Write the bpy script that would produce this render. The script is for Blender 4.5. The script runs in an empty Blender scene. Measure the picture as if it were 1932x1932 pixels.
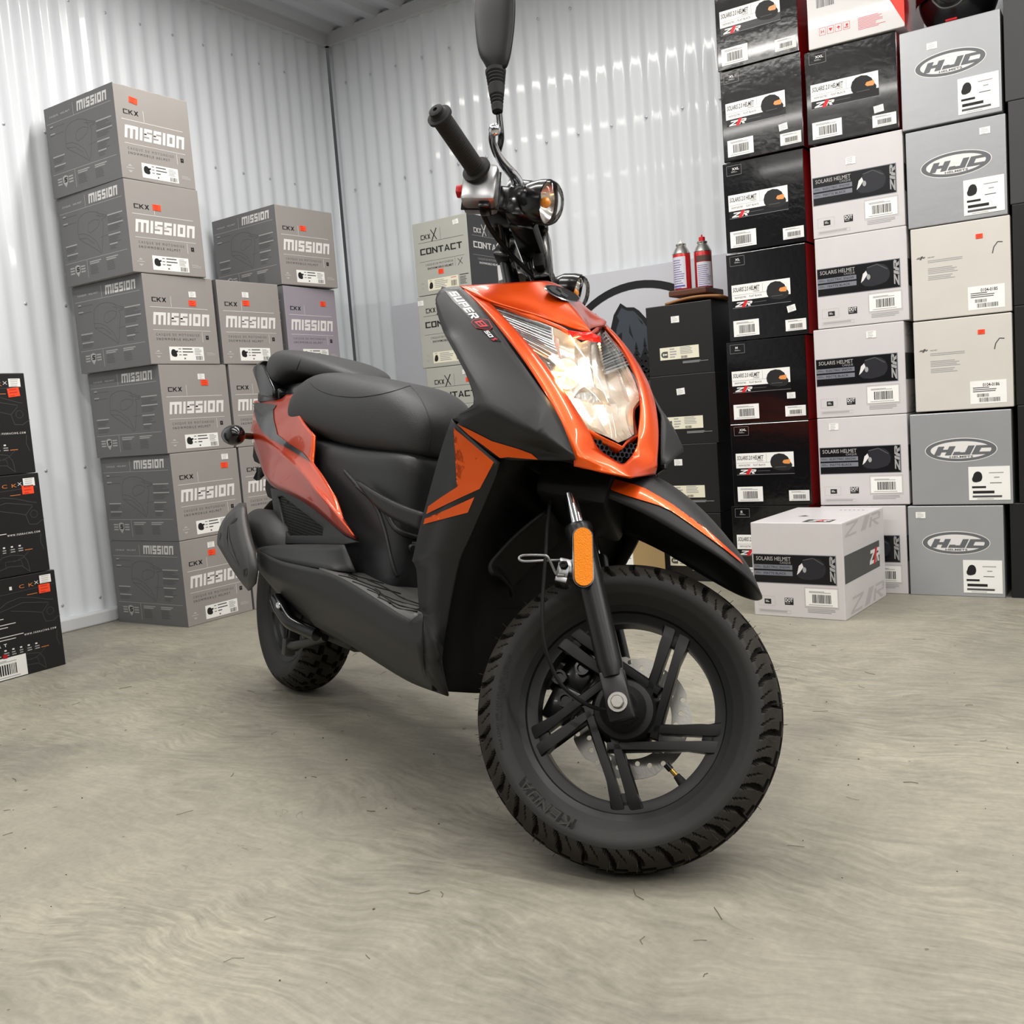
import bpy, bmesh, math, random
from mathutils import Vector, Matrix
D = bpy.data
SC = bpy.context.scene
COL = SC.collection
random.seed(7)

# ------------------------------------------------------------------ materials
def srgb(r, g, b):
    f = lambda c: (c/255/12.92) if c/255 <= .04045 else ((c/255+.055)/1.055)**2.4
    return (f(r), f(g), f(b), 1)
MATS = {}
def mat(name, col, rough=.5, metal=0., coat=0., bump=None, vary=None, spec=.5, emit=None, trans=0., ior=1.45, coatr=.05):
    """principled material; bump=(scale,strength,detail), vary=(scale,amount)"""
    if name in MATS: return MATS[name]
    m = D.materials.new(name); m.use_nodes = True
    nt = m.node_tree; b = nt.nodes['Principled BSDF']
    b.inputs['Base Color'].default_value = col
    b.inputs['Roughness'].default_value = rough
    b.inputs['Metallic'].default_value = metal
    b.inputs['Coat Weight'].default_value = coat
    b.inputs['Coat Roughness'].default_value = coatr
    b.inputs['Specular IOR Level'].default_value = spec
    b.inputs['IOR'].default_value = ior
    b.inputs['Transmission Weight'].default_value = trans
    if emit:
        b.inputs['Emission Color'].default_value = emit[0]; b.inputs['Emission Strength'].default_value = emit[1]
    tc = nt.nodes.new('ShaderNodeTexCoord')
    if vary is None: vary = (9., .06)
    n = nt.nodes.new('ShaderNodeTexNoise'); n.inputs['Scale'].default_value = vary[0]; n.inputs['Detail'].default_value = 4
    nt.links.new(tc.outputs['Object'], n.inputs['Vector'])
    mx = nt.nodes.new('ShaderNodeMix'); mx.data_type = 'RGBA'
    k = vary[1]
    mx.inputs[6].default_value = tuple(c*(1-k) for c in col[:3])+(1,)
    mx.inputs[7].default_value = tuple(min(1, c*(1+k)) for c in col[:3])+(1,)
    nt.links.new(n.outputs['Fac'], mx.inputs[0]); nt.links.new(mx.outputs[2], b.inputs['Base Color'])
    if bump:
        n2 = nt.nodes.new('ShaderNodeTexNoise'); n2.inputs['Scale'].default_value = bump[0]
        n2.inputs['Detail'].default_value = bump[2] if len(bump) > 2 else 3
        bp = nt.nodes.new('ShaderNodeBump'); bp.inputs['Strength'].default_value = bump[1]; bp.inputs['Distance'].default_value = .002
        nt.links.new(tc.outputs['Object'], n2.inputs['Vector']); nt.links.new(n2.outputs['Fac'], bp.inputs['Height'])
        nt.links.new(bp.outputs['Normal'], b.inputs['Normal'])
    MATS[name] = m
    return m

def floor_material():
    m = D.materials.new('polished_concrete'); m.use_nodes = True
    nt = m.node_tree; N = nt.nodes; L = nt.links; b = N['Principled BSDF']
    tc = N.new('ShaderNodeTexCoord')
    def noise(scale, detail, dist=0., rough=.55, vec=None):
        n = N.new('ShaderNodeTexNoise'); n.inputs['Scale'].default_value = scale; n.inputs['Detail'].default_value = detail
        n.inputs['Distortion'].default_value = dist; n.inputs['Roughness'].default_value = rough
        L.new(vec if vec else tc.outputs['Object'], n.inputs['Vector']); return n.outputs['Fac']
    def ramp(fac, stops):
        r = N.new('ShaderNodeValToRGB'); e = r.color_ramp.elements
        e[0].position, e[0].color = stops[0]; e[1].position, e[1].color = stops[-1]
        for p, c in stops[1:-1]:
            x = e.new(p); x.color = c
        L.new(fac, r.inputs['Fac']); return r.outputs['Color']
    def mix(kind, f, a, c):
        x = N.new('ShaderNodeMix'); x.data_type = 'RGBA'; x.blend_type = kind
        if isinstance(f, float): x.inputs[0].default_value = f
        else: L.new(f, x.inputs[0])
        for v, i in ((a, 6), (c, 7)):
            if isinstance(v, tuple): x.inputs[i].default_value = v
            else: L.new(v, x.inputs[i])
        return x.outputs[2]
    base = ramp(noise(1.1, 6, .6), [(.28, srgb(122, 118, 110)), (.5, srgb(140, 136, 124)), (.72, srgb(158, 153, 137))])
    nd = N.new('ShaderNodeTexNoise'); nd.inputs['Scale'].default_value = 2.2; nd.inputs['Detail'].default_value = 3; L.new(tc.outputs['Object'], nd.inputs['Vector'])
    ad = N.new('ShaderNodeVectorMath'); ad.operation = 'MULTIPLY_ADD'; ad.inputs[1].default_value = (.30, .30, 0)
    L.new(nd.outputs['Color'], ad.inputs[0]); L.new(tc.outputs['Object'], ad.inputs[2])
    c2 = base
    # trowel strokes: three stretched noises at different headings, each shown in its own patches
    for rot, sx, sy, amt, seed in ((.35, 9, 48, .6, 0.), (1.25, 11, 60, .5, 3.1), (-.75, 8, 56, .5, 7.7)):
        mp2 = N.new('ShaderNodeMapping'); mp2.inputs['Scale'].default_value = (sx, sy, 1); mp2.inputs['Rotation'].default_value = (0, 0, rot); mp2.inputs['Location'].default_value = (seed, seed, 0)
        L.new(ad.outputs[0], mp2.inputs['Vector'])
        st = ramp(noise(1.4, 6, .5, .6, mp2.outputs['Vector']), [(.34, (.36, .36, .36, 1)), (.66, (.63, .63, .62, 1))])
        mo = N.new('ShaderNodeMapping'); mo.inputs['Location'].default_value = (seed*2, 1+seed, 0); L.new(tc.outputs['Object'], mo.inputs['Vector'])
        mk = ramp(noise(1.7, 3, .4, .5, mo.outputs['Vector']), [(.38, (0, 0, 0, 1)), (.62, (amt, amt, amt, 1))])
        c2 = mix('OVERLAY', mk, c2, st)
    # cloudy blotches and fine grain
    bl = ramp(noise(6, 8, .2, .7), [(.35, (.40, .40, .41, 1)), (.65, (.58, .58, .56, 1))])
    c3 = mix('OVERLAY', .55, c2, bl)
    gr = ramp(noise(90, 4), [(.3, (.44, .44, .44, 1)), (.7, (.56, .56, .56, 1))])
    c4 = mix('OVERLAY', .6, c3, gr)
    # thin dark scratches: a narrow band of a stretched noise
    mp3 = N.new('ShaderNodeMapping'); mp3.inputs['Rotation'].default_value = (0, 0, -.7); mp3.inputs['Scale'].default_value = (4, 30, 1)
    L.new(ad.outputs[0], mp3.inputs['Vector'])
    s1 = noise(1.3, 3, 1.2, .5, mp3.outputs['Vector'])
    sc = ramp(s1, [(.655, (0, 0, 0, 1)), (.665, (1, 1, 1, 1)), (.676, (0, 0, 0, 1))])
    msk = ramp(noise(3.1, 2), [(.52, (0, 0, 0, 1)), (.62, (1, 1, 1, 1))])
    c5 = mix('MIX', mix('MULTIPLY', 1., sc, msk), c4, srgb(112, 108, 98))
    sp = ramp(noise(34, 2, 0., .4), [(.775, (0, 0, 0, 1)), (.79, (1, 1, 1, 1))])
    c6 = mix('MIX', sp, c5, srgb(104, 98, 86))
    L.new(c6, b.inputs['Base Color'])
    rr = N.new('ShaderNodeMapRange'); rr.inputs[3].default_value = .42; rr.inputs[4].default_value = .68
    L.new(noise(2.2, 6), rr.inputs[0]); L.new(rr.outputs[0], b.inputs['Roughness'])
    b.inputs['Specular IOR Level'].default_value = .35
    bp = N.new('ShaderNodeBump'); bp.inputs['Strength'].default_value = .25; bp.inputs['Distance'].default_value = .002
    L.new(noise(40, 8, .1, .7), bp.inputs['Height']); L.new(bp.outputs['Normal'], b.inputs['Normal'])
    return m

# ------------------------------------------------------------------ object helpers
def link(name, mesh, parent=None, mats=()):
    for m in mats: mesh.materials.append(m)
    o = D.objects.new(name, mesh); COL.objects.link(o)
    if parent is not None: o.parent = parent
    return o
def pydata(name, verts, faces, mats=(), parent=None, mi=None, smooth=False):
    me = D.meshes.new(name); me.from_pydata([tuple(v) for v in verts], [], [tuple(f) for f in faces]); 
    if mi: me.polygons.foreach_set('material_index', mi)
    if smooth: me.polygons.foreach_set('use_smooth', [True]*len(me.polygons))
    me.update()
    return link(name, me, parent, mats)
def tag(o, label=None, cat=None, group=None, kind=None):
    if label: o['label'] = label
    if cat: o['category'] = cat
    if group: o['group'] = group
    if kind: o['kind'] = kind
    return o
def bmo(name, bm, mats, parent=None, smooth=None, mods=None):
    bmesh.ops.recalc_face_normals(bm, faces=bm.faces)
    me = D.meshes.new(name); bm.to_mesh(me); bm.free()
    if smooth is not None: auto_smooth(me, smooth)
    return link(name, me, parent, mats if isinstance(mats, (list, tuple)) else [mats])
def auto_smooth(me, ang=35):
    me.polygons.foreach_set('use_smooth', [True]*len(me.polygons))
    bm = bmesh.new(); bm.from_mesh(me)
    a = math.radians(ang)
    for e in bm.edges:
        e.smooth = not (len(e.link_faces) == 2 and e.calc_face_angle(0) > a)
    bm.to_mesh(me); bm.free(); me.update()
def add_box(bm, x0, x1, y0, y1, z0, z1, mi=0, M=None, bev=0):
    r = bmesh.ops.create_cube(bm, size=1)
    vs = r['verts']
    for v in vs:
        v.co = Vector((x0+(v.co.x+.5)*(x1-x0), y0+(v.co.y+.5)*(y1-y0), z0+(v.co.z+.5)*(z1-z0)))
    fs = list({f for v in vs for f in v.link_faces})
    for f in fs: f.material_index = mi
    if bev:
        es = list({e for v in vs for e in v.link_edges})
        q = bmesh.ops.bevel(bm, geom=es, offset=bev, segments=2, affect='EDGES', profile=.5)
        vs = list({v for f in q['faces'] for v in f.verts} | {v for v in vs if v.is_valid})
        for f in {f for v in vs for f in v.link_faces}: f.material_index = mi
    if M:
        for v in vs: v.co = M @ v.co
    return vs
def frame_to(d):
    d = Vector(d).normalized(); a = Vector((0, 0, 1)) if abs(d.z) < .9 else Vector((1, 0, 0))
    x = a.cross(d).normalized(); return x, d.cross(x)
def add_tube(bm, pts, r, n=12, caps=True, mi=0):
    """tube through pts, r a number or list"""
    pts = [Vector(p) for p in pts]; k = len(pts)
    rs = [r]*k if isinstance(r, (int, float)) else r
    rings = []; px = None
    for i, p in enumerate(pts):
        d = (pts[min(i+1, k-1)]-pts[max(i-1, 0)]).normalized()
        if px is None: px, _ = frame_to(d)
        px = (px-d*px.dot(d)).normalized(); py = d.cross(px)
        rings.append([bm.verts.new(p+(px*math.cos(t)+py*math.sin(t))*rs[i]) for t in [2*math.pi*j/n for j in range(n)]])
    fs = []
    for a, b in zip(rings, rings[1:]):
        for j in range(n): fs.append(bm.faces.new((a[j], a[(j+1) % n], b[(j+1) % n], b[j])))
    if caps: fs += [bm.faces.new(rings[0][::-1]), bm.faces.new(rings[-1])]
    for f in fs: f.material_index = mi
    return rings
def smooth_path(pts, n=8):
    """Catmull-Rom"""
    P = [Vector(p) for p in pts]; P = [2*P[0]-P[1]]+P+[2*P[-1]-P[-2]]; out = []
    for i in range(1, len(P)-2):
        a, b, c, d = P[i-1:i+3]
        for k in range(n):
            t = k/n
            out.append(.5*((2*b)+(c-a)*t+(2*a-5*b+4*c-d)*t*t+(3*b-a-3*c+d)*t**3))
    out.append(P[-2]); return out
def add_lathe(bm, prof, o, axis, n=24, mi=0, caps=True):
    """prof: list of (t along axis, radius)"""
    d = Vector(axis).normalized(); x, y = frame_to(d); o = Vector(o)
    rings = []
    for t, r in prof:
        if r < 1e-6: rings.append([bm.verts.new(o+d*t)])
        else: rings.append([bm.verts.new(o+d*t+(x*math.cos(a)+y*math.sin(a))*r) for a in [2*math.pi*j/n for j in range(n)]])
    for a, b in zip(rings, rings[1:]):
        for j in range(n):
            A = [a[j % len(a)], a[(j+1) % len(a)]]; B = [b[(j+1) % len(b)], b[j % len(b)]]
            vs = []
            for v in A+B:
                if v not in vs: vs.append(v)
            if len(vs) > 2: bm.faces.new(vs).material_index = mi
    if caps:
        for rg in (rings[0], rings[-1]):
            if len(rg) > 2: bm.faces.new(rg).material_index = mi
    return rings

# ------------------------------------------------------------------ lettering
TXT = {}
def text_geo(s, bold=0., res=2):
    """(verts2d, faces, width) at cap height 1, from the built-in font"""
    k = (s, bold)
    if k in TXT: return TXT[k]
    c = D.curves.new('lettering', 'FONT'); c.body = s; c.offset = bold; c.resolution_u = res; c.dimensions = '2D'; c.fill_mode = 'FRONT'
    o = D.objects.new('lettering', c)
    me = D.meshes.new_from_object(o)
    vs = [(v.co.x, v.co.y) for v in me.vertices]; fs = [tuple(p.vertices) for p in me.polygons]
    D.objects.remove(o); D.meshes.remove(me); D.curves.remove(c)
    if not vs: return [], [], 0
    x0 = min(v[0] for v in vs); x1 = max(v[0] for v in vs)
    vs = [((v[0]-x0)/.694, v[1]/.694) for v in vs]
    TXT[k] = (vs, fs, (x1-x0)/.694); return TXT[k]
# square lettering: rectangles / quads on a unit cell (x right, y up), stem width t
def R4(x0, y0, x1, y1): return [(x0, y0), (x1, y0), (x1, y1), (x0, y1)]
def blk(ch, t=.24):
    u = t*.8
    G = {
     'm': (1.5, [R4(0, 0, t, 1), R4(t, 1-u, 1.5-t, 1), R4(.75-t/2, 0, .75+t/2, 1-u), R4(1.5-t, 0, 1.5, 1)]),
     'n': (.95, [R4(0, 0, t, 1), R4(t, 1-u, .95-t, 1), R4(.95-t, 0, .95, 1)]),
     'I': (t, [R4(0, 0, t, 1)]),
     'S': (.9, [R4(0, 1-u, .9, 1), R4(0, .5, t, 1-u), R4(0, .5-u/2, .9, .5+u/2), R4(.9-t, u, .9, .5-u/2), R4(0, 0, .9, u)]),
     'O': (.95, [R4(0, 0, t, 1), R4(.95-t, 0, .95, 1), R4(t, 0, .95-t, u), R4(t, 1-u, .95-t, 1)]),
     'C': (.95, [R4(0, 0, t, 1), R4(t, 0, .95, u), R4(t, 1-u, .95, 1)]),
     'K': (.95, [R4(0, 0, t, 1), [(t, .4), (t+.12, .4), (.95, 1), (.95-t*1.3, 1), (t, .62)], [(.95-t*1.3, 0), (.95, 0), (t+.25, .58), (t+.05, .45)]]),
     'X': (.95, [[(0, 0), (t*1.25, 0), (.95, 1), (.95-t*1.25, 1)], [(0, 1), (.95-t*1.25, 0), (.95, 0), (t*1.25, 1)]]),
     'N': (1., [R4(0, 0, t, 1), R4(1-t, 0, 1, 1), [(t*.7, 1), (t*.7, .7), (1-t*.7, 0), (1-t*.7, .3)]]),
     'T': (.95, [R4(0, 1-u, .95, 1), R4(.475-t/2, 0, .475+t/2, 1-u)]),
     'A': (1., [[(0, 0), (t, 0), (.5+t*.35, 1), (.5-t*.35, 1)], [(1-t, 0), (1, 0), (.5+t*.35, 1), (.5-t*.35, 1)], R4(.25, .2, .75, .2+u*.9)]),
     'H': (1., [R4(0, 0, t, 1), R4(1-t, 0, 1, 1), R4(t, .5-u/2, 1-t, .5+u/2)]),
     'J': (1., [R4(1-t, 0, 1, 1), R4(0, 0, 1-t, u), R4(0, u, t, .36)]),
     'Z': (1., [R4(0, 1-u, 1, 1), R4(0, 0, 1, u), [(0, u), (t*1.3, u), (1, 1-u), (1-t*1.3, 1-u)]]),
     'R': (1., [R4(0, 0, t, .75), R4(.1, 1-u, .8, 1), [(.8, 1), (.8-t*.2, 1-u), (1-t, .8), (1-t, .62), (1, .55), (1, .85)], R4(t, .42, 1, .42+u*.8), [(t+.1, .42), (t*2+.1, .42), (1, 0), (1-t*1.2, 0)]]),
     'U': (.95, [R4(0, 0, t, 1), R4(.95-t, 0, .95, 1), R4(t, 0, .95-t, u)]),
     'P': (.95, [R4(0, 0, t, 1), R4(t, 1-u, .95, 1), R4(t, .38, .95, .38+u), R4(.95-t, .38+u, .95, 1-u)]),
     'E': (.9, [R4(0, 0, t, 1), R4(t, 0, .9, u), R4(t, .5-u/2, .85, .5+u/2), R4(t, 1-u, .9, 1)]),
     '8': (.95, [R4(0, 0, t, 1), R4(.95-t, 0, .95, 1), R4(t, 0, .95-t, u), R4(t, .5-u/2, .95-t, .5+u/2), R4(t, 1-u, .95-t, 1)]),
     '5': (.9, [R4(0, 1-u, .9, 1), R4(0, .5, t, 1-u), R4(0, .5-u/2, .9, .5+u/2), R4(.9-t, u, .9, .5-u/2), R4(0, 0, .9, u)]),
     '0': (.95, [R4(0, 0, t, 1), R4(.95-t, 0, .95, 1), R4(t, 0, .95-t, u), R4(t, 1-u, .95-t, 1)]),
     'D': (.95, [R4(0, 0, t, 1), R4(.95-t, .12, .95, .88), R4(t, 0, .85, u), R4(t, 1-u, .85, 1)]),
     ' ': (.4, []), '.': (.2, [R4(0, 0, .2, .2)]),
    }
    return G[ch]
def block_geo(s, gap=.14, shear=0., t=.24):
    vs, fs, x = [], [], 0
    for ch in s:
        w, polys = blk(ch, t)
        for p in polys:
            b = len(vs); vs += [(x+a+shear*c, c) for a, c in p]; fs.append(tuple(range(b, b+len(p))))
        x += w+gap
    return vs, fs, x-gap
HELMET = [(.02, .35), (0, .55), (.06, .78), (.2, .94), (.42, 1), (.64, .95), (.82, .78), (.9, .56), (1, .36), (.98, .18), (.86, .06), (.6, .02), (.3, .08), (.12, .16)]

class Carton:
    """carton with its printing; faces: front (u right, v down as seen from outside), side"""
    def __init__(s, w, d, h, mats, bulge=.002):
        s.w, s.d, s.h = w, d, h; s.mats = list(mats); s.v = []; s.f = []; s.mi = []; s.layer = 0
        bm = bmesh.new(); add_box(bm, 0, w, 0, d, 0, h, bev=.0025)
        bmesh.ops.recalc_face_normals(bm, faces=bm.faces)
        s.take(bm)
    def take(s, bm):
        bm.verts.index_update(); b = len(s.v)
        s.v += [tuple(v.co) for v in bm.verts]
        for f in bm.faces:
            s.f.append(tuple(b+v.index for v in f.verts)); s.mi.append(f.material_index)
        bm.free()
    def mat(s, m):
        if m not in s.mats: s.mats.append(m)
        return s.mats.index(m)
    def P(s, face, u, v, k):
        e = .00035*k
        if face == 'front': return (u*s.w, -e, (1-v)*s.h)
        if face == 'right': return (s.w+e, u*s.d, (1-v)*s.h)
        if face == 'left': return (-e, (1-u)*s.d, (1-v)*s.h)
        if face == 'top': return (u*s.w, (1-v)*s.d, s.h+e)
    def poly(s, face, pts, m, k=1):
        b = len(s.v); s.v += [s.P(face, u, v, k) for u, v in pts]; s.f.append(tuple(range(b+len(pts)-1, b-1, -1)) if True else 0); s.mi.append(s.mat(m))
    def rect(s, face, u0, v0, u1, v1, m, k=1): s.poly(face, [(u0, v0), (u1, v0), (u1, v1), (u0, v1)], m, k)
    def frame(s, face, u0, v0, u1, v1, m, t, k=1):
        a = t*s.h/(s.w if face in ('front', 'top') else s.d)
        s.rect(face, u0, v0, u1, v0+t, m, k); s.rect(face, u0, v1-t, u1, v1, m, k); s.rect(face, u0, v0, u0+a, v1, m, k); s.rect(face, u1-a, v0, u1, v1, m, k)
    def line(s, face, pts, m, t=.004, k=1):
        W = s.w if face in ('front', 'top') else s.d
        for (a, b), (c, d) in zip(pts, pts[1:]):
            dx, dy = (c-a)*W, (d-b)*s.h; L = math.hypot(dx, dy)
            if L < 1e-6: continue
            nx, ny = -dy/L*t/2, dx/L*t/2
            s.poly(face, [(a+nx/W, b+ny/s.h), (c+nx/W, d+ny/s.h), (c-nx/W, d-ny/s.h), (a-nx/W, b-ny/s.h)], m, k)
    def put(s, face, geo, u0, v0, u1, v1, m, k=1, slope=0., rot=False):
        """fit geometry (cap height 1) into the uv box (v0 top, v1 baseline)"""
        vs, fs, w = geo
        if not vs: return
        b = len(s.v)
        for x, y in vs:
            if rot: s.v.append(s.P(face, u0+(1-y)*(u1-u0), v1-(x/w)*(v1-v0), k))
            else: s.v.append(s.P(face, u0+x/w*(u1-u0), v1-y*(v1-v0), k))
        for f in fs: s.f.append(tuple(b+i for i in f)); s.mi.append(s.mat(m))
    def text(s, face, t, u0, v0, u1, v1, m, k=1, bold=0., rot=False): s.put(face, text_geo(t, bold), u0, v0, u1, v1, m, k, rot=rot)
    def bars(s, face, u0, v0, u1, v1, m, n=22, k=1, seed=1):
        rr = random.Random(seed); x = u0; st = (u1-u0)/n
        for i in range(n):
            wd = st*rr.choice((.3, .5, .75)); s.rect(face, x, v0, x+wd, v1, m, k); x += st
    def lines(s, face, u0, v0, u1, v1, m, n, k=1, seed=1, t=.45):
        rr = random.Random(seed); dv = (v1-v0)/n
        for i in range(n): s.rect(face, u0, v0+i*dv, u0+(u1-u0)*rr.uniform(.6, 1), v0+(i+t)*dv, m, k)
    def ellipse(s, face, cu, cv, ru, rv, m, k=1, n=40, hole=None):
        pts = [(cu+ru*math.cos(2*math.pi*i/n), cv+rv*math.sin(2*math.pi*i/n)) for i in range(n)]
        if not hole: s.poly(face, pts, m, k); return
        hu, hv, du, dv = hole
        q = [(cu+du+hu*math.cos(2*math.pi*i/n), cv+dv+hv*math.sin(2*math.pi*i/n)) for i in range(n)]
        for i in range(n):
            j = (i+1) % n; s.poly(face, [pts[i], pts[j], q[j], q[i]], m, k)
    def helmet(s, face, u0, v0, u1, v1, m, vis=None, flip=False, k=1):
        f = lambda x, y: ((u0+(1-x if flip else x)*(u1-u0)), v1-y*(v1-v0))
        s.poly(face, [f(*p) for p in HELMET], m, k)
        if vis: s.poly(face, [f(*p) for p in [(.62, .62), (.9, .66), (.93, .48), (.88, .4), (.64, .42), (.56, .5)]], vis, k+1)
    def mesh(s, name):
        me = D.meshes.new(name); me.from_pydata(s.v, [], s.f); me.polygons.foreach_set('material_index', s.mi); me.update()
        for m in s.mats: me.materials.append(m)
        return me

def decal(name, parent, w, h, mat_, face, W, Dp, H, u, v, rot=0., extra=None, lift=.0012):
    """a stuck-on paper label: its own small mesh in the carton's coordinates, centre (u,v) on a face"""
    vs = []; fs = []; mi = []; mats = [mat_]
    def P(x, y, e):
        c, s_ = math.cos(rot), math.sin(rot); X = x*c-y*s_; Y = x*s_+y*c
        if face == 'front': return (u*W+X, -e, (1-v)*H+Y)
        if face == 'right': return (W+e, u*Dp+X, (1-v)*H+Y)
    def q(x0, y0, x1, y1, e, i):
        b = len(vs); vs.extend([P(x0, y0, e), P(x1, y0, e), P(x1, y1, e), P(x0, y1, e)]); fs.append((b, b+1, b+2, b+3)); mi.append(i)
    q(-w/2, -h/2, w/2, h/2, lift, 0)
    b = len(vs)
    for (x, y) in ((-w/2, -h/2), (w/2, -h/2), (w/2, h/2), (-w/2, h/2)): vs.append(P(x, y, .0003))
    for i in range(4): fs.append((b+i, b+(i+1) % 4, (i+1) % 4, i)); mi.append(0)
    if extra:
        for (x0, y0, x1, y1, m) in extra:
            if m not in mats: mats.append(m)
            q(x0*w-w/2, y0*h-h/2, x1*w-w/2, y1*h-h/2, lift+.0004, mats.index(m))
    me = D.meshes.new(name); me.from_pydata(vs, [], fs); me.polygons.foreach_set('material_index', mi); me.update()
    return link(name, me, parent, mats)
def faint_lines(n, seed, m, x0=.15, x1=.85):
    rr = random.Random(seed)
    return [(x0, (i+.3)/n, x0+(x1-x0)*rr.uniform(.5, 1), (i+.62)/n, m) for i in range(n)]

# ------------------------------------------------------------------ palette
ink = mat('black_ink', srgb(24, 24, 25), .6)
white_ink = mat('white_ink', srgb(226, 224, 222), .55)
grey_ink = mat('grey_ink', srgb(78, 79, 80), .6)
pale_ink = mat('pale_grey_ink', srgb(160, 160, 160), .6)
card_light = mat('warm_grey_card', srgb(150, 145, 141), .55, bump=(60, .05))
card_dark = mat('mid_grey_card', srgb(112, 112, 113), .55, bump=(60, .05))
card_lilac = mat('lilac_grey_card', srgb(150, 144, 154), .55)
line_grey = mat('line_drawing_grey', srgb(88, 88, 90), .6)
paper = mat('label_paper', srgb(238, 238, 234), .55)
cream = mat('cream_label_paper', srgb(226, 222, 200), .55)
orange_st = mat('fluorescent_orange_sticker', srgb(255, 78, 40), .5)
sticker_print = mat('sticker_print', srgb(190, 190, 190), .6)
orange_print = mat('orange_sticker_print', srgb(205, 50, 30), .6)
sage = mat('sage_grey_card', srgb(170, 171, 163), .55)
charcoal_card = mat('charcoal_card', srgb(58, 58, 60), .5)
black_film = mat('glossy_black_film', srgb(16, 16, 18), .13, coat=.6, bump=(38, .35, 5), coatr=.06)
black_card = mat('matt_black_card', srgb(26, 26, 27), .42, bump=(70, .05))
red_film = mat('glossy_red_card', srgb(176, 14, 18), .25, coat=.3)
white_card = mat('white_card', srgb(206, 202, 202), .4, bump=(40, .08))
white_wave = mat('white_film_card', srgb(208, 206, 204), .3, coat=.3)
silver_card = mat('silver_film_card', srgb(172, 174, 177), .3, metal=.35, bump=(45, .22, 5))
beige_card = mat('off_white_card', srgb(204, 200, 193), .55)
band_black = mat('band_black', srgb(14, 14, 18), .3)
band_grey = mat('band_grey', srgb(120, 123, 132), .4)
band_slate = mat('band_slate', srgb(70, 72, 70), .45)
ghost = mat('ghost_print_grey', srgb(182, 180, 178), .45)
red_ink = mat('red_ink', srgb(205, 32, 40), .5)
pink_ink = mat('pink_ink', srgb(206, 110, 120), .5)
visor_orange = mat('visor_orange', srgb(226, 150, 84), .3)
brown_card = mat('kraft_cardboard', srgb(186, 158, 112), .7, bump=(50, .1))
outline = mat('thin_white_outline', srgb(140, 140, 142), .5)
wall_paint = mat('white_painted_steel', srgb(224, 228, 232), .33, coat=.2, vary=(2.5, .02))
ceil_paint = mat('grey_white_steel', srgb(188, 190, 196), .4, vary=(2.5, .03))
trim_paint = mat('white_trim', srgb(205, 206, 209), .45)
panel_paint = mat('smooth_wall_panel', srgb(206, 208, 215), .5, vary=(1.2, .05))
far_paint = mat('far_wall_paint', srgb(96, 98, 102), .5, vary=(2.5, .03))
screw_mat = mat('screw_zinc', srgb(196, 198, 202), .4, metal=.6)

# ------------------------------------------------------------------ room shell
XL, YB, ZC = -3.472, 3.879, 2.60
XR, YF = 5.2, -5.0
def corrugated(name, a0, a1, first, put, matl, pitch=.08, amp=.011, z0=0., z1=ZC):
    """vertical sheet steel along one wall; put(a, depth, z) -> point"""
    prof = [(.0, 0), (.12, .0), (.30, 1), (.64, 1), (.82, 0)]
    xs = []; k = math.floor((a0-first)/pitch)
    while True:
        for t, dd in prof:
            a = first+(k+t)*pitch
            if a0 <= a <= a1: xs.append((a, dd*amp))
        k += 1
        if first+k*pitch > a1: break
    xs = [(a0, 0)]+xs+[(a1, 0)]
    vs = []; fs = []
    for a, d in xs: vs += [put(a, d, z0), put(a, d, z1)]
    for i in range(len(xs)-1): fs.append((2*i, 2*i+2, 2*i+3, 2*i+1))
    o = pydata(name, vs, fs, [matl]); auto_smooth(o.data, 60)
    return tag(o, kind='structure')
fl = pydata('floor', [(XL-.1, YF-.1, 0), (XR+.1, YF-.1, 0), (XR+.1, YB+.1, 0), (XL-.1, YB+.1, 0)], [(0, 1, 2, 3)], [floor_material()]); tag(fl, kind='structure')
wl = corrugated('wall_left', YF, YB, 2.194-.03, lambda a, d, z: (XL+d-.011, a, z), wall_paint, z0=.045)
wb = corrugated('wall_back', XL, XR, -3.432-.03, lambda a, d, z: (a, YB-d+.011, z), wall_paint)
wr = pydata('wall_right', [(XR, YF, 0), (XR, YB, 0), (XR, YB, ZC), (XR, YF, ZC)], [(0, 1, 2, 3)], [far_paint]); tag(wr, kind='structure')
wf = pydata('wall_front', [(XL, YF, 0), (XR, YF, 0), (XR, YF, ZC), (XL, YF, ZC)], [(0, 1, 2, 3)], [far_paint]); tag(wf, kind='structure')
# ribbed ceiling: ribs run along the left wall (y)
def ceiling():
    vs = []; fs = []; xs = []
    x = XL
    while x < XR:
        xs += [(x, 0), (x+.05, 0), (x+.075, .025), (x+.125, .025)]; x += .15
    xs.append((XR, 0))
    for a, d in xs: vs += [(a, YF, ZC+.02+d), (a, YB, ZC+.02+d)]
    for i in range(len(xs)-1): fs.append((2*i, 2*i+2, 2*i+3, 2*i+1))
    return tag(pydata('ceiling', vs, fs, [ceil_paint]), kind='structure')
ceiling()
bm = bmesh.new(); add_box(bm, XL-.01, XL+.022, YF, YB, ZC-.03, ZC+.03); tag(bmo('trim_1', bm, trim_paint), kind='structure')
bm = bmesh.new(); add_box(bm, XL, XR, YB-.022, YB+.01, ZC-.03, ZC+.03); tag(bmo('trim_2', bm, trim_paint), kind='structure')
bm = bmesh.new(); add_box(bm, XL-.02, XL+.03, YF, YB, 0, .05, bev=.006); tag(bmo('baseboard_left', bm, trim_paint), kind='structure')
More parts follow.
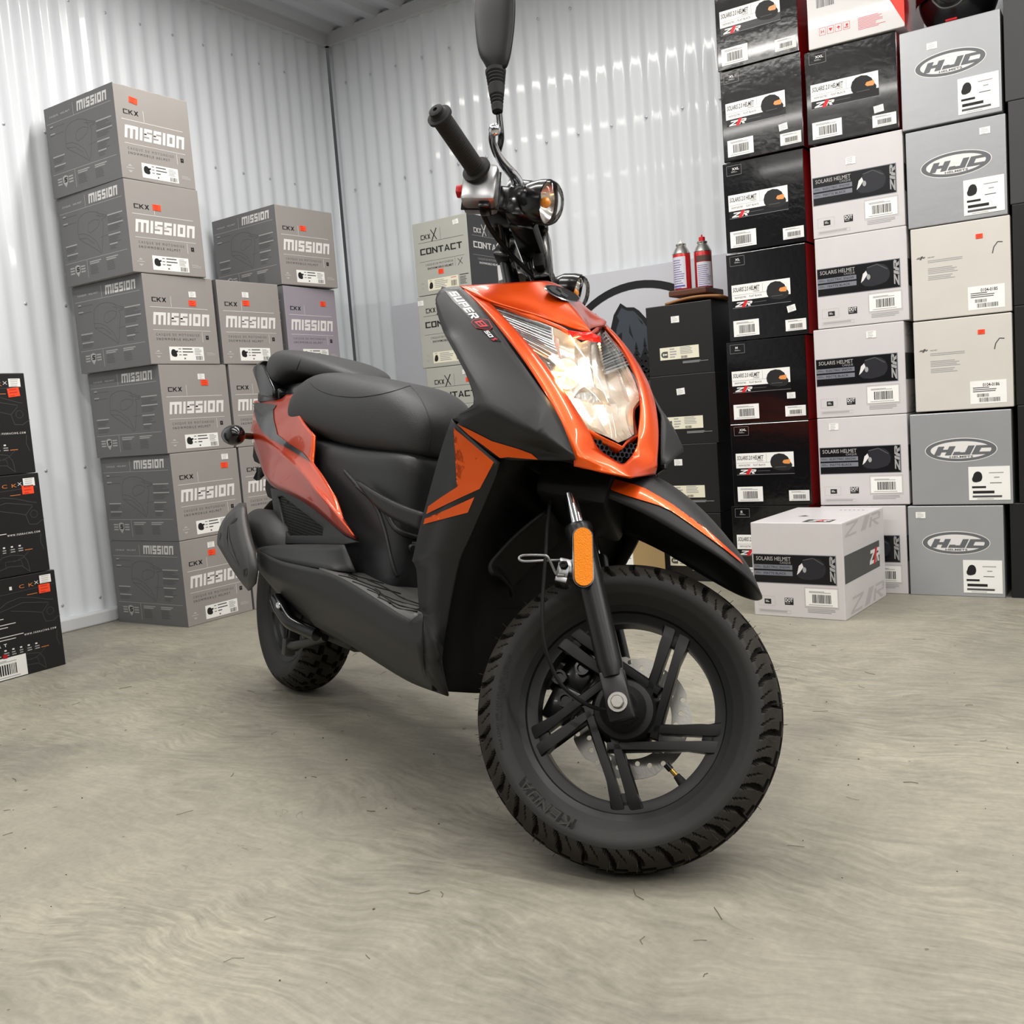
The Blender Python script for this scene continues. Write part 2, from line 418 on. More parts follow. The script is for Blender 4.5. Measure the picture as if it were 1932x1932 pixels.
# fixing screws belong to the walls
def screws(parent, pts, axis):
    bm = bmesh.new()
    for p in pts:
        add_lathe(bm, [(0, .006), (.0012, .006), (.002, .0035), (.004, .003), (.0045, 0)], p, axis, n=10)
    o = bmo('fixing_screws', bm, screw_mat, parent); o['kind'] = 'stuff'
screws(wb, [(-2.248+.16*k, YB-.0005, z) for k in range(-7, 12) for z in (1.862, 2.38)], (0, -1, 0))
screws(wl, [(XL+.0005, 2.124+.16*k, z) for k in range(-8, 10) for z in (.1, .61, 1.224, 1.862, 2.38)], (1, 0, 0))
# smooth lower panel on the back wall with the painted mountain emblem
bm = bmesh.new(); add_box(bm, -3.18, 1.9, YB-.024, YB-.003, 0, 1.262, bev=.002)
pan = bmo('wall_panel', bm, panel_paint); tag(pan, 'smooth pale grey sheet panel lining the lower back wall behind the black cartons', 'wall panel')
yb = YB-.0255
emb = mat('emblem_black', srgb(14, 15, 18), .6); emb_g = mat('emblem_slate', srgb(62, 68, 76), .6)
def circ(p1, p2, p3):
    ax, ay = p1; bx, by = p2; cx, cy = p3
    d = 2*(ax*(by-cy)+bx*(cy-ay)+cx*(ay-by))
    ux = ((ax*ax+ay*ay)*(by-cy)+(bx*bx+by*by)*(cy-ay)+(cx*cx+cy*cy)*(ay-by))/d
    uy = ((ax*ax+ay*ay)*(cx-bx)+(bx*bx+by*by)*(ax-cx)+(cx*cx+cy*cy)*(bx-ax))/d
    return ux, uy, math.hypot(ax-ux, ay-uy)
cx, cz, RR = circ((-2.097, 1.152), (-1.82, 1.206), (-1.682, 1.163))
RR = min(RR, .46); cz = 1.206-RR; cx = -1.845
vs = []; fs = []; mi = []
n = 72
for i in range(n):
    a = 2*math.pi*i/n
    for r in (RR, RR-.032): vs.append((cx+r*math.cos(a), yb, cz+r*math.sin(a)))
for i in range(n): j = (i+1) % n; fs.append((2*i, 2*j, 2*j+1, 2*i+1)); mi.append(0)
def flat(pts, m, e=0.):
    b = len(vs); vs.extend([(x, yb-e, z) for x, z in pts]); fs.append(tuple(range(b, b+len(pts)))); mi.append(m)
flat([(-1.925, 1.123), (-1.897, 1.102), (-1.862, 1.098), (-1.84, 1.082), (-1.808, 1.045), (-1.76, 1.0), (-1.70, .95), (-1.62, .86), (-1.6, .72), (-1.98, .72), (-2.02, .86), (-1.99, .97), (-1.978, 1.022), (-1.96, 1.077)], 0)
flat([(-1.921, 1.103), (-1.893, 1.087), (-1.864, 1.083), (-1.83, 1.045), (-1.79, .98), (-1.74, .90), (-1.80, .86), (-1.835, .905), (-1.86, .86), (-1.895, .87), (-1.93, .93), (-1.925, 1.0), (-1.955, .985), (-1.95, 1.02), (-1.935, 1.05), (-1.945, 1.07)], 1, .0006)
flat([(-1.85, 1.055), (-1.825, 1.03), (-1.828, 1.022)], 0, .0012); flat([(-1.888, 1.03), (-1.879, .99), (-1.873, .965), (-1.892, .995)], 0, .0012)
flat([(-1.905, .8), (-1.86, .775), (-1.80, .79), (-1.80, .74), (-1.87, .70), (-1.90, .74)], 1, .0006)
for tx, tz, th in ((-1.862, .955, .13), (-1.822, .97, .16), (-1.785, .94, .14), (-1.895, .90, .1)):
    for k in range(5):
        z = tz-th*k/5; w_ = .008+.009*k; flat([(tx, z), (tx+w_, z-th/4), (tx-w_, z-th/4)], 0, .0016)
em = pydata('mountain_emblem', vs, fs, [emb, emb_g], pan, mi)

# ------------------------------------------------------------------ cartons
def carton_grey(lilac=False, fw=.315, dd=.42, h=.3):
    c = Carton(fw, dd, .319, [card_lilac if lilac else card_light])
    lt = [card_light, card_lilac][lilac]
    F = 'front'
    c.rect('left', .0, .0, 1, 1, card_dark, .6)
    c.put(F, block_geo('CKX', .12, 0, .22), .10, .255, .30, .305, ink)
    c.rect(F, .362, .235, .366, .355, white_ink); c.rect(F, .067, .361, .89, .366, white_ink)
    c.put(F, block_geo('mISSIOn', .2, .18, .3), .085, .422, .885, .56, white_ink)
    c.rect(F, .076, .614, .897, .618, white_ink); c.rect(F, .768, .63, .772, .745, white_ink)
    c.text(F, 'C A S Q U E   D E   M O T O N E I G E', .11, .655, .725, .681, grey_ink)
    c.text(F, 'S N O W M O B I L E   H E L M E T', .11, .705, .665, .731, ink)
    c.rect(F, .818, .668, .862, .715, ink); c.poly(F, [(.85, .68), (.83, .69), (.85, .70), (.84, .69)], lt, 2)
    for a in (0, 1):
        c.poly(F, [(.085, .882-.02+a*.045), (.145, .882-.02+a*.045), (.115, .84+a*.09)], ghost)
    c.rect(F, .065, .876, .165, .884, ghost)
    c.lines(F, .81, .865, .95, .905, ghost, 3)
    # product label
    c.rect(F, .268, .802, .762, .96, paper, 1.5)
    c.helmet(F, .29, .83, .375, .92, ink, None, False, 2.2)
    c.poly(F, [(.35, .85), (.385, .845), (.39, .862), (.35, .875)], ink, 2.2)
    for i in range(3): c.rect(F, .40, .822+.034*i, .435, .83+.034*i, grey_ink, 2.2); c.rect(F, .455, .82+.034*i, .455+[.14, .15, .06][i], .832+.034*i, grey_ink, 2.2)
    c.text(F, 'M', .47, .925, .49, .945, ink, 2.2, .02); c.lines(F, .63, .82, .74, .9, pale_ink, 5, 2.2); c.bars(F, .64, .905, .745, .952, ink, 14, 2.2)
    # side with line drawing
    L = 'left'
    c.put(L, block_geo('mISSIOn', .2, .15, .3), .48, .05, .9, .152, white_ink)
    c.rect(L, .424, .043, .428, .177, ghost); c.rect(L, .026, .178, .955, .182, ghost)
    c.text(L, 'C A S Q U E', .075, .1, .2, .118, white_ink); c.text(L, 'H E L M E T', .245, .1, .375, .118, white_ink)
    c.rect(L, .03, .744, .953, .748, ghost); c.rect(L, .353, .75, .357, .95, ghost)
    hel = [(.29, .302), (.33, .265), (.399, .242), (.48, .24), (.556, .26), (.63, .30), (.714, .328), (.705, .352), (.64, .36), (.66, .40), (.648, .456), (.625, .56), (.609, .652), (.59, .71), (.575, .719), (.55, .69), (.433, .607), (.33, .54), (.274, .498), (.272, .43), (.279, .376), (.29, .302)]
    c.line(L, hel, line_grey, .0022)
    c.line(L, [(.443, .365), (.49, .345), (.544, .341), (.613, .365), (.60, .39), (.581, .423), (.52, .45), (.453, .47), (.43, .45), (.422, .426), (.43, .39), (.443, .365)], line_grey, .002)
    c.line(L, [(.592, .259), (.6, .3), (.616, .347)], line_grey, .002); c.line(L, [(.56, .30), (.62, .32), (.7, .34)], line_grey, .002)
    c.line(L, [(.275, .45), (.36, .46), (.44, .5), (.53, .58), (.58, .70)], line_grey, .002); c.line(L, [(.275, .5), (.40, .52), (.50, .60)], line_grey, .002)
    c.line(L, [(.59, .55), (.71, .54)], line_grey, .0015)
    for u0, v0, u1, n_ in ((.725, .33, .94, 5), (.717, .43, .938, 4), (.713, .543, .885, 5), (.717, .644, .83, 3), (.061, .548, .235, 4), (.066, .647, .235, 3), (.066, .213, .11, 1), (.06, .293, .13, 1)):
        c.rect(L, u0, v0, u1, v0+.011, ghost); c.lines(L, u0, v0+.022, u1, v0+.022+.016*n_, line_grey, n_, 1, int(u0*99))
    c.line(L, [(.066, .232), (.28, .232)], line_grey, .002); c.line(L, [(.06, .312), (.26, .312)], line_grey, .002)
    for u0 in (.396, .644):
        c.rect(L, u0, .778, u0+.17, .788, ghost); c.rect(L, u0, .798, u0+.14, .808, ghost); c.lines(L, u0, .825, u0+.12, .93, line_grey, 6, 1, 5)
    c.poly(L, [(.165, .795), (.205, .78), (.245, .795), (.24, .86), (.205, .915), (.17, .86)], ghost); c.put(L, block_geo('5', .1, .15, .3), .185, .805, .228, .86, ink, 2)
    for a in (0, 1):
        for i in range(3): c.rect(L, .09+a*.165, .80+.03*i, .155+a*.165, .814+.03*i, ghost)
    return c
def carton_contact(w=.30, d=.36):
    c = Carton(w, d, .312, [sage]); F = 'front'
    c.rect('right', 0, 0, 1, 1, charcoal_card, .6)
    for face, A, B, u1 in ((F, ink, grey_ink, 1.), ('right', white_ink, pale_ink, .86)):
        s_ = lambda u: u*u1
        c.put(face, block_geo('CKX', .12, 0, .22), s_(.145), .175, s_(.325), .24, A)
        c.line(face, [(s_(.335), .12), (s_(.44), .265)], A, .004); c.line(face, [(s_(.445), .112), (s_(.39), .2), (s_(.345), .28)], A, .005)
        c.rect(face, s_(.507), .11, s_(.511), .274, B); c.rect(face, s_(.093), .278, s_(.92), .283, B)
        c.put(face, block_geo('CONTACT', .12, 0, .24), s_(.115), .36, s_(.885), .445, A)
        c.rect(face, s_(.093), .538, s_(.914), .542, B)
        c.text(face, 'CASQUE DE MOTONEIGE', s_(.193), .575, s_(.706), .602, B); c.text(face, 'SNOWMOBILE HELMET', s_(.225), .628, s_(.708), .656, A, 1, .015)
        c.line(face, [(s_(.79), .575), (s_(.87), .655)], A, .0025); c.line(face, [(s_(.87), .57), (s_(.79), .665)], A, .0025); c.rect(face, s_(.74), .555, s_(.743), .67, B)
    c.rect(F, .213, .79, .775, .945, cream, 1.5); c.helmet(F, .235, .83, .305, .925, ink, None, True, 2.2); c.text(F, 'CKX', .25, .80, .29, .82, ink, 2.2)
    c.lines(F, .34, .81, .6, .93, pale_ink, 5, 2.2); c.bars(F, .64, .85, .745, .925, ink, 14, 2.2); c.rect(F, .64, .805, .74, .815, pink_ink, 2.2)
    c.rect(F, .80, .79, .96, .8, ink); c.lines(F, .80, .82, .96, .93, grey_ink, 6, 1, 4)
    for a in (0, 1): c.poly(F, [(.08, .842+a*.05), (.15, .842+a*.05), (.115, .815+a*.1)], pale_ink)
    return c
def carton_black_plain(w=.268, d=.36):
    c = Carton(w, d, .263, [black_card]); F = 'front'
    c.rect(F, .188, .6, .783, .776, cream, 1.2)
    c.ellipse(F, .25, .70, .045, .045, grey_ink, 2, 14, hole=(.02, .02, 0, 0)); c.rect(F, .25, .655, .31, .745, grey_ink, 2.1); c.rect(F, .255, .69, .3, .71, cream, 2.4)
    c.lines(F, .34, .62, .45, .77, pale_ink, 4, 2); c.lines(F, .5, .61, .72, .72, pale_ink, 5, 2, 3); c.bars(F, .51, .735, .615, .77, ink, 12, 2)
    c.lines(F, .53, .815, .92, .85, pale_ink, 3, 1, 8)
    dk = mat('dim_print', srgb(58, 50, 50), .5)
    c.put('right', block_geo('CKX', .14, 0, .22), .1, .40, .5, .55, dk)
    return c
def zr(c, face, u0, v0, u1, v1, k, white, red, rot=False):
    c.put(face, block_geo('Z', .1, .3, .3), u0, v0, u0+(u1-u0)*.46, v1, white, k)
    c.put(face, block_geo('I', .1, .3, .3), u0+(u1-u0)*.40, v0-.01, u0+(u1-u0)*.62, v1+.01, red, k+.5)
    c.put(face, block_geo('R', .1, .3, .3), u0+(u1-u0)*.56, v0, u1, v1, white, k)
def carton_black_gloss(size='L', w=.289, d=.40):
    c = Carton(w, d, .302, [black_film]); F = 'front'
    c.rect('right', 0, 0, 1, 1, red_film, .6)
    c.frame(F, .05, .033, .24, .142, outline, .003); c.text(F, size, .12, .06, .12+.03*len(size), .085, white_ink, 1, .02); c.lines(F, .11, .098, .19, .115, pale_ink, 2)
    c.rect(F, .055, .36, .797, .54, paper, 1); c.rect(F, .06, .54, .80, .622, band_black, 1); c.rect(F, .06, .62, .80, .624, outline, 1.4)
    c.put(F, shear_geo(text_geo('SOLARIS 2.0 HELMET', .01), .2), .072, .39, .417, .438, ink, 2); c.text(F, 'CASQUE', .33, .445, .41, .462, grey_ink, 2)
    c.rect(F, .06, .475, .50, .478, pale_ink, 2); c.rect(F, .45, .37, .453, .475, pale_ink, 2)
    c.text(F, 'SNOW ELECTRIC', .09, .495, .24, .516, grey_ink, 2); c.text(F, 'FLAT BLACK', .28, .495, .44, .516, grey_ink, 2)
    c.helmet(F, .50, .375, .775, .59, ink, visor_orange, False, 2.2)
    c.rect(F, .56, .535, .70, .543, grey_ink, 3.6)
    zr(c, F, .09, .558, .295, .612, 2, white_ink, red_ink); c.lines(F, .33, .575, .58, .59, grey_ink, 1, 2)
    return c
def shear_geo(g, k):
    vs, fs, w = g
    vs = [(x+k*y, y) for x, y in vs]; x0 = min(v[0] for v in vs); x1 = max(v[0] for v in vs)
    return [(x-x0, y) for x, y in vs], fs, x1-x0
def carton_white(w=.294, d=.40):
    c = Carton(w, d, .296, [white_card]); F = 'front'
    c.rect(F, .013, .333, .925, .643, band_grey, 1); c.rect(F, .02, .34, .915, .636, band_black, 1.6)
    c.text(F, 'SOLARIS HELMET', .049, .36, .438, .402, ghost, 2.2); c.text(F, 'CASQUE', .316, .41, .437, .432, pale_ink, 2.2)
    for v0, t in ((.446, 'ELECTRIC SNOW'), (.512, 'MATTE BLACK')):
        c.rect(F, .02, v0, .452, v0+.048, band_grey, 2.2); c.text(F, t, .13, v0+.012, .13+.026*len(t)*.88, v0+.036, band_black, 2.8); c.lines(F, .035, v0+.015, .11, v0+.035, grey_ink, 2, 2.8)
    hm = mat('print_helmet_grey', srgb(38, 38, 44), .4)
    c.helmet(F, .50, .36, .815, .60, hm, None, True, 2.2)
    c.poly(F, [(.50, .545), (.525, .45), (.56, .42), (.575, .46), (.53, .52)], white_ink, 3.0); c.ellipse(F, .585, .49, .02, .03, pale_ink, 3.2, 12)
    c.line(F, [(.57, .39), (.68, .365), (.79, .43)], grey_ink, .003, 3.2)
    # upright logo
    c.put(F, block_geo('ZIR', .06, .2, .3), .855, .36, .912, .62, pale_ink, 2.4, rot=True)
    c.frame(F, .573, .67, .935, .885, ghost, .003, 1); c.lines(F, .60, .895, .92, .945, pale_ink, 3, 1, 6)
    c.rect(F, .122, .815, .197, .868, ink, 1); c.lines(F, .135, .83, .18, .856, white_ink, 2, 1.8)
    n_ = 9
    for i in range(n_):
        for v in (.785, .885): c.rect(F, .055+.187*i/n_, v, .055+.187*(i+.5)/n_, v+.003, pale_ink)
    for i in range(6):
        for u in (.054, .24): c.rect(F, u, .787+.1*i/6, u+.003, .787+.1*(i+.5)/6, pale_ink)
    c.rect(F, .35, .794, .447, .868, ink, 1); c.text(F, 'DOT', .357, .80, .44, .836, white_ink, 1.8, .03); c.lines(F, .36, .845, .435, .862, pale_ink, 1, 1.8)
    c.frame(F, .053, .928, .41, .964, ghost, .002, 1); c.lines(F, .065, .936, .38, .957, pale_ink, 2, 1, 2)
    # side: slate band with the logo, ghost letters along the foot
    S = 'right'
    c.rect(S, .02, .34, .86, .63, band_slate, 1); zr(c, S, .60, .41, .84, .56, 2, white_ink, red_ink)
    for ch, u in (('Z', .12), ('I', .45), ('R', .66)): c.put(S, block_geo(ch, .1, .2, .2), u, .80, u+.26 if ch != 'I' else u+.12, .97, ghost, 1)
    for ch, u in (('Z', .05), ('I', .42), ('R', .62)): c.put(S, block_geo(ch, .1, .2, .2), u, .02, u+.26 if ch != 'I' else u+.12, .16, ghost, 1)
    T = 'top'
    c.rect(T, .55, .80, .85, .95, band_slate, 1); zr(c, T, .6, .83, .8, .92, 2, white_ink, red_ink); c.poly(T, [(.33, .62), (.45, .60), (.38, .55)], ink, 1)
    for i in range(6): c.rect(T, .6+.05*i, .18, .62+.05*i, .2, grey_ink, 1)
    return c
def carton_silver(w=.287, d=.40):
    c = Carton(w, d, .294, [silver_card]); F = 'front'
    sl = mat('slate_print', srgb(100, 103, 106), .5)
    c.ellipse(F, .504, .408, .358, .13, white_ink, 1, 48); c.ellipse(F, .504, .408, .35, .122, sl, 1.6, 48, hole=(.30, .094, 0, 0))
    c.put(F, block_geo('HJC', .08, .28, .36), .235, .365, .775, .462, sl, 2.2)
    c.text(F, 'HELMETS', .394, .472, .626, .492, sl, 2.4, .02)
    c.rect('right', 0, 0, 1, 1, mat('dark_steel_card', srgb(120, 124, 126), .4, metal=.3), .6)
    return c
def silver_label(o, W, Dp, H):
    ex = [(.50, .80, .85, .825, pale_ink), (.62, .66, .75, .69, pale_ink), (.52, .5, .8, .52, grey_ink), (.08, .36, .42, .42, ink), (.1, .2, .62, .28, ink), (.09, .08, .8, .14, grey_ink), (.2, .03, .6, .045, pale_ink)]
    lb = decal('product_label', o, .40*W, .36*H, paper, 'front', W, Dp, H, .775, .775, 0, ex)
    c = Carton(W, Dp, H, [ink]); c.v = []; c.f = []; c.mi = []
    c.helmet('front', .61, .645, .71, .765, ink, None, True, 5)
    link('printed_helmet', c.mesh('printed_helmet'), lb)
def carton_offwhite(num, w=.287, d=.40):
    c = Carton(w, d, .286, [beige_card]); F = 'front'
    zr(c, F, .052, .315, .14, .332, 1, grey_ink, grey_ink); c.text(F, 'HELMET', .172, .322, .245, .334, grey_ink)
    for i, n_ in enumerate((2, 4, 3)): c.lines(F, .172, .36+.085*i, .535, .36+.085*i+.018*n_, pale_ink, n_, 1, i+2)
    c.rect(F, .572, .70, .936, .948, paper, 1.2); c.text(F, num, .70, .728, .868, .762, ink, 2, .015); c.lines(F, .60, .77, .85, .83, grey_ink, 3, 2); c.bars(F, .64, .84, .76, .875, ink, 16, 2); c.bars(F, .66, .885, .87, .93, grey_ink, 22, 2)
    c.line(F, [(.825, .373), (.84, .31), (.878, .26), (.927, .267)], grey_ink, .003)
    return c
def white_sticker(o, W, Dp, H, u, v, w=.032, h=.021, rot=0., seed=1, face='front'):
    return decal('price_sticker', o, w, h, paper, face, W, Dp, H, u, v, rot, faint_lines(4, seed, sticker_print))
def orange_sticker(o, W, Dp, H, u, v, w=.034, h=.021, rot=0., seed=1, face='front'):
    x = decal('price_sticker', o, w, h, orange_st, face, W, Dp, H, u, v, rot, faint_lines(3, seed, orange_print)); x['label'] = 'orange price sticker'; return x
def barcode_label(o, W, Dp, H, u, v, w, h, seed=3, tall=.5):
    rr = random.Random(seed); ex = [(.12, .86, .6, .89, pale_ink), (.12, .8, .8, .83, pale_ink), (.1, .08, .85, .11, pale_ink)]
    x = .22
    while x < .8:
        a = rr.choice((.012, .02, .03)); ex.append((x, .2, x+a, .2+tall, ink)); x += a+.018
    return decal('barcode_label', o, w, h, paper, 'front', W, Dp, H, u, v, 0, ex)

CARTONS = []
def place(name, c, loc, yaw, label, group, H=None, mesh=None):
    """carton mesh at its front-left-bottom corner"""
    me = mesh or c.mesh(name)
    o = link(name, me); o.location = loc; o.rotation_euler = (0, 0, yaw)
    o.scale = (.986, .986, 1); tag(o, label, 'box', group); CARTONS.append(o); return o
# --- grey stack on the left wall: local front faces +X, so turn by 90 degrees
gm = carton_grey().mesh('helmet_carton'); gl = carton_grey(True).mesh('helmet_carton')
W, Dp, H = .315, .42, .319
def grey(y, z, yaw, label, stk, lilac=False, x=-2.995):
    o = place('helmet_carton', None, (x, y, z), math.pi/2+yaw, label, 'grey helmet cartons by the left wall', mesh=gl if lilac else gm)
    for k, u, v, r in stk:
        (orange_sticker if k == 'o' else white_sticker)(o, W, Dp, H, u, v, rot=r, seed=int(u*97+v*31))
    return o
S3 = .3205
tall = 'tall left stack'
grey(2.312, 0, .0, 'grey helmet carton on the floor, bottom of the %s' % tall, [('w', .45, .10, 0), ('o', .45, .19, 0)])
grey(2.312, S3, .0, 'grey helmet carton with orange sticker, second from floor in the %s' % tall, [('w', .80, .09, 0), ('o', .78, .19, 0)])
grey(2.304, 2*S3, .01, 'grey helmet carton with orange sticker, third from floor in the %s' % tall, [('w', .60, .14, 0), ('o', .64, .21, 0)])
grey(2.276, 3*S3, .0, 'grey helmet carton, fourth from floor in the %s' % tall, [('w', .68, .2, .05), ('o', .67, .30, 0)])
grey(2.244, 4*S3, -.03, 'grey helmet carton with orange sticker, second from top of the %s' % tall, [('o', .40, .27, 0)])
grey(2.243, 5*S3, -.01, 'grey helmet carton with tilted orange sticker, topmost of the %s' % tall, [('o', .245, .145, -.12)])
mid = 'middle grey stack'
grey(2.632, 0, .0, 'grey helmet carton on the floor behind the muffler, bottom of the %s' % mid, [])
grey(2.632, S3, .0, 'grey helmet carton behind the tail, second from floor in the %s' % mid, [])
grey(2.624, 2*S3, .02, 'grey helmet carton behind the grab rail, third from floor in %s' % mid, [('w', .62, .22, 0)])
grey(2.605, 3*S3, -.02, 'warm grey helmet carton with white and orange stickers, top of %s' % mid, [('w', .44, .16, 0), ('o', .44, .26, 0)])
end = 'grey corner-side stack'
grey(2.955, 0, .0, 'grey helmet carton on the floor, bottom of the %s' % end, [])
grey(2.955, S3, .0, 'grey helmet carton behind the scooter, second from floor in %s' % end, [])
grey(2.955, 2*S3, .0, 'grey helmet carton behind the seat, third from floor in %s' % end, [])
grey(2.950, 3*S3, .02, 'lilac-grey helmet carton just above the passenger seat, near the corner', [('o', .74, .2, 0)], True)
grey(2.950, 4*S3+.004, -.07, 'grey helmet carton, topmost of the %s' % end, [('o', .45, .26, 0)], x=-2.998)
# --- light grey cartons in the corner of the back wall
cm = carton_contact().mesh('helmet_carton'); W, Dp, H = .30, .36, .312
for i, (x, y, z, yaw, what) in enumerate(((-2.73, 3.5, .0, 0, 'hidden low behind the scooter, bottom of the light grey stack'), (-2.72, 3.5, .306, 0, 'second from floor in the light grey stack behind the seat'), (-2.722, 3.5, .609, 0, 'just above the scooter seat, second from top of the light grey stack'), (-2.738, 3.5, .918, 0, 'right behind the black leg shield, third of the visible light grey stack'), (-2.733, 3.5, 1.231, -.015, 'topmost of the light grey stack in the corner'))):
    lab = ['light grey helmet carton on the floor, bottom of the corner stack', 'light grey helmet carton, second from floor in the corner stack behind the seat', 'light grey helmet carton showing over the scooter seat, middle of corner stack', 'light grey helmet carton by the leg shield, second from top of corner stack', 'light grey and charcoal helmet carton, topmost of the corner stack'][i]
    o = place('helmet_carton', None, (x, y, z), yaw, lab, 'light grey helmet cartons in the corner', mesh=cm); o.scale = (.986, .986, [.304, .301, .307, .311, .312][i]/.312)
    if i == 4: white_sticker(o, W, Dp, H, .80, .085, .03, .02, .1); orange_sticker(o, W, Dp, H, .47, .705, .028, .02, .0)
    if i == 3: white_sticker(o, W, Dp, H, .06, .09, .03, .022, 0)
    if i == 2: white_sticker(o, W, Dp, H, .72, .10, .03, .02, 0); orange_sticker(o, W, Dp, H, .78, .21, .036, .02, 0)
# --- black cartons before the emblem
km = carton_black_plain().mesh('helmet_carton'); W, Dp, H = .268, .355, .263
for i, (x, z, st) in enumerate(((-1.652, 0, None), (-1.651, .2645, (.40, .26, 0)), (-1.643, .527, (.47, .24, .08)), (-1.644, .79, (.45, .215, 0)))):
    lab = ['black carton with cream label on the floor, bottom of the emblem stack', 'black carton above the fender tip, second from floor in the emblem stack', 'black carton with tilted white sticker, third from floor in the emblem stack', 'black carton with cream label carrying the spray cans, top of the emblem stack'][i]
    o = place('accessory_carton', None, (x, 3.5, z), 0, lab, 'black cartons before the wall emblem', mesh=km)
    if st: white_sticker(o, W, Dp, H, st[0], st[1], .033, .024, st[2])
# --- three tall columns on the right
tags = ['M', 'XXL', 'M', 'XL', 'XXL', 'XL', 'L']
cache = {}
def gloss(sz):
    if sz not in cache: cache[sz] = carton_black_gloss(sz).mesh('helmet_carton')
    return cache[sz]
W, Dp, H = .289, .40, .302
R1 = [(-1.325, 0, .01, 'S'), (-1.313, .296, .01, 'XXL'), (-1.312, .595, .005, 'M'), (-1.296, .889, -.01, 'XL'), (-1.291, 1.200, 0, 'XXL'), (-1.284, 1.512, -.02, 'XL'), (-1.289, 1.822, 0, 'L')]
hz = [.0, .297, .297, .304, .309, .308, .309]
for i, (x, z, yaw, sz) in enumerate(R1):
    lab = ['glossy black and red helmet carton behind the loose carton, bottom of black column', 'glossy black helmet carton with red side, second from floor in the black column', 'glossy black helmet carton with red side, third from floor in the black column', 'glossy black helmet carton with tilted white sticker, fourth from floor in black column', 'glossy black helmet carton with red side, fifth from floor in the black column', 'glossy black helmet carton washed by a ceiling glare, sixth from floor in the black column', 'glossy black helmet carton cut by the picture top, topmost of the black column'][i]
    o = place('helmet_carton', None, (x, 3.45, z), yaw, lab, 'glossy black helmet cartons', mesh=gloss(sz))
    o.scale = (.986, .986, [.296, .298, .293, .308, .309, .308, .308][i]/.302*.995)
    barcode_label(o, W, Dp, H, .222, .86, .095, .055, i+1); barcode_label(o, W, Dp, H, .845, .887, .073, .038, i+9, .4)
    if i in (2, 3): white_sticker(o, W, Dp, H, .80, .70, .03, .022, .2 if i == 3 else 0)
    if i == 5: white_sticker(o, W, Dp, H, .76, .75, .03, .022, .1)
wm = carton_white().mesh('helmet_carton'); W, Dp, H = .294, .40, .296
R2 = [(-.985, .0, 0), (-.983, .300, -.003), (-.983, .598, 0), (-.966, .896, .01), (-.968, 1.1935, .012)]
for i, (x, z, yaw) in enumerate(R2):
    lab = ['white helmet carton on the floor behind the loose one, bottom of white column', 'white helmet carton just above the loose carton, second in the white column', 'white helmet carton with black band, third from floor in the white column', 'white helmet carton with black band, fourth from floor in the white column', 'white helmet carton under the black gloss carton, fifth in the white column'][i]
    o = place('helmet_carton', None, (x, 3.398, z), yaw, lab, 'white helmet cartons with black band', mesh=wm)
    if i == 0: o.scale = (.945, .986, 1)
    barcode_label(o, W, Dp, H, .753, .778, .10, .053, i+4)
    st = [None, (.19, .1), (.65, .11), None, (.445, .22)][i]
    if st: white_sticker(o, W, Dp, H, st[0], st[1], .032, .022, .0, 3)
W, Dp, H = .289, .40, .302
o = place('helmet_carton', None, (-.972, 3.395, 1.4975), .05, 'glossy black helmet carton sitting on the white column, left of the silver cartons', 'glossy black helmet cartons', mesh=gloss('XXL')); o.scale = (.986, .986, .975)
barcode_label(o, W, Dp, H, .222, .86, .095, .055, 31); barcode_label(o, W, Dp, H, .845, .887, .073, .038, 33, .4); white_sticker(o, W, Dp, H, .79, .76, .03, .022, .1)
# white and red carton on top of that column
c = Carton(.30, .38, .30, [white_wave]); F = 'front'
c.poly(F, [(.87, 0), (1, 0), (1, .97), (.70, .40), (.56, 0)], mat('bright_red_print', srgb(235, 62, 48), .35), 1); c.rect('right', 0, 0, 1, 1, red_film, .6); c.rect('left', 0, 0, 1, 1, red_film, .6)
for i in range(4): c.frame(F, .12+.085*i, .80, .19+.085*i, .88, pink_ink, .004, 1)
c.text(F, 'H', .14, .825, .17, .858, red_ink, 2); c.poly(F, [(.222, .825), (.262, .825), (.242, .858)], red_ink, 2); c.poly(F, [(.305, .842), (.327, .822), (.35, .842)], red_ink, 2); c.rect(F, .325, .842, .33, .86, red_ink, 2); c.ellipse(F, .415, .835, .012, .014, red_ink, 2, 10); c.rect(F, .385, .855, .43, .862, red_ink, 2)
c.bars(F, .10, .50, .29, .59, grey_ink, 22, 1); c.bars(F, .36, .49, .52, .55, grey_ink, 16, 1, 5); c.lines(F, .53, .80, .83, .93, pink_ink, 9, 1, 3)
place('helmet_carton', c, (-.955, 3.39, 1.795), .03, 'white carton with a red corner and red handling symbols, cut by the picture top', None)
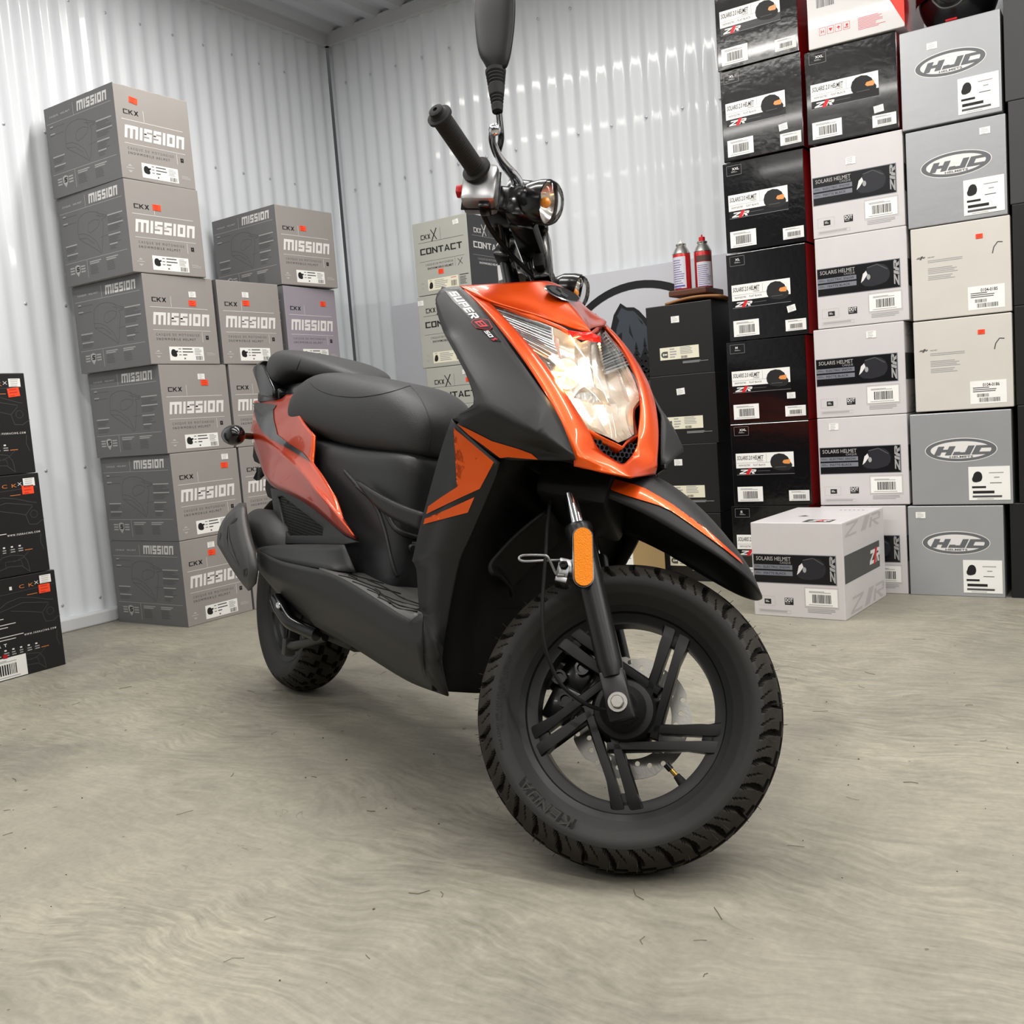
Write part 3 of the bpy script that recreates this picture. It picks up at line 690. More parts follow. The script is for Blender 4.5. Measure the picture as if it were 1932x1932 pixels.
# silver and off-white column
sm_ = carton_silver().mesh('helmet_carton'); W, Dp, H = .287, .40, .294
R3 = [(-.700, 0, 0, 's'), (-.684, .298, .005, 's'), (-.664, .599, .004, '0104-0186'), (-.663, .889, .012, '0104-0185'), (-.668, 1.178, .008, 's'), (-.676, 1.480, .006, 's')]
for i, (x, z, yaw, k) in enumerate(R3):
    lab = ['silver helmet carton with an oval emblem on the floor, bottom of the right column', 'silver helmet carton with an oval emblem resting on the bottom silver one', 'off-white helmet carton above the silver pair, the lower of two off-white ones', 'off-white helmet carton with a scuffed corner, the upper of two off-white ones', 'silver helmet carton with an oval emblem, second from top of the right column', 'silver helmet carton with an oval emblem under the black helmet, top of the right column'][i]
    if k == 's':
        o = place('helmet_carton', None, (x, 3.394, z), yaw, lab, 'silver helmet cartons', mesh=sm_); silver_label(o, W, Dp, H)
        if i == 1: o.scale = (1.03, .986, 1)
        if i == 4: white_sticker(o, W, Dp, H, .80, .13, .03, .02, 0)
        if i == 0: white_sticker(o, W, Dp, H, .14, .10, .03, .02, 0)
        if i == 5: white_sticker(o, W, Dp, H, .33, .2, .03, .02, 0)
    else:
        o = place('helmet_carton', carton_offwhite(k), (x, 3.394, z), yaw, lab, 'off-white helmet cartons')
        orange_sticker(o, W, Dp, .286, .70, .175, .02, .014, 0)
# dark cartons at the right edge
def carton_edge(kind):
    c = Carton(.29, .40, .30, [[charcoal_card, black_card][kind > 1]]); F = 'front'
    if kind == 0:
        c.rect(F, .33, .03, .62, .23, red_film, 1); c.text(F, 'A', .40, .06, .55, .19, white_ink, 2, .03); c.text(F, 'A', .36, .25, .46, .33, white_ink, 1, .02)
        c.rect(F, .26, .37, .9, .98, paper, 1); c.lines(F, .4, .40, .8, .68, grey_ink, 7, 2); c.helmet(F, .42, .72, .8, .92, ink, None, False, 2)
    else: c.rect(F, [.35, .36, .38, .4, .35][kind % 5], .3, .9, [.6, .72, .55, .7, .62][kind % 5], paper, 1)
    return c
for i, (x, z) in enumerate(((-.400, 0), (-.372, .301), (-.374, .602), (-.374, .903), (-.378, 1.204), (-.385, 1.505))):
    lab = ['black carton on the floor at the right picture edge', 'black carton second from floor at the right picture edge', 'black carton third from floor at the right picture edge', 'black carton fourth from floor at the right picture edge', 'charcoal carton fifth from floor at the right picture edge', 'charcoal carton with a red badge and white label at the right picture edge'][i]
    place('helmet_carton', carton_edge([4, 3, 2, 3, 1, 0][i]), (x, 3.40, z), 0, lab, 'dark cartons at the right picture edge')
c = Carton(.29, .40, .2, [charcoal_card]); place('helmet_carton', c, (-.385, 3.40, 1.806), 0, 'charcoal carton lying at the top right picture corner', None)
# loose white carton on the floor
W, Dp, H = .294, .40, .296
o = place('helmet_carton', None, (-1.087, 2.986, 0), -.074, 'loose white helmet carton with black band standing alone in front of the columns', 'white helmet cartons with black band', mesh=wm)
barcode_label(o, W, Dp, H, .753, .778, .10, .053, 40)
# black line-drawn cartons at the left edge
c = Carton(.42, .40, .309, [black_card]); F = 'front'
ln = mat('line_print_grey', srgb(66, 64, 64), .5); dk_o = mat('orange_print_ink', srgb(205, 120, 60), .5)
c.line(F, [(.02, .19), (.98, .14)], ln, .0015); 
tx = ['M', 'A', 'V', 'E', 'R', 'I', 'C', 'K']
for i, ch in enumerate(('I', 'C', 'K')): c.text(F, ch, .63+.075*i, .09, .65+.075*i+(0 if ch == 'I' else .02), .125, dk_o if ch != 'I' else white_ink)
c.text(F, 'X', .875-.05, .08, .86, .112, white_ink)
for i, ww in enumerate((.45, .60, .30, .62, .74, .35, .88, .78, .48, .5, .96, .86, .42)):
    c.rect(F, .10, .27+.03*i, .10+.62*ww, .277+.03*i, white_ink if i not in (2, 5) else pale_ink)
c.text(F, 'W W W . F X R R A C I N G . C O M', .70, .585, .955, .603, white_ink, 1, .02)
c.text(F, 'C  H  A  R  T', .34, .64, .56, .67, white_ink, 1, .02); c.text(F, 'N  :', .44, .23, .5, .255, white_ink)
for i in range(7):
    c.rect(F, .40+.06*i, .70, .402+.06*i, .79, ln); c.rect(F, .415+.06*i, .70, .432+.06*i, .715, white_ink); c.lines(F, .41+.06*i, .73, .45+.06*i, .775, pale_ink, 2, 1, i)
c.line(F, [(.52, .30), (.60, .24), (.70, .215), (.80, .24), (.92, .29), (.96, .30)], ln, .002); c.line(F, [(.50, .33), (.62, .30), (.72, .27), (.92, .32)], ln, .002)
c.line(F, [(.62, .33), (.78, .38), (.86, .41), (.92, .33)], ln, .002); c.line(F, [(.86, .41), (.88, .51), (.94, .515), (1., .47)], ln, .002); c.ellipse(F, .925, .41, .03, .04, ln, 1, 20, hole=(.026, .035, 0, 0))
c.line(F, [(.55, .99), (.60, .93), (.68, .90), (.78, .91), (.84, .98)], ln, .002); c.line(F, [(.60, .93), (.60, .85), (.64, .80), (.72, .79), (.80, .81), (.83, .87), (.84, .98)], ln, .002); c.line(F, [(.66, .92), (.66, .85), (.78, .85), (.79, .91)], ln, .0015); c.line(F, [(.72, .86), (.80, .83), (.86, .76)], ln, .0015)
c.line(F, [(.96, .62), (.95, .70), (.97, .78)], ln, .002); c.rect(F, .82, .755, .88, .762, dk_o); c.rect(F, .76, .20, .84, .206, dk_o)
bmesh_ = c.mesh('helmet_carton'); W, Dp, H = .42, .40, .309
for i, (y, z, lab, ww) in enumerate(((1.378, 0, 'black carton with line drawings on the floor at the left picture edge', 1), (1.364, .311, 'black carton with line drawings, middle of the left-edge stack', 0), (1.357, .6215, 'black carton with line drawings, top of the left-edge stack', 0))):
    o = place('helmet_carton', None, (-2.949, y, z), math.pi/2, lab, 'black line-drawn cartons', mesh=bmesh_)
    white_sticker(o, W, Dp, H, .915, .075+.01*i, .038, .025, 0, 5); orange_sticker(o, W, Dp, H, .90, [.17, .16, .19][i], .038, .027, [0, 0, .1][i])
    if i == 0: barcode_label(o, W, Dp, H, .50, .885, .16, .065, 17); decal('size_sticker', o, .014, .012, red_film, 'front', W, Dp, H, .535, .765)
# brown carton glimpsed between fork and fender
c = Carton(.28, .27, .27, [brown_card]); c.rect('front', .30, .25, .99, .62, paper, 1); c.rect('front', .30, .25, .55, .29, red_ink, 2); c.helmet('front', .33, .36, .50, .55, ink, None, True, 2); c.bars('front', .62, .42, .78, .5, ink, 12, 2); c.text('front', 'XXL', .84, .43, .96, .5, ink, 2)
place('small_carton', c, (-1.885, 3.2, 0), .0, 'brown kraft carton with a white size label behind the front wheel', None)

# ------------------------------------------------------------------ things on the black stack
c = mat('bent_brown_card', srgb(150, 104, 62), .6, bump=(40, .2)); c2 = mat('dark_brown_card', srgb(84, 48, 30), .5)
nx = 14; vs = []; fs = []
for i in range(nx+1):
    for j in range(5):
        x = i/nx; y = j/4
        z = .005+.012*math.sin(x*3.0)*(1-.3*y)+(.004 if j == 0 else 0)*x
        vs.append((-1.565+x*.225, 3.505+y*.24, 1.056+z))
for i in range(nx):
    for j in range(4): a = i*5+j; fs.append((a, a+5, a+6, a+1))
o = pydata('cardboard_sheet', vs, fs, [c], smooth=True); m_ = o.modifiers.new('thick', 'SOLIDIFY'); m_.thickness = .008
tag(o, 'bent brown cardboard sheet lying on the top black carton under the spray cans', 'cardboard')
bm = bmesh.new(); add_box(bm, -1.555, -1.405, 3.52, 3.70, 1.083, 1.105, bev=.004); o = bmo('flat_tray', bm, c2); tag(o, 'dark brown flat card tray directly under the two spray cans', 'tray')
red_can = mat('red_can', srgb(176, 28, 34), .3, metal=.2); steel = mat('bright_steel', srgb(205, 205, 200), .25, metal=.9); can_lbl = mat('can_label', srgb(205, 205, 214), .4); purple = mat('label_print', srgb(120, 112, 160), .5); white_pl = mat('white_plastic', srgb(225, 222, 214), .4); red_pl = mat('red_plastic', srgb(200, 20, 24), .35); brown_b = mat('can_brown_band', srgb(84, 66, 58), .4)
def can(x, y, z0, h, capmat, label, second):
    root = D.objects.new('spray_can', None); COL.objects.link(root); root.location = (x, y, z0); tag(root, label, 'spray can')
    bm = bmesh.new(); add_lathe(bm, [(0, .030), (.002, .033), (.006, .033), (h, .033), (h+.003, .0315)], (0, 0, 0), (0, 0, 1), 32); bmo('can_body', bm, red_can, root, 40)
    bm = bmesh.new(); add_lathe(bm, [(0, .0315), (.004, .034), (.008, .032), (.02, .026), (.032, .018), (.034, .0195), (.04, .0195), (.042, .012)], (0, 0, h), (0, 0, 1), 32); bmo('can_shoulder', bm, steel, root, 40)
    bm = bmesh.new()
    if second: add_lathe(bm, [(0, .012), (.016, .0115), (.018, .008)], (0, 0, h+.04), (0, 0, 1), 16); add_tube(bm, [(0, 0, h+.056), (0, 0, h+.066)], .003, 8)
    else: add_lathe(bm, [(0, .009), (.008, .008), (.009, .004)], (0, 0, h+.04), (0, 0, 1), 16); add_tube(bm, [(0, 0, h+.047), (0, .001, h+.056)], .0025, 8)
    bmo('nozzle', bm, capmat, root, 40)
    # wrapped paper label: part of the circumference
    bm = bmesh.new(); r = .0334; a0, a1 = (-2.45, -.75) if not second else (-2.0, -.1)
    def patch(a0, a1, z0_, z1_, r, mi):
        n_ = 14; q = [(bm.verts.new((r*math.cos(a0+(a1-a0)*i/n_), r*math.sin(a0+(a1-a0)*i/n_), z0_)), bm.verts.new((r*math.cos(a0+(a1-a0)*i/n_), r*math.sin(a0+(a1-a0)*i/n_), z1_))) for i in range(n_+1)]
        for a, b in zip(q, q[1:]): bm.faces.new((a[0], b[0], b[1], a[1])).material_index = mi
    patch(a0, a1, .006, h*.93 if not second else h*.72, r, 0)
    rr = random.Random(4)
    for k in range(14): patch(a0+.15, a0+.15+(a1-a0-.3)*rr.uniform(.6, 1), h*.82-k*.0085 if not second else h*.62-k*.007, h*.82-k*.0085+.003 if not second else h*.62-k*.007+.002, r+.0004, 1)
    if not second: patch(a0+.1, a1-.2, .012, .017, r+.0004, 2)
    else: patch(a0, a1, h*.74, h*.9, r, 3)
    o = bmo('paper_label', bm, [can_lbl, purple, mat('label_blue', srgb(60, 60, 150), .4), brown_b], root)
can(-1.513, 3.565, 1.1055, .132, white_pl, 'red and white spray can with a white nozzle, left of the two on the tray', False)
can(-1.442, 3.60, 1.1055, .134, red_pl, 'red spray can with a red nozzle and brown band, right one on tray', True)
# motorcycle helmet on the silver column
hel_b = mat('satin_black_helmet', srgb(20, 20, 22), .28, coat=.4); vis_b = mat('dark_visor', srgb(8, 9, 12), .08, coat=.5)
root = D.objects.new('motorcycle_helmet', None); COL.objects.link(root); root.location = (-.530, 3.575, 1.7755); root.scale = (.94, .94, .94); root.rotation_euler = (0, 0, 0); tag(root, 'black full-face helmet sitting on the top silver carton, cut by the picture top', 'helmet')
bm = bmesh.new(); r = bmesh.ops.create_uvsphere(bm, u_segments=48, v_segments=28, radius=1)
for v in bm.verts:
    x, y, z = v.co
    f = 1.0
    if y < 0 and z < .1: y *= 1+.22*max(0, (.1-z))
    v.co = (x*.125, y*.15, .135+z*.135)
    if v.co.z < .012: v.co.z = .012+(v.co.z-.012)*.1
bmo('shell', bm, hel_b, root, 50)
bm = bmesh.new()
rows = []
for i in range(17):
    a = math.radians(-78+156*i/16); rows.append([bm.verts.new((math.sin(a)*.129*k, -math.cos(a)*.158*k, z)) for z, k in ((.105, 1.04), (.14, 1.04), (.18, .98), (.205, .88))])
for a, b in zip(rows, rows[1:]):
    for j in range(3): bm.faces.new((a[j], b[j], b[j+1], a[j+1]))
bmo('visor', bm, vis_b, root, 60)
bm = bmesh.new(); add_tube(bm, smooth_path([(-.055, -.160, .09), (-.05, -.168, .078), (-.022, -.178, .048), (.022, -.178, .048), (.05, -.168, .078), (.055, -.160, .09)], 5), .0035, 8); bmo('chin_vent', bm, mat('gunmetal_trim', srgb(62, 64, 66), .35), root, 50)
bm = bmesh.new(); add_box(bm, -.018, .018, -.166, -.15, .008, .016, bev=.003); bmo('red_tab', bm, red_film, root)

# bits of dry grass and grit on the floor
bm = bmesh.new(); rr = random.Random(11)
for k in range(340):
    y_ = rr.uniform(.25, 2.9)**1.0; x_ = rr.uniform(-2.6, 1.6)
    if rr.random() < .55:
        a = rr.uniform(0, math.pi); L = rr.uniform(.006, .034); b_ = rr.uniform(-.5, .5)
        p = [Vector((x_, y_, .0008)), Vector((x_+L*.5*math.cos(a), y_+L*.5*math.sin(a), .0012)), Vector((x_+L*math.cos(a+b_), y_+L*math.sin(a+b_), .0008))]
        add_tube(bm, p, rr.uniform(.00025, .0006), 4)
    else:
        s_ = rr.uniform(.0006, .0022); bmesh.ops.create_icosphere(bm, subdivisions=1, radius=s_, matrix=Matrix.Translation((x_, y_, s_*.5)) @ Matrix.Diagonal((1, rr.uniform(.6, 1.4), .6, 1)))
o = bmo('floor_debris', bm, mat('dry_debris', srgb(92, 84, 66), .9)); tag(o, 'scattered dry grass bits and grit lying on the concrete floor', 'debris', kind='stuff')

# ------------------------------------------------------------------ camera and light
CAM = ((.83501768, .54512488, -.07472839), (-.00740098, -.12467478, -.99217006), (-.55017333, .82903261, -.10007119))
cd = D.cameras.new('camera'); cam = D.objects.new('camera', cd); COL.objects.link(cam)
r_, d_, f_ = [Vector(v) for v in CAM]
Mx = Matrix((r_, -d_, -f_)).transposed().to_4x4(); Mx.translation = (0, 0, .69637647)
cam.matrix_world = Mx; cd.sensor_width = 36; cd.lens = 1865.24595/1932*36; cd.clip_start = .02
SC.camera = cam
def strip(x, y, L, w, power, col=(1, .97, .93), z=2.57):
    ld = D.lights.new('ceiling_light', 'AREA'); ld.shape = 'RECTANGLE'; ld.size = L; ld.size_y = w; ld.energy = power; ld.color = col
    o = D.objects.new('ceiling_light', ld); COL.objects.link(o); o.location = (x, y, z); return o
for y, p_ in ((2.45, 34), (1.35, 31), (-.1, 22), (-1.6, 16)):
    for x in (-1.9, .5, 2.9): strip(x, y, 1.9, .09, p_)
wd = D.worlds.new('world'); SC.world = wd; wd.use_nodes = True
wd.node_tree.nodes['Background'].inputs[0].default_value = (.9, .95, 1, 1); wd.node_tree.nodes['Background'].inputs[1].default_value = .06
SC.view_settings.view_transform = 'Standard'; SC.view_settings.look = 'None'; SC.view_settings.exposure = 0


# =================================================================== scooter
# body coordinates: x forward from the rear axle, y to the rider's left, z up; the whole bike leans on its side stand
BODY = Matrix([[0.910767, 0.405922, 0.075698, -1.947912], [-0.412885, 0.897632, 0.154214, 1.83357], [-0.00535, -0.171708, 0.985133, 0.001154], [0.0, 0.0, 0.0, 1.0]])
STEER = Matrix([[0.767349, -0.62945, -0.122343], [0.62945, 0.703013, 0.331006], [-0.122343, -0.331006, 0.935664]]); AXLE = Vector((1.3483, 0.0000, 0.2364)); AP = Vector((1.3226, 0.0000, 0.2229)); UA = Vector((-0.4654, 0.0000, 0.8851)).normalized()
def s2b(p): return AP+STEER @ (Vector(p)-AP)      # fork and bars turned to the left
def SB(pts): return [s2b(p) for p in pts]
root = D.objects.new('motor_scooter', None); COL.objects.link(root); root.matrix_world = BODY
tag(root, 'orange and matt black motor scooter with lit headlight and front wheel turned', 'scooter')

black_pl = mat('matt_black_plastic', srgb(35, 35, 36), .46, bump=(900, .1, 2), vary=(20, .05), spec=.35)
dark_pl = mat('dark_inner_plastic', srgb(17, 17, 17), .6, bump=(500, .1, 2), spec=.25)
gloss_blk = mat('gloss_black_plastic', srgb(9, 9, 10), .22, coat=.15)

orange_d = mat('orange_decal', srgb(214, 82, 12), .5, spec=.3)
seat_m = mat('black_seat_vinyl', srgb(47, 47, 48), .52, bump=(420, .25, 4))
orange_p = None
rubber = mat('tyre_rubber', srgb(32, 31, 30), .66, bump=(120, .12, 4), vary=(14, .18))
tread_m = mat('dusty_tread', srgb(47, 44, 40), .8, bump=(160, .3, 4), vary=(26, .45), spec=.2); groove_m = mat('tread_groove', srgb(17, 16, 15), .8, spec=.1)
rim_m = mat('satin_black_rim', srgb(22, 22, 23), .42, spec=.4)
steel_m = mat('brushed_steel', srgb(168, 166, 160), .34, metal=1., bump=(260, .08, 2))
chrome = mat('chrome', srgb(215, 216, 220), .12, metal=1.)
alu = mat('cast_aluminium', srgb(168, 168, 170), .3, metal=.85)
grip_m = mat('grip_rubber', srgb(20, 20, 20), .75, bump=(500, .3, 2))
amber = mat('amber_reflector', srgb(228, 128, 4), .45, coat=.0, bump=(420, .6, 1), spec=.25, emit=(srgb(240, 130, 10), .08))
def thin_glass(name):
    m = D.materials.new(name); m.use_nodes = True; nt = m.node_tree; nt.nodes.clear()
    out = nt.nodes.new('ShaderNodeOutputMaterial'); mx = nt.nodes.new('ShaderNodeMixShader'); fr = nt.nodes.new('ShaderNodeFresnel'); fr.inputs['IOR'].default_value = 1.42
    tr = nt.nodes.new('ShaderNodeBsdfTransparent'); gl = nt.nodes.new('ShaderNodeBsdfGlossy'); gl.inputs['Roughness'].default_value = .03; tr.inputs['Color'].default_value = (.97, .97, .96, 1)
    nt.links.new(fr.outputs[0], mx.inputs[0]); nt.links.new(tr.outputs[0], mx.inputs[1]); nt.links.new(gl.outputs[0], mx.inputs[2]); nt.links.new(mx.outputs[0], out.inputs['Surface']); return m
lens_m = thin_glass('clear_lens')
reflect_m = mat('headlight_reflector', srgb(232, 230, 226), .2, metal=.72, bump=(46, .5, 2))
def candy(name, front, edge, rough=.3):
    m = mat(name, front, rough, metal=.35, coat=.45, coatr=.03, vary=(900, .12)); nt = m.node_tree; b = nt.nodes['Principled BSDF']
    lw = nt.nodes.new('ShaderNodeLayerWeight'); lw.inputs['Blend'].default_value = .42
    mx = nt.nodes.new('ShaderNodeMix'); mx.data_type = 'RGBA'; src = b.inputs['Base Color'].links[0].from_socket
    nt.links.new(lw.outputs['Facing'], mx.inputs[0]); nt.links.new(src, mx.inputs[6]); mx.inputs[7].default_value = edge
    nt.links.new(mx.outputs[2], b.inputs['Base Color']); return m
orange_p = candy('candy_orange_paint', srgb(250, 92, 10), srgb(160, 18, 6))  # deep red of facets in shade, put into the paint colour by facing
brass = mat('brass', srgb(196, 160, 84), .3, metal=1.)
red_tr = mat('red_lens', srgb(235, 30, 16), .2, coat=.5, emit=(srgb(255, 40, 20), .25))
bulb_m = mat('lit_bulb', srgb(255, 190, 96), .3, emit=(srgb(255, 196, 110), 9.))
white_d = mat('decal_white', srgb(232, 232, 232), .4); red_d = mat('decal_red', srgb(196, 30, 46), .4); blk_d = mat('decal_black', srgb(12, 12, 13), .3); maroon = mat('decal_maroon', srgb(104, 30, 38), .4)
zip_m = mat('white_cable_tie', srgb(220, 220, 205), .5)

def patch(name, V, F, m, parent=root, out=None, mirror=False, sym=False, sub=2, thick=.0035, crease_ang=28, bevel=0., smooth=40, edge=1., offs=-1):
    """panel from named points; sym: also the y-mirrored half, welded on the centre line; mirror: a second part for the left side"""
    keys = list(V); idx = {k: i for i, k in enumerate(keys)}
    def build(flip):
        bm = bmesh.new(); vs = [bm.verts.new((V[k][0], -V[k][1] if flip else V[k][1], V[k][2])) for k in keys]
        for f in F:
            q = [vs[idx[k]] for k in f]
            if flip: q = q[::-1]
            bm.faces.new(q)
        return bm
    def finish(bm, flip):
        bmesh.ops.recalc_face_normals(bm, faces=bm.faces)
        d = Vector(out if out else (.3, -1, .3)); d = Vector((d.x, -d.y, d.z)) if flip else d
        sgn = sum(f.normal.dot(d)*f.calc_area() for f in bm.faces)
        if sgn < 0: bmesh.ops.reverse_faces(bm, faces=bm.faces)
        cl = bm.edges.layers.float.new('crease_edge')
        for e in bm.edges:
            if len(e.link_faces) == 1: e[cl] = edge
            elif e.calc_face_angle(0) > math.radians(crease_ang): e[cl] = .82
        vc = bm.verts.layers.float.new('crease_vert')
        for v in bm.verts:
            if any(len(e.link_faces) == 1 for e in v.link_edges) and len(v.link_faces) == 1: v[vc] = .75
        me = D.meshes.new(name); bm.to_mesh(me); bm.free()
        me.polygons.foreach_set('use_smooth', [True]*len(me.polygons))
        o = link(name, me, parent, [m])
        if sub: x = o.modifiers.new('curve', 'SUBSURF'); x.levels = sub; x.render_levels = sub
        if thick: x = o.modifiers.new('thickness', 'SOLIDIFY'); x.thickness = thick; x.offset = offs
        if bevel: x = o.modifiers.new('edge', 'BEVEL'); x.width = bevel; x.segments = 3; x.limit_method = 'ANGLE'; x.angle_limit = math.radians(25)
        if not sub: auto_smooth(me, smooth)
        return o
    if sym:
        a = build(False); b = build(True); me = D.meshes.new('half'); b.to_mesh(me); a.from_mesh(me); D.meshes.remove(me); b.free()
        bmesh.ops.remove_doubles(a, verts=a.verts, dist=.0008)
        return finish(a, False)
    r = [finish(build(False), False)]
    if mirror: r.append(finish(build(True), True))
    return r if mirror else r[0]
def loft(name, rings, m, parent=root, close=True, sub=1, caps=True, smooth=True):
    bm = bmesh.new(); R = [[bm.verts.new(p) for p in r] for r in rings]; n = len(R[0])
    for a, b in zip(R, R[1:]):
        for j in range(n if close else n-1): bm.faces.new((a[j], a[(j+1) % n], b[(j+1) % n], b[j]))
    if caps and close: bm.faces.new(R[0][::-1]); bm.faces.new(R[-1])
    bmesh.ops.recalc_face_normals(bm, faces=bm.faces)
    me = D.meshes.new(name); bm.to_mesh(me); bm.free(); me.polygons.foreach_set('use_smooth', [smooth]*len(me.polygons))
    o = link(name, me, parent, [m] if not isinstance(m, list) else m)
    if sub: x = o.modifiers.new('curve', 'SUBSURF'); x.levels = sub; x.render_levels = sub
    return o
def tube(name, pts, r, m, parent=root, n=12, sm=6, steer=False):
    bm = bmesh.new(); P = [s2b(p) for p in pts] if steer else pts
    if sm and len(P) > 2:
        q = smooth_path(P, sm)
        if not isinstance(r, (int, float)):
            rr = []
            for i in range(len(r)-1): rr += [r[i]+(r[i+1]-r[i])*k/sm for k in range(sm)]
            r = rr+[r[-1]]
        P = q
    add_tube(bm, P, r, n); return bmo(name, bm, m, parent, 50)
def lathe(name, prof, o, axis, m, parent=root, n=28, steer=False, ang=35):
    bm = bmesh.new()
    if steer: a = STEER @ Vector(axis); o = s2b(o)
    else: a = Vector(axis)
    add_lathe(bm, prof, o, a, n); return bmo(name, bm, m, parent, ang)
def baked(o):
    """replace an object's mesh by its evaluated mesh"""
    dg = bpy.context.evaluated_depsgraph_get(); me = D.meshes.new_from_object(o.evaluated_get(dg)); old = o.data; o.modifiers.clear(); o.data = me; D.meshes.remove(old)

# ------------------------------------------------------------------ wheels
def tyre(bm, R, w, redge, rbead, wbead, npitch, nu=720, nv=34):
    """tyre in wheel coordinates (axis = y): carcass plus block tread cut by slanted grooves"""
    prof = []
    # tread arc from edge to edge
    for j in range(nv+1):
        s = -1+2*j/nv
        a = abs(s); y = w*math.sin(s*1.32)/math.sin(1.32); r = redge+(R-redge)*(math.cos(s*1.32)-math.cos(1.32))/(1-math.cos(1.32))
        prof.append((s, y, r))
    pit = 2*math.pi/npitch
    rows = []; deep = set()
    for i in range(nu):
        th = 2*math.pi*i/nu; row = []
        for s, y, r in prof:
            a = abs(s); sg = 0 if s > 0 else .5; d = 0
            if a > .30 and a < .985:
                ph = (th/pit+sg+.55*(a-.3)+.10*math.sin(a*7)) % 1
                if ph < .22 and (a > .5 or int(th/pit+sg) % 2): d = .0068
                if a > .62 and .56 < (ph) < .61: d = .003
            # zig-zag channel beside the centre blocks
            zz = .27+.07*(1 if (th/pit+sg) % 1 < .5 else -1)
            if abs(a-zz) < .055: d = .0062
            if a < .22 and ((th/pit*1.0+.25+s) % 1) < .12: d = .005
            v = bm.verts.new(((r-d)*math.cos(th), y, (r-d)*math.sin(th))); row.append(v)
            if d > .002: deep.add(v)
        rows.append(row)
    n = len(prof)
    for i in range(nu):
        a = rows[i]; b = rows[(i+1) % nu]
        for j in range(n-1):
            f = bm.faces.new((a[j], b[j], b[j+1], a[j+1]))
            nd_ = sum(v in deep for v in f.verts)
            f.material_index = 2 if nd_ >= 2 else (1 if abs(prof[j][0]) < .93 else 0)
    # sidewalls
    ns = 144
    for sg in (-1, 1):
        pr = [(w*1.0, redge+.0005), (w*1.012, redge-.004), (w*1.0, redge-.010), (w*.97, (redge+rbead)/2+.004), (w*.88, rbead+.013), (w*.84, rbead+.009), (wbead+.004, rbead+.004), (wbead, rbead-.004), (wbead-.012, rbead-.012)]
        R_ = [[bm.verts.new((r*math.cos(2*math.pi*i/ns), sg*y, r*math.sin(2*math.pi*i/ns))) for i in range(ns)] for y, r in pr]
        for a, b in zip(R_, R_[1:]):
            for i in range(ns): bm.faces.new((a[i], a[(i+1) % ns], b[(i+1) % ns], b[i]))
def rim(bm, rb, wb, steered=True):
    ns = 120
    pr = [(-wb-.004, rb), (-wb-.001, rb-.004), (-wb+.004, rb-.012), (-wb+.010, rb-.014), (-wb+.016, rb-.026), (-.018, rb-.030), (.018, rb-.030), (wb-.016, rb-.026), (wb-.010, rb-.014), (wb-.004, rb-.012), (wb+.001, rb-.004), (wb+.004, rb), (wb+.001, rb+.002), (wb-.02, rb-.008), (-wb+.02, rb-.008), (-wb-.001, rb+.002)]
    R_ = [[bm.verts.new((r*math.cos(2*math.pi*i/ns), y, r*math.sin(2*math.pi*i/ns))) for i in range(ns)] for y, r in pr]
    for a, b in zip(R_, R_[1:]+R_[:1]):
        for i in range(ns): bm.faces.new((a[i], a[(i+1) % ns], b[(i+1) % ns], b[i]))
def prism(bm, poly, y0, y1, bev=.004):
    a = [bm.verts.new((x, y0, z)) for x, z in poly]; b = [bm.verts.new((x, y1, z)) for x, z in poly]
    fs = [bm.faces.new(a), bm.faces.new(b[::-1])]
    for i in range(len(poly)): j = (i+1) % len(poly); fs.append(bm.faces.new((a[i], b[i], b[j], a[j])))
    if bev:
        es = [e for e in {e for f in fs[:2] for e in f.edges}]
        bmesh.ops.bevel(bm, geom=es, offset=bev, segments=2, affect='EDGES', profile=.5)
def spokes(bm, a0, rin, rout):
    for k in range(5):
        c = math.radians(a0+72*k); n_ = math.radians(a0+72*k-12)
        node = Vector((rin*math.cos(n_), 0, rin*math.sin(n_)))
        for ca, t in ((c, .0105), (c+math.radians(72), -.0105)):
            end = Vector((rout*math.cos(ca)-t*math.sin(ca), 0, rout*math.sin(ca)+t*math.cos(ca)))
            d = (end-node).normalized(); p = Vector((-d.z, 0, d.x))
            st = node-d*.016; en = end+d*.014; w0, w1 = .0078, .0066
            fl = 1 if t > 0 else -1
            L = (en-st).length
            q = [st+p*w0, st+d*L*.72+p*w1, st+d*(L-.022)+p*(w1+(.004 if fl > 0 else 0)), en+p*(w1+(.010 if fl > 0 else 0)), en-p*(w1+(.010 if fl < 0 else 0)), st+d*(L-.022)-p*(w1+(.004 if fl < 0 else 0)), st+d*L*.72-p*w1, st-p*w0]
            prism(bm, [(v.x, v.z) for v in q], -.022, .006, .004)
        # web closing the point of each pair
        def pt(r, t): return (r*math.cos(c)-t*math.sin(c), r*math.sin(c)+t*math.cos(c))
        prism(bm, [pt(rout*.90, .006), pt(rout*.90, -.006), pt(rout+.012, -.013), pt(rout+.012, .013)], -.018, .004, .002)
def to_front(bm):
    for v in bm.verts: v.co = s2b(AXLE+v.co)
def to_rear(bm):
    for v in bm.verts: v.co = v.co+Vector((0, 0, .2436))
bm = bmesh.new(); rim(bm, .1665, .034); spokes(bm, 69, .056, .1365)
add_lathe(bm, [(-.034, .030), (-.031, .045), (-.027, .047), (-.022, .048), (0, .056), (.03, .054), (.036, .04)], (0, 0, 0), (0, 1, 0), 48)
to_front(bm); front_rim = bmo('front_wheel', bm, rim_m, root, 32)
bm = bmesh.new(); tyre(bm, .2364, .0585, .2035, .1685, .037, 34, 1020, 44); to_front(bm); ft = bmo('tyre', bm, [rubber, tread_m, groove_m], front_rim, 38); ft['label'] = 'knobbly black tyre with raised sidewall lettering'
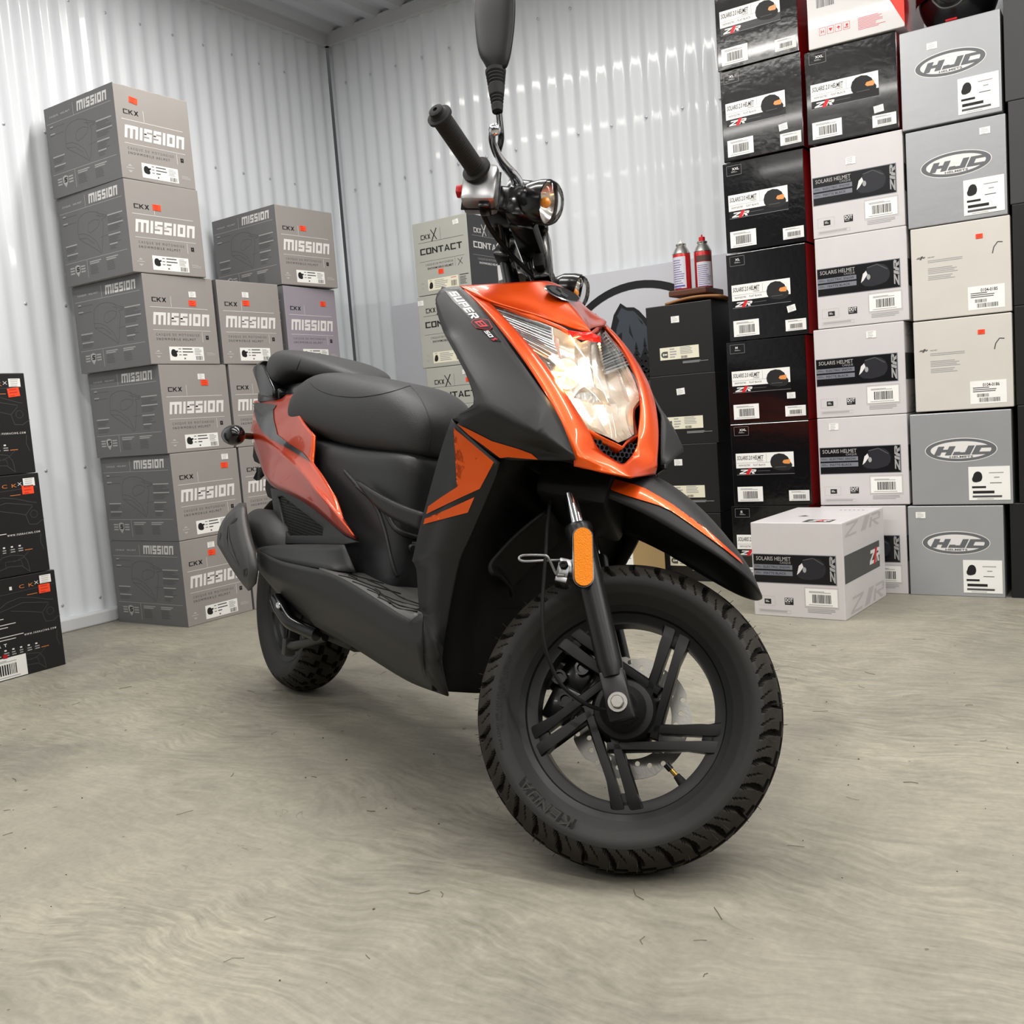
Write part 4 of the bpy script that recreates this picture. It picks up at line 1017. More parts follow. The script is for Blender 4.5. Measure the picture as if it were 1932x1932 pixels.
bm = bmesh.new(); add_lathe(bm, [(-.060, .024), (-.052, .030), (-.036, .034), (-.030, .034)], (0, 0, 0), (0, 1, 0), 40); to_front(bm); bmo('hub_cap', bm, rim_m, front_rim, 35)
# raised lettering wraps round the right sidewall
def ring_text(geo, a_mid, r0, hgt, y, parent, name, clockwise=True, span=None, m=None, lift=.0007, wheel=to_front):
    vs, fs, w = geo; k = hgt; ang = w*k/r0 if span is None else span
    bm = bmesh.new(); b = []
    for x, yy in vs:
        # seen from the right side (from -y), angle grows forward over the top
        a = a_mid+(x/w-.5)*ang
        r = r0-hgt/2+yy*hgt; b.append(bm.verts.new((r*math.cos(a), y-lift, r*math.sin(a))))
    ts = [bm.faces.new([b[i] for i in f]) for f in fs if len(set(f)) > 2]
    wheel(bm); return bmo(name, bm, m, parent)
raised = mat('raised_rubber_print', srgb(58, 57, 55), .45)
def outline_geo(s):
    return text_geo(s, .0)
def flipx(g): return ([(g[2]-x, y) for x, y in g[0]], g[1], g[2])
# outline-style block letters: dark inner copy on a slightly larger pale one
a_k = math.atan2(-.160, -.069)
kg = block_geo('KENDA', .22, .15, .22)
dark_r = mat('dark_rubber_print', srgb(16, 16, 16), .7)  # darker rubber tone, for the large letters and the small print
ring_text(flipx(kg), a_k, .1865, .019, -.0572, ft, 'tyre_lettering', m=dark_r, lift=.0012)
ring_text(flipx(block_geo('KENDA', .22+.0, .15, .15)), a_k, .1865, .0165, -.0572, ft, 'tyre_lettering', m=raised, lift=.0016)
for i, (t_, r0) in enumerate((('MAX LOAD 4PR 1243 LBS 36 PSI TUBELESS', .1925), ('120 70 12 51J MADE IN TAIWAN', .184))):
    ring_text(flipx(text_geo(t_, 0.)), math.radians(192-4*i), r0, .0055, -.0575, ft, 'tyre_lettering', m=dark_r, span=.78-.2*i, lift=.0014)
# rubber spew hairs
bm = bmesh.new(); rr = random.Random(3)
for i in range(110):
    a = rr.uniform(0, 2*math.pi); s = rr.choice((-.72, -.5, .0, .5, .72)); r = .2364-.030*abs(s)**2.2; L = rr.uniform(.004, .009); y = .0585*math.sin(s*1.32)/math.sin(1.32)
    d = rr.uniform(-.3, .3); add_tube(bm, [((r-.003)*math.cos(a), y, (r-.003)*math.sin(a)), ((r+L)*math.cos(a+d*.03), y*1.02, (r+L)*math.sin(a+d*.03))], .0004, 4)
to_front(bm); o = bmo('rubber_hairs', bm, rubber, ft); o['kind'] = 'stuff'
# brake disc on the left: scalloped, drilled
bm = bmesh.new()
nd = 200; ro = []
for y in (.048, .0515):
    ring_o = []; ring_i = []
    for i in range(nd):
        a = 2*math.pi*i/nd; ph = (a/(2*math.pi)*10) % 1
        r = .0975 if ph < .62 else (.0945 if ph > .70 and ph < .94 else .096)
        ring_o.append(bm.verts.new((r*math.cos(a), y, r*math.sin(a)))); ring_i.append(bm.verts.new((.066*math.cos(a), y, .066*math.sin(a))))
    ro.append((ring_o, ring_i))
(o0, i0), (o1, i1) = ro
for i in range(nd):
    j = (i+1) % nd
    bm.faces.new((o0[i], o0[j], i0[j], i0[i])); bm.faces.new((o1[j], o1[i], i1[i], i1[j])); bm.faces.new((o0[j], o0[i], o1[i], o1[j])); bm.faces.new((i0[i], i0[j], i1[j], i1[i]))
to_front(bm); disc = bmo('brake_disc', bm, steel_m, front_rim, 30)
bm = bmesh.new()
for k in range(10):
    for dr, da in ((.0735, .10), (.0885, -.06), (.081, .33)):
        a = 2*math.pi*k/10+da+(.0 if dr != .081 else 0)
        add_lathe(bm, [(-.01, .0040), (.01, .0040)], (dr*math.cos(a), .05, dr*math.sin(a)), (0, 1, 0), 10)
to_front(bm); cut = bmo('cutter', bm, steel_m, root)
x = disc.modifiers.new('holes', 'BOOLEAN'); x.operation = 'DIFFERENCE'; x.object = cut; x.solver = 'EXACT'
bpy.context.view_layer.update(); baked(disc)
me = cut.data; D.objects.remove(cut); D.meshes.remove(me); auto_smooth(disc.data, 30)
bm = bmesh.new()
for k in range(5):
    c = math.radians(40+72*k)
    def pt(r, t): return (r*math.cos(c+t), r*math.sin(c+t))
    prism(bm, [pt(.034, -.25), pt(.068, .18), pt(.069, .42), pt(.052, .35), pt(.034, .35)], .046, .051, 0)
to_front(bm); bmo('disc_carrier', bm, alu, disc, 30)
# calliper behind the disc edge, towards the rear upper quarter
def sbox(bm, c, sx, sy, sz, rot=0., bev=.004):
    M = Matrix.Translation(Vector(c)) @ Matrix.Rotation(rot, 4, 'Y'); add_box(bm, -sx/2, sx/2, -sy/2, sy/2, -sz/2, sz/2, 0, M, bev)
bm = bmesh.new()
for c_, s_, r_ in (((-.098, .052, .040), (.05, .06, .085), .35), ((-.105, .04, -.012), (.05, .05, .06), .2), ((-.075, .035, .075), (.04, .035, .03), .5), ((-.12, .055, .07), (.03, .04, .03), 0)): sbox(bm, c_, *s_, r_)
for c_ in ((-.088, .02, .052), (-.10, .015, -.005), (-.12, .018, .028)): add_lathe(bm, [(0, .012), (.012, .012), (.012, .008), (.006, .007), (.006, 0)], c_, (0, -1, 0), 16)
to_front(bm); cal = bmo('brake_calliper', bm, gloss_blk, root, 35)
# valve
p0, p1, p2 = Vector((.112, .0, -.083)), Vector((.097, .0, -.072)), Vector((.078, -.003, -.060))
bm = bmesh.new(); add_tube(bm, [p0, p1], [.008, .0055], 14); to_front(bm); vs_ = bmo('valve_stem', bm, grip_m, front_rim, 40)
bm = bmesh.new(); add_tube(bm, [p1, (p1+p2)/2], .0038, 12); to_front(bm); bmo('brass_collar', bm, brass, vs_, 40)
bm = bmesh.new(); add_tube(bm, [(p1+p2)/2, p2], .0052, 12); to_front(bm); bmo('valve_cap', bm, gloss_blk, vs_, 40)
# rear wheel
bm = bmesh.new(); rim(bm, .1665, .042); spokes(bm, 30, .056, .1365); add_lathe(bm, [(-.045, .03), (-.04, .055), (.05, .06), (.07, .06)], (0, 0, 0), (0, 1, 0), 40); to_rear(bm); rr_ = bmo('rear_wheel', bm, rim_m, root, 32)
bm = bmesh.new(); tyre(bm, .2436, .064, .2065, .1685, .044, 32, 640, 36); to_rear(bm); rt_ = bmo('tyre', bm, [rubber, tread_m, groove_m], rr_, 38)

# ------------------------------------------------------------------ fork
for sgn in (-1, 1):
    y = .087*sgn
    b0 = AXLE+Vector((0, y, 0)); nm = 'fork_leg'
    bm = bmesh.new(); pts = [b0-UA*.022, b0-UA*.02, b0+UA*.03, b0+UA*.04, b0+UA*.06, b0+UA*.27, b0+UA*.282, b0+UA*.288]
    add_tube(bm, [s2b(p) for p in pts[3:]], [.0165, .0195, .0205, .0225, .021], 28)
    o_ = bmo(nm, bm, gloss_blk if False else mat('satin_black_fork', srgb(30, 30, 31), .3), root, 40)
    bm = bmesh.new(); tb = lambda a, b_, c: [bm.verts.new(s2b(b0+UA*a+Vector((0, b_, 0))+Vector((math.cos(.4841), 0, math.sin(.4841)))*c))]
    # flattened axle lug
    M = Matrix.Translation(b0) @ Matrix.Rotation(-.4841, 4, 'Y')
    add_box(bm, -.019, .019, -.011 if sgn < 0 else -.013, .013 if sgn < 0 else .011, -.026, .05, 0, M, .004)
    for v in bm.verts: v.co = s2b(v.co)
    bmo('axle_lug', bm, mat('satin_black_fork', srgb(30, 30, 31), .3), o_, 40)
    bm = bmesh.new(); add_tube(bm, [s2b(b0+UA*.27), s2b(b0+UA*.47)], .0128, 24); bmo('chrome_stanchion', bm, chrome, o_, 40)
    if sgn < 0:
        bm = bmesh.new(); add_lathe(bm, [(0, .0145), (.002, .0150), (.0035, .0145), (.0035, .0095), (.009, .0095), (.0105, .0085), (.0105, 0)], s2b(AXLE+Vector((0, -.0985, 0))), STEER @ Vector((0, -1, 0)), 6 if False else 24); bmo('axle_bolt', bm, steel_m, o_, 30)
        bm = bmesh.new(); add_lathe(bm, [(.0036, .0098), (.0098, .0098), (.0108, .0088), (.0108, 0)], s2b(AXLE+Vector((0, -.0985, 0))), STEER @ Vector((0, -1, 0)), 6); bmo('bolt_head', bm, steel_m, o_, 20)
        # amber reflector: a stadium plate on the outside of the leg
        r0 = Vector((1.2337, -0.1160, 0.4672)); r1 = Vector((1.2523, -0.1160, 0.4048)); ax_ = (r1-r0).normalized(); side = ax_.cross(Vector((0, 1, 0))).normalized(); nrm = Vector((0.35, -1, 0)).normalized(); side = (side-nrm*side.dot(nrm)).normalized()
        def stad(rad, e0, e1, name, m, par):
            bm = bmesh.new(); q = []
            for c_, a0 in ((r0, math.pi), (r1, 0)):
                for k in range(13): a = a0+math.pi*k/12; q.append(c_+side*rad*math.cos(a)*1+ax_*rad*math.sin(a))
            A_ = [bm.verts.new(s2b(p+nrm*e0)) for p in q]; B_ = [bm.verts.new(s2b(p+nrm*e1)) for p in q]
            bm.faces.new(A_); bm.faces.new(B_)
            for i in range(len(q)): j = (i+1) % len(q); bm.faces.new((A_[i], A_[j], B_[j], B_[i]))
            return bmo(name, bm, m, par, 30)
        rf = stad(.0165, -.012, 0, 'side_reflector', gloss_blk, o_); rf['label'] = 'amber side reflector'
        stad(.0142, .0, .003, 'amber_lens', amber, o_)
# silver cable guide with its plate
pl0 = Vector((1.2130, -0.0950, 0.4204))
bm = bmesh.new(); add_box(bm, -.010, .010, -.002, .002, -.018, .012, 0, Matrix.Translation(pl0), .0012); add_box(bm, -.008, .011, -.0035, .0, -.027, -.018, 0, Matrix.Translation(pl0), .001)
add_box(bm, .009, .022, -.004, .012, -.010, .008, 0, Matrix.Translation(pl0), .002)
for v in bm.verts: v.co = s2b(v.co)
cg = bmo('cable_guide', bm, alu, root, 30)
bm = bmesh.new(); add_lathe(bm, [(0, .0075), (.003, .0075), (.003, .006), (.007, .006), (.007, .0035), (.004, .003)], s2b(pl0+Vector((0, -.002, 0))), STEER @ Vector((0, -1, 0)), 6); bmo('guide_bolt', bm, gloss_blk, cg, 20)
tube('wire_loop', [(1.2042, -0.1000, 0.4266), (1.1840, -0.1150, 0.4167), (1.1559, -0.1200, 0.4076), (1.1465, -0.1200, 0.4096), (1.1485, -0.1200, 0.4148), (1.1585, -0.1200, 0.4185), (1.1798, -0.1180, 0.4236), (1.1876, -0.1170, 0.4239), (1.1949, -0.1120, 0.4169), (1.2041, -0.1050, 0.4051), (1.2080, -0.1000, 0.4029), (1.2190, -0.1000, 0.4048)], .0022, alu, cg, 10, 5, True)
# black cable down the front wheel
tube('speedometer_cable', [(1.1427, -0.0600, 0.5673), (1.1594, -0.0850, 0.5140), (1.1706, -0.1000, 0.4702), (1.1838, -0.1150, 0.4295), (1.1939, -0.1150, 0.3825), (1.2057, -0.1150, 0.3341), (1.2207, -0.1100, 0.2914), (1.2383, -0.1000, 0.2621), (1.2580, -0.0920, 0.2413), (1.2844, -0.0800, 0.2285), (1.3082, -0.0660, 0.2235), (1.3286, -0.0580, 0.2253)], .0030, dark_pl, root, 10, 6, True)
lathe('speedometer_drive', [(0, .034), (.006, .036), (.016, .030), (.024, .024)], AXLE+Vector((0, -.036, 0)), (0, -1, 0), rim_m, root, 32, True)

# ------------------------------------------------------------------ front fender (turns with the fork)
fx = [1.10, 1.19, 1.26, 1.328, 1.386, 1.433, 1.472, 1.497, 1.511]
fw = [.085, .088, .090, .090, .090, .089, .076, .050, .018]
fz = [.566, .556, .5455, .530, .508, .492, .4785, .470, .464]    # lower edge
tz = [.640, .640, .636, .622, .592, .557, .5225, .497, .476]     # ridge
ring = []
for x, w_, z0, z1 in zip(fx, fw, fz, tz):
    ring.append([(x, -w_, z0), (x-.004, -w_*.93, z0+(z1-z0)*.42), (x-.008, -w_*.60, z0+(z1-z0)*.86), (x-.008, -w_*.22, z1), (x-.008, w_*.22, z1), (x-.008, w_*.60, z0+(z1-z0)*.86), (x-.004, w_*.93, z0+(z1-z0)*.42), (x, w_, z0)])
def fender_pt(i, t):     # i: fractional station, t: 0..7 across
    a = int(min(i, len(ring)-1.001)); f = i-a; b = int(min(t, 6.999)); g = t-b
    P = lambda s, k: Vector(ring[s][k])
    return (P(a, b)*(1-f)+P(a+1, b)*f)*(1-g)+(P(a, b+1)*(1-f)+P(a+1, b+1)*f)*g
bm = bmesh.new(); R_ = [[bm.verts.new(s2b(p)) for p in r] for r in ring]
for a, b in zip(R_, R_[1:]):
    for j in range(7): bm.faces.new((a[j], b[j], b[j+1], a[j+1]))
bm.faces.new(R_[-1])
bmesh.ops.recalc_face_normals(bm, faces=bm.faces)
fen = bmo('front_fender', bm, black_pl, root, 40)
x = fen.modifiers.new('curve', 'SUBSURF'); x.levels = 2; x.render_levels = 2
x = fen.modifiers.new('thickness', 'SOLIDIFY'); x.thickness = .004; x.offset = -1
SCAM = BODY.inverted() @ Vector((0, 0, .69637647))
SCS = AP+STEER.transposed() @ (SCAM-AP)
from mathutils.bvhtree import BVHTree
def bvh_of(objs):
    bpy.context.view_layer.update()
    dg = bpy.context.evaluated_depsgraph_get(); vs = []; fs = []
    for o in objs:
        me = o.evaluated_get(dg).to_mesh(); b = len(vs); vs += [v.co.copy() for v in me.vertices]; fs += [tuple(b+i for i in p.vertices) for p in me.polygons]; o.evaluated_get(dg).to_mesh_clear()
    return BVHTree.FromPolygons(vs, fs)
def fine_mesh(polys, step=.007, cuts=5):
    bm = bmesh.new()
    for P in polys: bm.faces.new([bm.verts.new(Vector(p)) for p in P])
    bmesh.ops.triangulate(bm, faces=bm.faces)
    for _ in range(cuts):
        es = [e for e in bm.edges if e.calc_length() > step]
        if es: bmesh.ops.subdivide_edges(bm, edges=es, cuts=1)
        bmesh.ops.triangulate(bm, faces=[f for f in bm.faces if len(f.verts) > 3])
    return bm
def lay(bm, bv, lift):
    """drop a sticker mesh on to a panel along the sight line it was measured on"""
    for v in bm.verts:
        d = (v.co-SCAM).normalized(); h_ = bv.ray_cast(v.co-d*.35, d, .8)
        if h_[0] is not None: v.co = h_[0]-d*lift*.3+(h_[1] if h_[1].dot(d) < 0 else -h_[1])*lift
def mirror_steer(p): q = AP+STEER.transposed() @ (p-AP); q.y = -q.y; return s2b(q)
def mirror_body(p): return Vector((p.x, -p.y, p.z))
def sticker(name, polys, m, parents, bv, lift=.0011, mir=mirror_body, step=.007):
    bm = fine_mesh(polys, step); lay(bm, bv, lift); out = [bmo(name, bm.copy() if False else bm, m, parents[0], 180)] if False else None
    me_pts = [v.co.copy() for v in bm.verts]; out = []
    b2 = bm.copy(); out.append(bmo(name, bm, m, parents[0], 180))
    if len(parents) > 1:
        for v, p in zip(b2.verts, me_pts): v.co = mir(p)
        out.append(bmo(name, b2, m, parents[1], 180))
    else: b2.free()
    return out
bvfen = bvh_of([fen])
FP = [('L', 0, 690), ]
fl_poly = [(1.2104, -0.0600, 0.5854), (1.2208, -0.0600, 0.5821), (1.2322, -0.0600, 0.5753), (1.2465, -0.0600, 0.5691), (1.2629, -0.0600, 0.5662), (1.2870, -0.0600, 0.5635), (1.3264, -0.0600, 0.5595), (1.3474, -0.0600, 0.5543), (1.3759, -0.0600, 0.5419), (1.4079, -0.0500, 0.5293), (1.4400, -0.0400, 0.5161), (1.4723, -0.0300, 0.5007), (1.4648, -0.0300, 0.5084), (1.4386, -0.0400, 0.5221), (1.4055, -0.0500, 0.5399), (1.3733, -0.0600, 0.5525), (1.3478, -0.0600, 0.5648), (1.3227, -0.0600, 0.5742), (1.2992, -0.0600, 0.5824), (1.2828, -0.0600, 0.5856), (1.2573, -0.0600, 0.5879), (1.2331, -0.0600, 0.5896)]
for o in sticker('orange_flash', [SB(fl_poly)], orange_p, [fen, fen], bvfen, .0016, mirror_steer): o['label'] = 'orange painted flash'
# fender underside carrier and rear mud flap
bm = bmesh.new()
flap = [(1.16, .52, .075), (1.09, .47, .082), (1.045, .415, .085), (1.02, .36, .083), (1.01, .33, .07)]
flap = [(1.1555, -0.0600, 0.5061), (1.1152, -0.0700, 0.4537), (1.0978, -0.0750, 0.4146), (1.0880, -0.0700, 0.3972), (1.1004, -0.0500, 0.3848), (1.1193, -0.0200, 0.3894), (1.1124, 0.0200, 0.4009)]
prof_ = [Vector(p) for p in flap[:5]]
rows = [[bm.verts.new(s2b((p.x, y_, p.z+(.0 if abs(y_) > .05 else .012)))) for y_ in (-.075, -.05, 0, .05, .075)] for p in prof_]
for a, b in zip(rows, rows[1:]):
    for j in range(4): bm.faces.new((a[j], b[j], b[j+1], a[j+1]))
mf = bmo('mud_flap', bm, dark_pl, root, 40); x = mf.modifiers.new('curve', 'SUBSURF'); x.levels = 2; x.render_levels = 2; x = mf.modifiers.new('thickness', 'SOLIDIFY'); x.thickness = .006
bm = bmesh.new(); add_box(bm, 1.13, 1.25, -.10, .10, .53, .60, bev=.01)
for v in bm.verts: v.co = s2b(v.co)
bmo('fork_yoke', bm, dark_pl, root, 40)

# ------------------------------------------------------------------ headlight and orange nose
V = dict(
 oc=(1.0002, -0.1430, 0.9165), t1=(1.0417, -0.0900, 0.9236), t2=(1.0712, -0.0300, 0.9349), tc=(1.0671, 0.0000, 0.9420),
 h1=(1.0599, -0.1400, 0.8945), tip=(1.0757, -0.1280, 0.8828), b1=(1.1244, -0.0680, 0.8665), b2=(1.1569, -0.0300, 0.8504), b3=(1.1885, -0.0060, 0.8381), beak=(1.2044, 0.0000, 0.8362),
 m1=(1.0705, -0.0850, 0.9015), m2=(1.0993, -0.0350, 0.9074), mc=(1.1095, 0.0000, 0.9110), n1=(1.0851, -0.0720, 0.8864), n2=(1.1350, -0.0340, 0.8772), nc=(1.1648, 0.0000, 0.8699))
F = [('oc', 't1', 'm1', 'h1'), ('t1', 't2', 'm2', 'm1'), ('t2', 'tc', 'mc', 'm2'), ('h1', 'm1', 'n1', 'tip'), ('m1', 'm2', 'n2', 'n1'), ('m2', 'mc', 'nc', 'n2'), ('tip', 'n1', 'b1'), ('n1', 'n2', 'b2', 'b1'), ('n2', 'nc', 'beak', 'b3', 'b2')]
hood = patch('nose_cowl', V, F, orange_p, out=(1, 0, .6), sym=True, sub=3, thick=.004); hood['label'] = 'glossy orange nose hood'
# orange side strips framing the lamp, down to the chin
V = dict(
 o0=(1.0011, -0.1435, 0.9163), o1=(1.0794, -0.1415, 0.8719), o2=(1.1437, -0.1360, 0.8189), o3=(1.2057, -0.1260, 0.7618), o4=(1.2563, -0.1140, 0.7123), o5=(1.2776, -0.0980, 0.6802), o6=(1.2972, -0.0830, 0.6266),
 c0=(1.0632, -0.1390, 0.8919), i0=(1.0838, -0.1220, 0.8747), i1=(1.1458, -0.1130, 0.8300), i2=(1.1947, -0.1020, 0.7896), i3=(1.2468, -0.0860, 0.7366), i4=(1.2535, -0.0680, 0.7128), i5=(1.2822, -0.0505, 0.6695),
 m1=(1.1190, -0.1310, 0.8460), m2=(1.1674, -0.1235, 0.8072), m3=(1.2300, -0.1100, 0.7524), m4=(1.2333, -0.0960, 0.7356), m5=(1.2751, -0.0760, 0.6757),
 g0=(1.2909, -0.0470, 0.6552), g1=(1.2940, -0.0345, 0.6355), g2=(1.3040, -0.0165, 0.6266), g3=(1.3134, 0.0000, 0.6147),
 ch0=(1.3041, -0.0795, 0.6224), ch1=(1.3119, -0.0360, 0.6129), ch2=(1.3295, -0.0000, 0.6022), k0=(1.2954, -0.0830, 0.6073), k1=(1.3135, -0.0420, 0.6022), k2=(1.3335, 0.0000, 0.5985))
import numpy as np
def polycurve(pts, n, deg=3, ends=True):
    P = np.array([tuple(p) for p in pts]); d = np.r_[0, np.cumsum(np.linalg.norm(np.diff(P, axis=0), axis=1))]; d /= d[-1]
    w = np.ones(len(P)); w[0] = w[-1] = 6
    t = np.linspace(0, 1, n); return [Vector(q) for q in np.stack([np.polyval(np.polyfit(d, P[:, k], deg, w=w), t) for k in range(3)], 1)]
NR = 11
Oc = polycurve([V['o%d' % k] for k in range(7)], NR); Ic = polycurve([V['i%d' % k] for k in range(6)], NR)
G = {}; F = []
for k in range(NR):
    t = k/(NR-1); a, b = Oc[k], Ic[k]
    bul = Vector((.55, -.75, .3)).normalized()
    for n_, f, h_ in (('a', 0, 0), ('b', .16, .0045), ('c', .5, .0065), ('d', .85, .0055), ('e', 1., 0)): G[n_+str(k)] = tuple(a.lerp(b, f)+bul*h_*(1 if 0 < k else .4))
for k in range(NR-1):
    for a, b in ('ab', 'bc', 'cd', 'de'): F.append((a+str(k), a+str(k+1), b+str(k+1), b+str(k)))
G['top'] = tuple(Vector(V['o0']).lerp(Vector(V['i0']), .5)+Vector((-.004, .004, .012)))
F.append(('a0', 'b0', 'c0', 'd0', 'e0', 'top'))
K = NR-1
for k in ('g0', 'g1', 'g2', 'g3', 'ch0', 'ch1', 'ch2', 'k0', 'k1', 'k2'): G[k] = V[k]
F += [('d%d' % K, 'e%d' % K, 'g0'), ('c%d' % K, 'd%d' % K, 'g0', 'g1'), ('b%d' % K, 'c%d' % K, 'g1', 'ch0'), ('a%d' % K, 'b%d' % K, 'ch0', 'k0'), ('ch0', 'g1', 'g2', 'ch1'), ('ch1', 'g2', 'g3', 'ch2'), ('k0', 'ch0', 'ch1', 'k1'), ('k1', 'ch1', 'ch2', 'k2')]
V = G
nose = patch('nose_surround', V, F, orange_p, out=(1, 0, .2), sym=True, sub=2, thick=.005, crease_ang=30); nose['label'] = 'glossy orange frame around the headlight'
NV = V
# brow under the lamp and the grille
V = dict(a=(1.2824, -0.0505, 0.6683), b=(1.2911, -0.0240, 0.6568), c=(1.3090, 0.0000, 0.6443), d=(1.2904, -0.0460, 0.6559), e=(1.2929, -0.0240, 0.6422), f=(1.3055, 0.0000, 0.6344))
for k in ('d', 'e', 'f'): V[k] = (V[k][0]-.012, V[k][1], V[k][2])
patch('lamp_brow', V, [('a', 'b', 'e', 'd'), ('b', 'c', 'f', 'e')], orange_p, out=(1, 0, -.4), sym=True, sub=0, thick=.003)
gz = []
gb = bmesh.new()
gpoly = [Vector((1.2923, -0.0450, 0.6531)), Vector((1.2953, -0.0340, 0.6349)), Vector((1.3040, -0.0165, 0.6266)), Vector((1.3134, -0.0000, 0.6153)), Vector((1.3073, 0.0000, 0.6432))]
gc = sum(gpoly, Vector())/5; 
gn = Vector((1, 0, .1)).normalized(); gx = Vector((0, 1, 0)); gy = gn.cross(gx).normalized()
if gy.z < 0: gy = -gy
o0_ = gpoly[4]-gn*.016
hexr = .0052
for iy in range(-12, 6):
    for ix in range(-9, 10):
        cx_ = ix*hexr*1.74+(hexr*.87 if iy % 2 else 0); cy_ = iy*hexr*1.5
        pz = o0_+gy*cy_; ok = False
        pl_ = [((p-o0_).dot(gx), (p-o0_).dot(gy)) for p in gpoly[:4]]; pl_ = pl_+[(-a, b) for a, b in pl_[2::-1]]
        pl_ += [(.0, 0.0)]
        jn = len(pl_)-1
        for i_ in range(len(pl_)):
            (xi, yi), (xj, yj) = pl_[i_], pl_[jn]
            if (yi > cy_) != (yj > cy_) and cx_ < (xj-xi)*(cy_-yi)/(yj-yi)+xi: ok = not ok
            jn = i_
        if not ok: continue
        q = [(cx_+hexr*math.cos(math.radians(60*k+30)), cy_+hexr*math.sin(math.radians(60*k+30))) for k in range(6)]
        q2 = [(cx_+hexr*.74*math.cos(math.radians(60*k+30)), cy_+hexr*.74*math.sin(math.radians(60*k+30))) for k in range(6)]
        A_ = [gb.verts.new(o0_+gx*a+gy*b) for a, b in q]; B_ = [gb.verts.new(o0_+gx*a+gy*b) for a, b in q2]; C_ = [gb.verts.new(o0_+gx*a+gy*b-gn*.006) for a, b in q2]
        for k in range(6): l = (k+1) % 6; gb.faces.new((A_[k], A_[l], B_[l], B_[k])); gb.faces.new((B_[k], B_[l], C_[l], C_[k]))
bmo('honeycomb_grille', gb, mat('grille_plastic', srgb(44, 46, 50), .4), root)
bm = bmesh.new(); q = [bm.verts.new(o0_-gn*.007+gx*a+gy*b) for a, b in ((-.042, .012), (.042, .012), (.022, -.036), (-.022, -.036))]; bm.faces.new(q); bmo('grille_backing', bm, dark_pl, root)
# lamp: reflector bowl, bulb, inner ribs, clear lens, red tab
lt_r = [(1.0792, -0.1165, 0.8750), (1.1442, -0.1120, 0.8304), (1.1931, -0.1010, 0.7899), (1.2461, -0.0855, 0.7367), (1.2528, -0.0675, 0.7129), (1.2815, -0.0500, 0.6701)]
lt_c = [(1.1777, 0.0000, 0.8292), (1.1777, 0.0000, 0.8292)]
cen = [Vector((1.1957, 0.0000, 0.8229)), Vector((1.3044, -0.0000, 0.6519))]
def lens_grid(depth, bulge, shrink=1., nx=10, ny=14):
    """rows follow the right edge, columns run to the left edge; centre line bulges forward"""
    E_ = smooth_path([Vector(p) for p in lt_r], 6); n_ = len(E_); rows = []
    for i in range(ny+1):
        f = i/ny*(n_-1); a = int(min(f, n_-2)); p = E_[a].lerp(E_[a+1], f-a)
        t = i/ny
        c = cen[0].lerp(cen[1], max(0, (t-.0)))
        if t < .999: c = c+Vector((.014, 0, .008))*math.sin(math.pi*t)
        row = []
        for j in range(2*nx+1):
            s = -1+j/nx; w_ = 1-abs(s)
            q = p.lerp(c, 1-abs(s)); y = p.y*abs(s)*shrink*(1 if s < 0 else -1)
            k = math.sin(math.pi/2*w_)
            q = p*(1-k)+c*k if False else Vector((p.x+(c.x-p.x)*k, 0, p.z+(c.z-p.z)*w_))
            row.append(Vector((q.x-depth, y, q.z)))
        rows.append(row)
    return rows
def grid_obj(name, rows, m, parent, smooth=True):
    bm = bmesh.new(); R_ = [[bm.verts.new(p) for p in r] for r in rows]
    for a, b in zip(R_, R_[1:]):
        for j in range(len(a)-1): bm.faces.new((a[j], a[j+1], b[j+1], b[j]))
    bmesh.ops.recalc_face_normals(bm, faces=bm.faces)
    if sum((f.normal.x for f in bm.faces)) < 0: bmesh.ops.reverse_faces(bm, faces=bm.faces)
    return bmo(name, bm, m, parent, 180 if smooth else 20)
rows = lens_grid(.0, 0)
bowl = lens_grid(.004, 0, .985)
for i, r in enumerate(bowl):
    for j, p in enumerate(r):
        s = -1+j/10; t = i/14
        dp = .055*(1-s*s)**.7*math.sin(math.pi*min(1, max(.02, t)))**.6
        if t > .62: dp *= .75
        p.x -= dp+.004; p.z -= dp*.15
        if abs(s) < .999 and 0 < i < 14:     # facets
            p.x -= .003*((i*3+j*2) % 3)
head = grid_obj('headlight', bowl, reflect_m, root, False); head['label'] = 'lit headlight with a clear faceted reflector'
# fluted cover pieces inside the upper corner and bowl rims
fl_m = mat('fluted_reflector', srgb(210, 212, 214), .16, metal=1.)
for sg in (-1, 1):
    bm = bmesh.new()
    for k in range(13):
        t = .03+.028*k; i = t*14; a = int(i); f = i-a
        p0_ = Vector(bowl[a][0]).lerp(bowl[a+1][0], f); p1_ = Vector(bowl[a][7]).lerp(bowl[a+1][7], f)
        p0_.x += .002; p1_ = p0_.lerp(p1_, .8); p1_.x += .012
        q = [Vector((p.x, p.y*(1 if sg < 0 else -1), p.z)) for p in (p0_, p1_)]
        add_tube(bm, q, .0026, 6)
    bmo('corner_flutes', bm, fl_m, head, 60)
bc = Vector((1.1535, 0.0000, 0.7722)); bc = Vector((bc.x-.045, bc.y, bc.z))
tmp_ = grid_obj('probe', rows, lens_m, head); bvl = bvh_of([tmp_]); me = tmp_.data; D.objects.remove(tmp_); D.meshes.remove(me)
dd = (Vector((1.1535, 0.0000, 0.7722))-SCAM).normalized(); h_ = bvl.ray_cast(SCAM, dd, 6); bc = h_[0]+dd*.030
bm = bmesh.new(); bmesh.ops.create_uvsphere(bm, u_segments=20, v_segments=12, radius=.0095, matrix=Matrix.Translation(bc)); bmo('lit_bulb', bm, bulb_m, head, 180)
lathe('bulb_shield', [(-.03, .020), (-.012, .026), (-.010, .025), (-.028, .018)], bc, (1, 0, .1), reflect_m, head, 28)
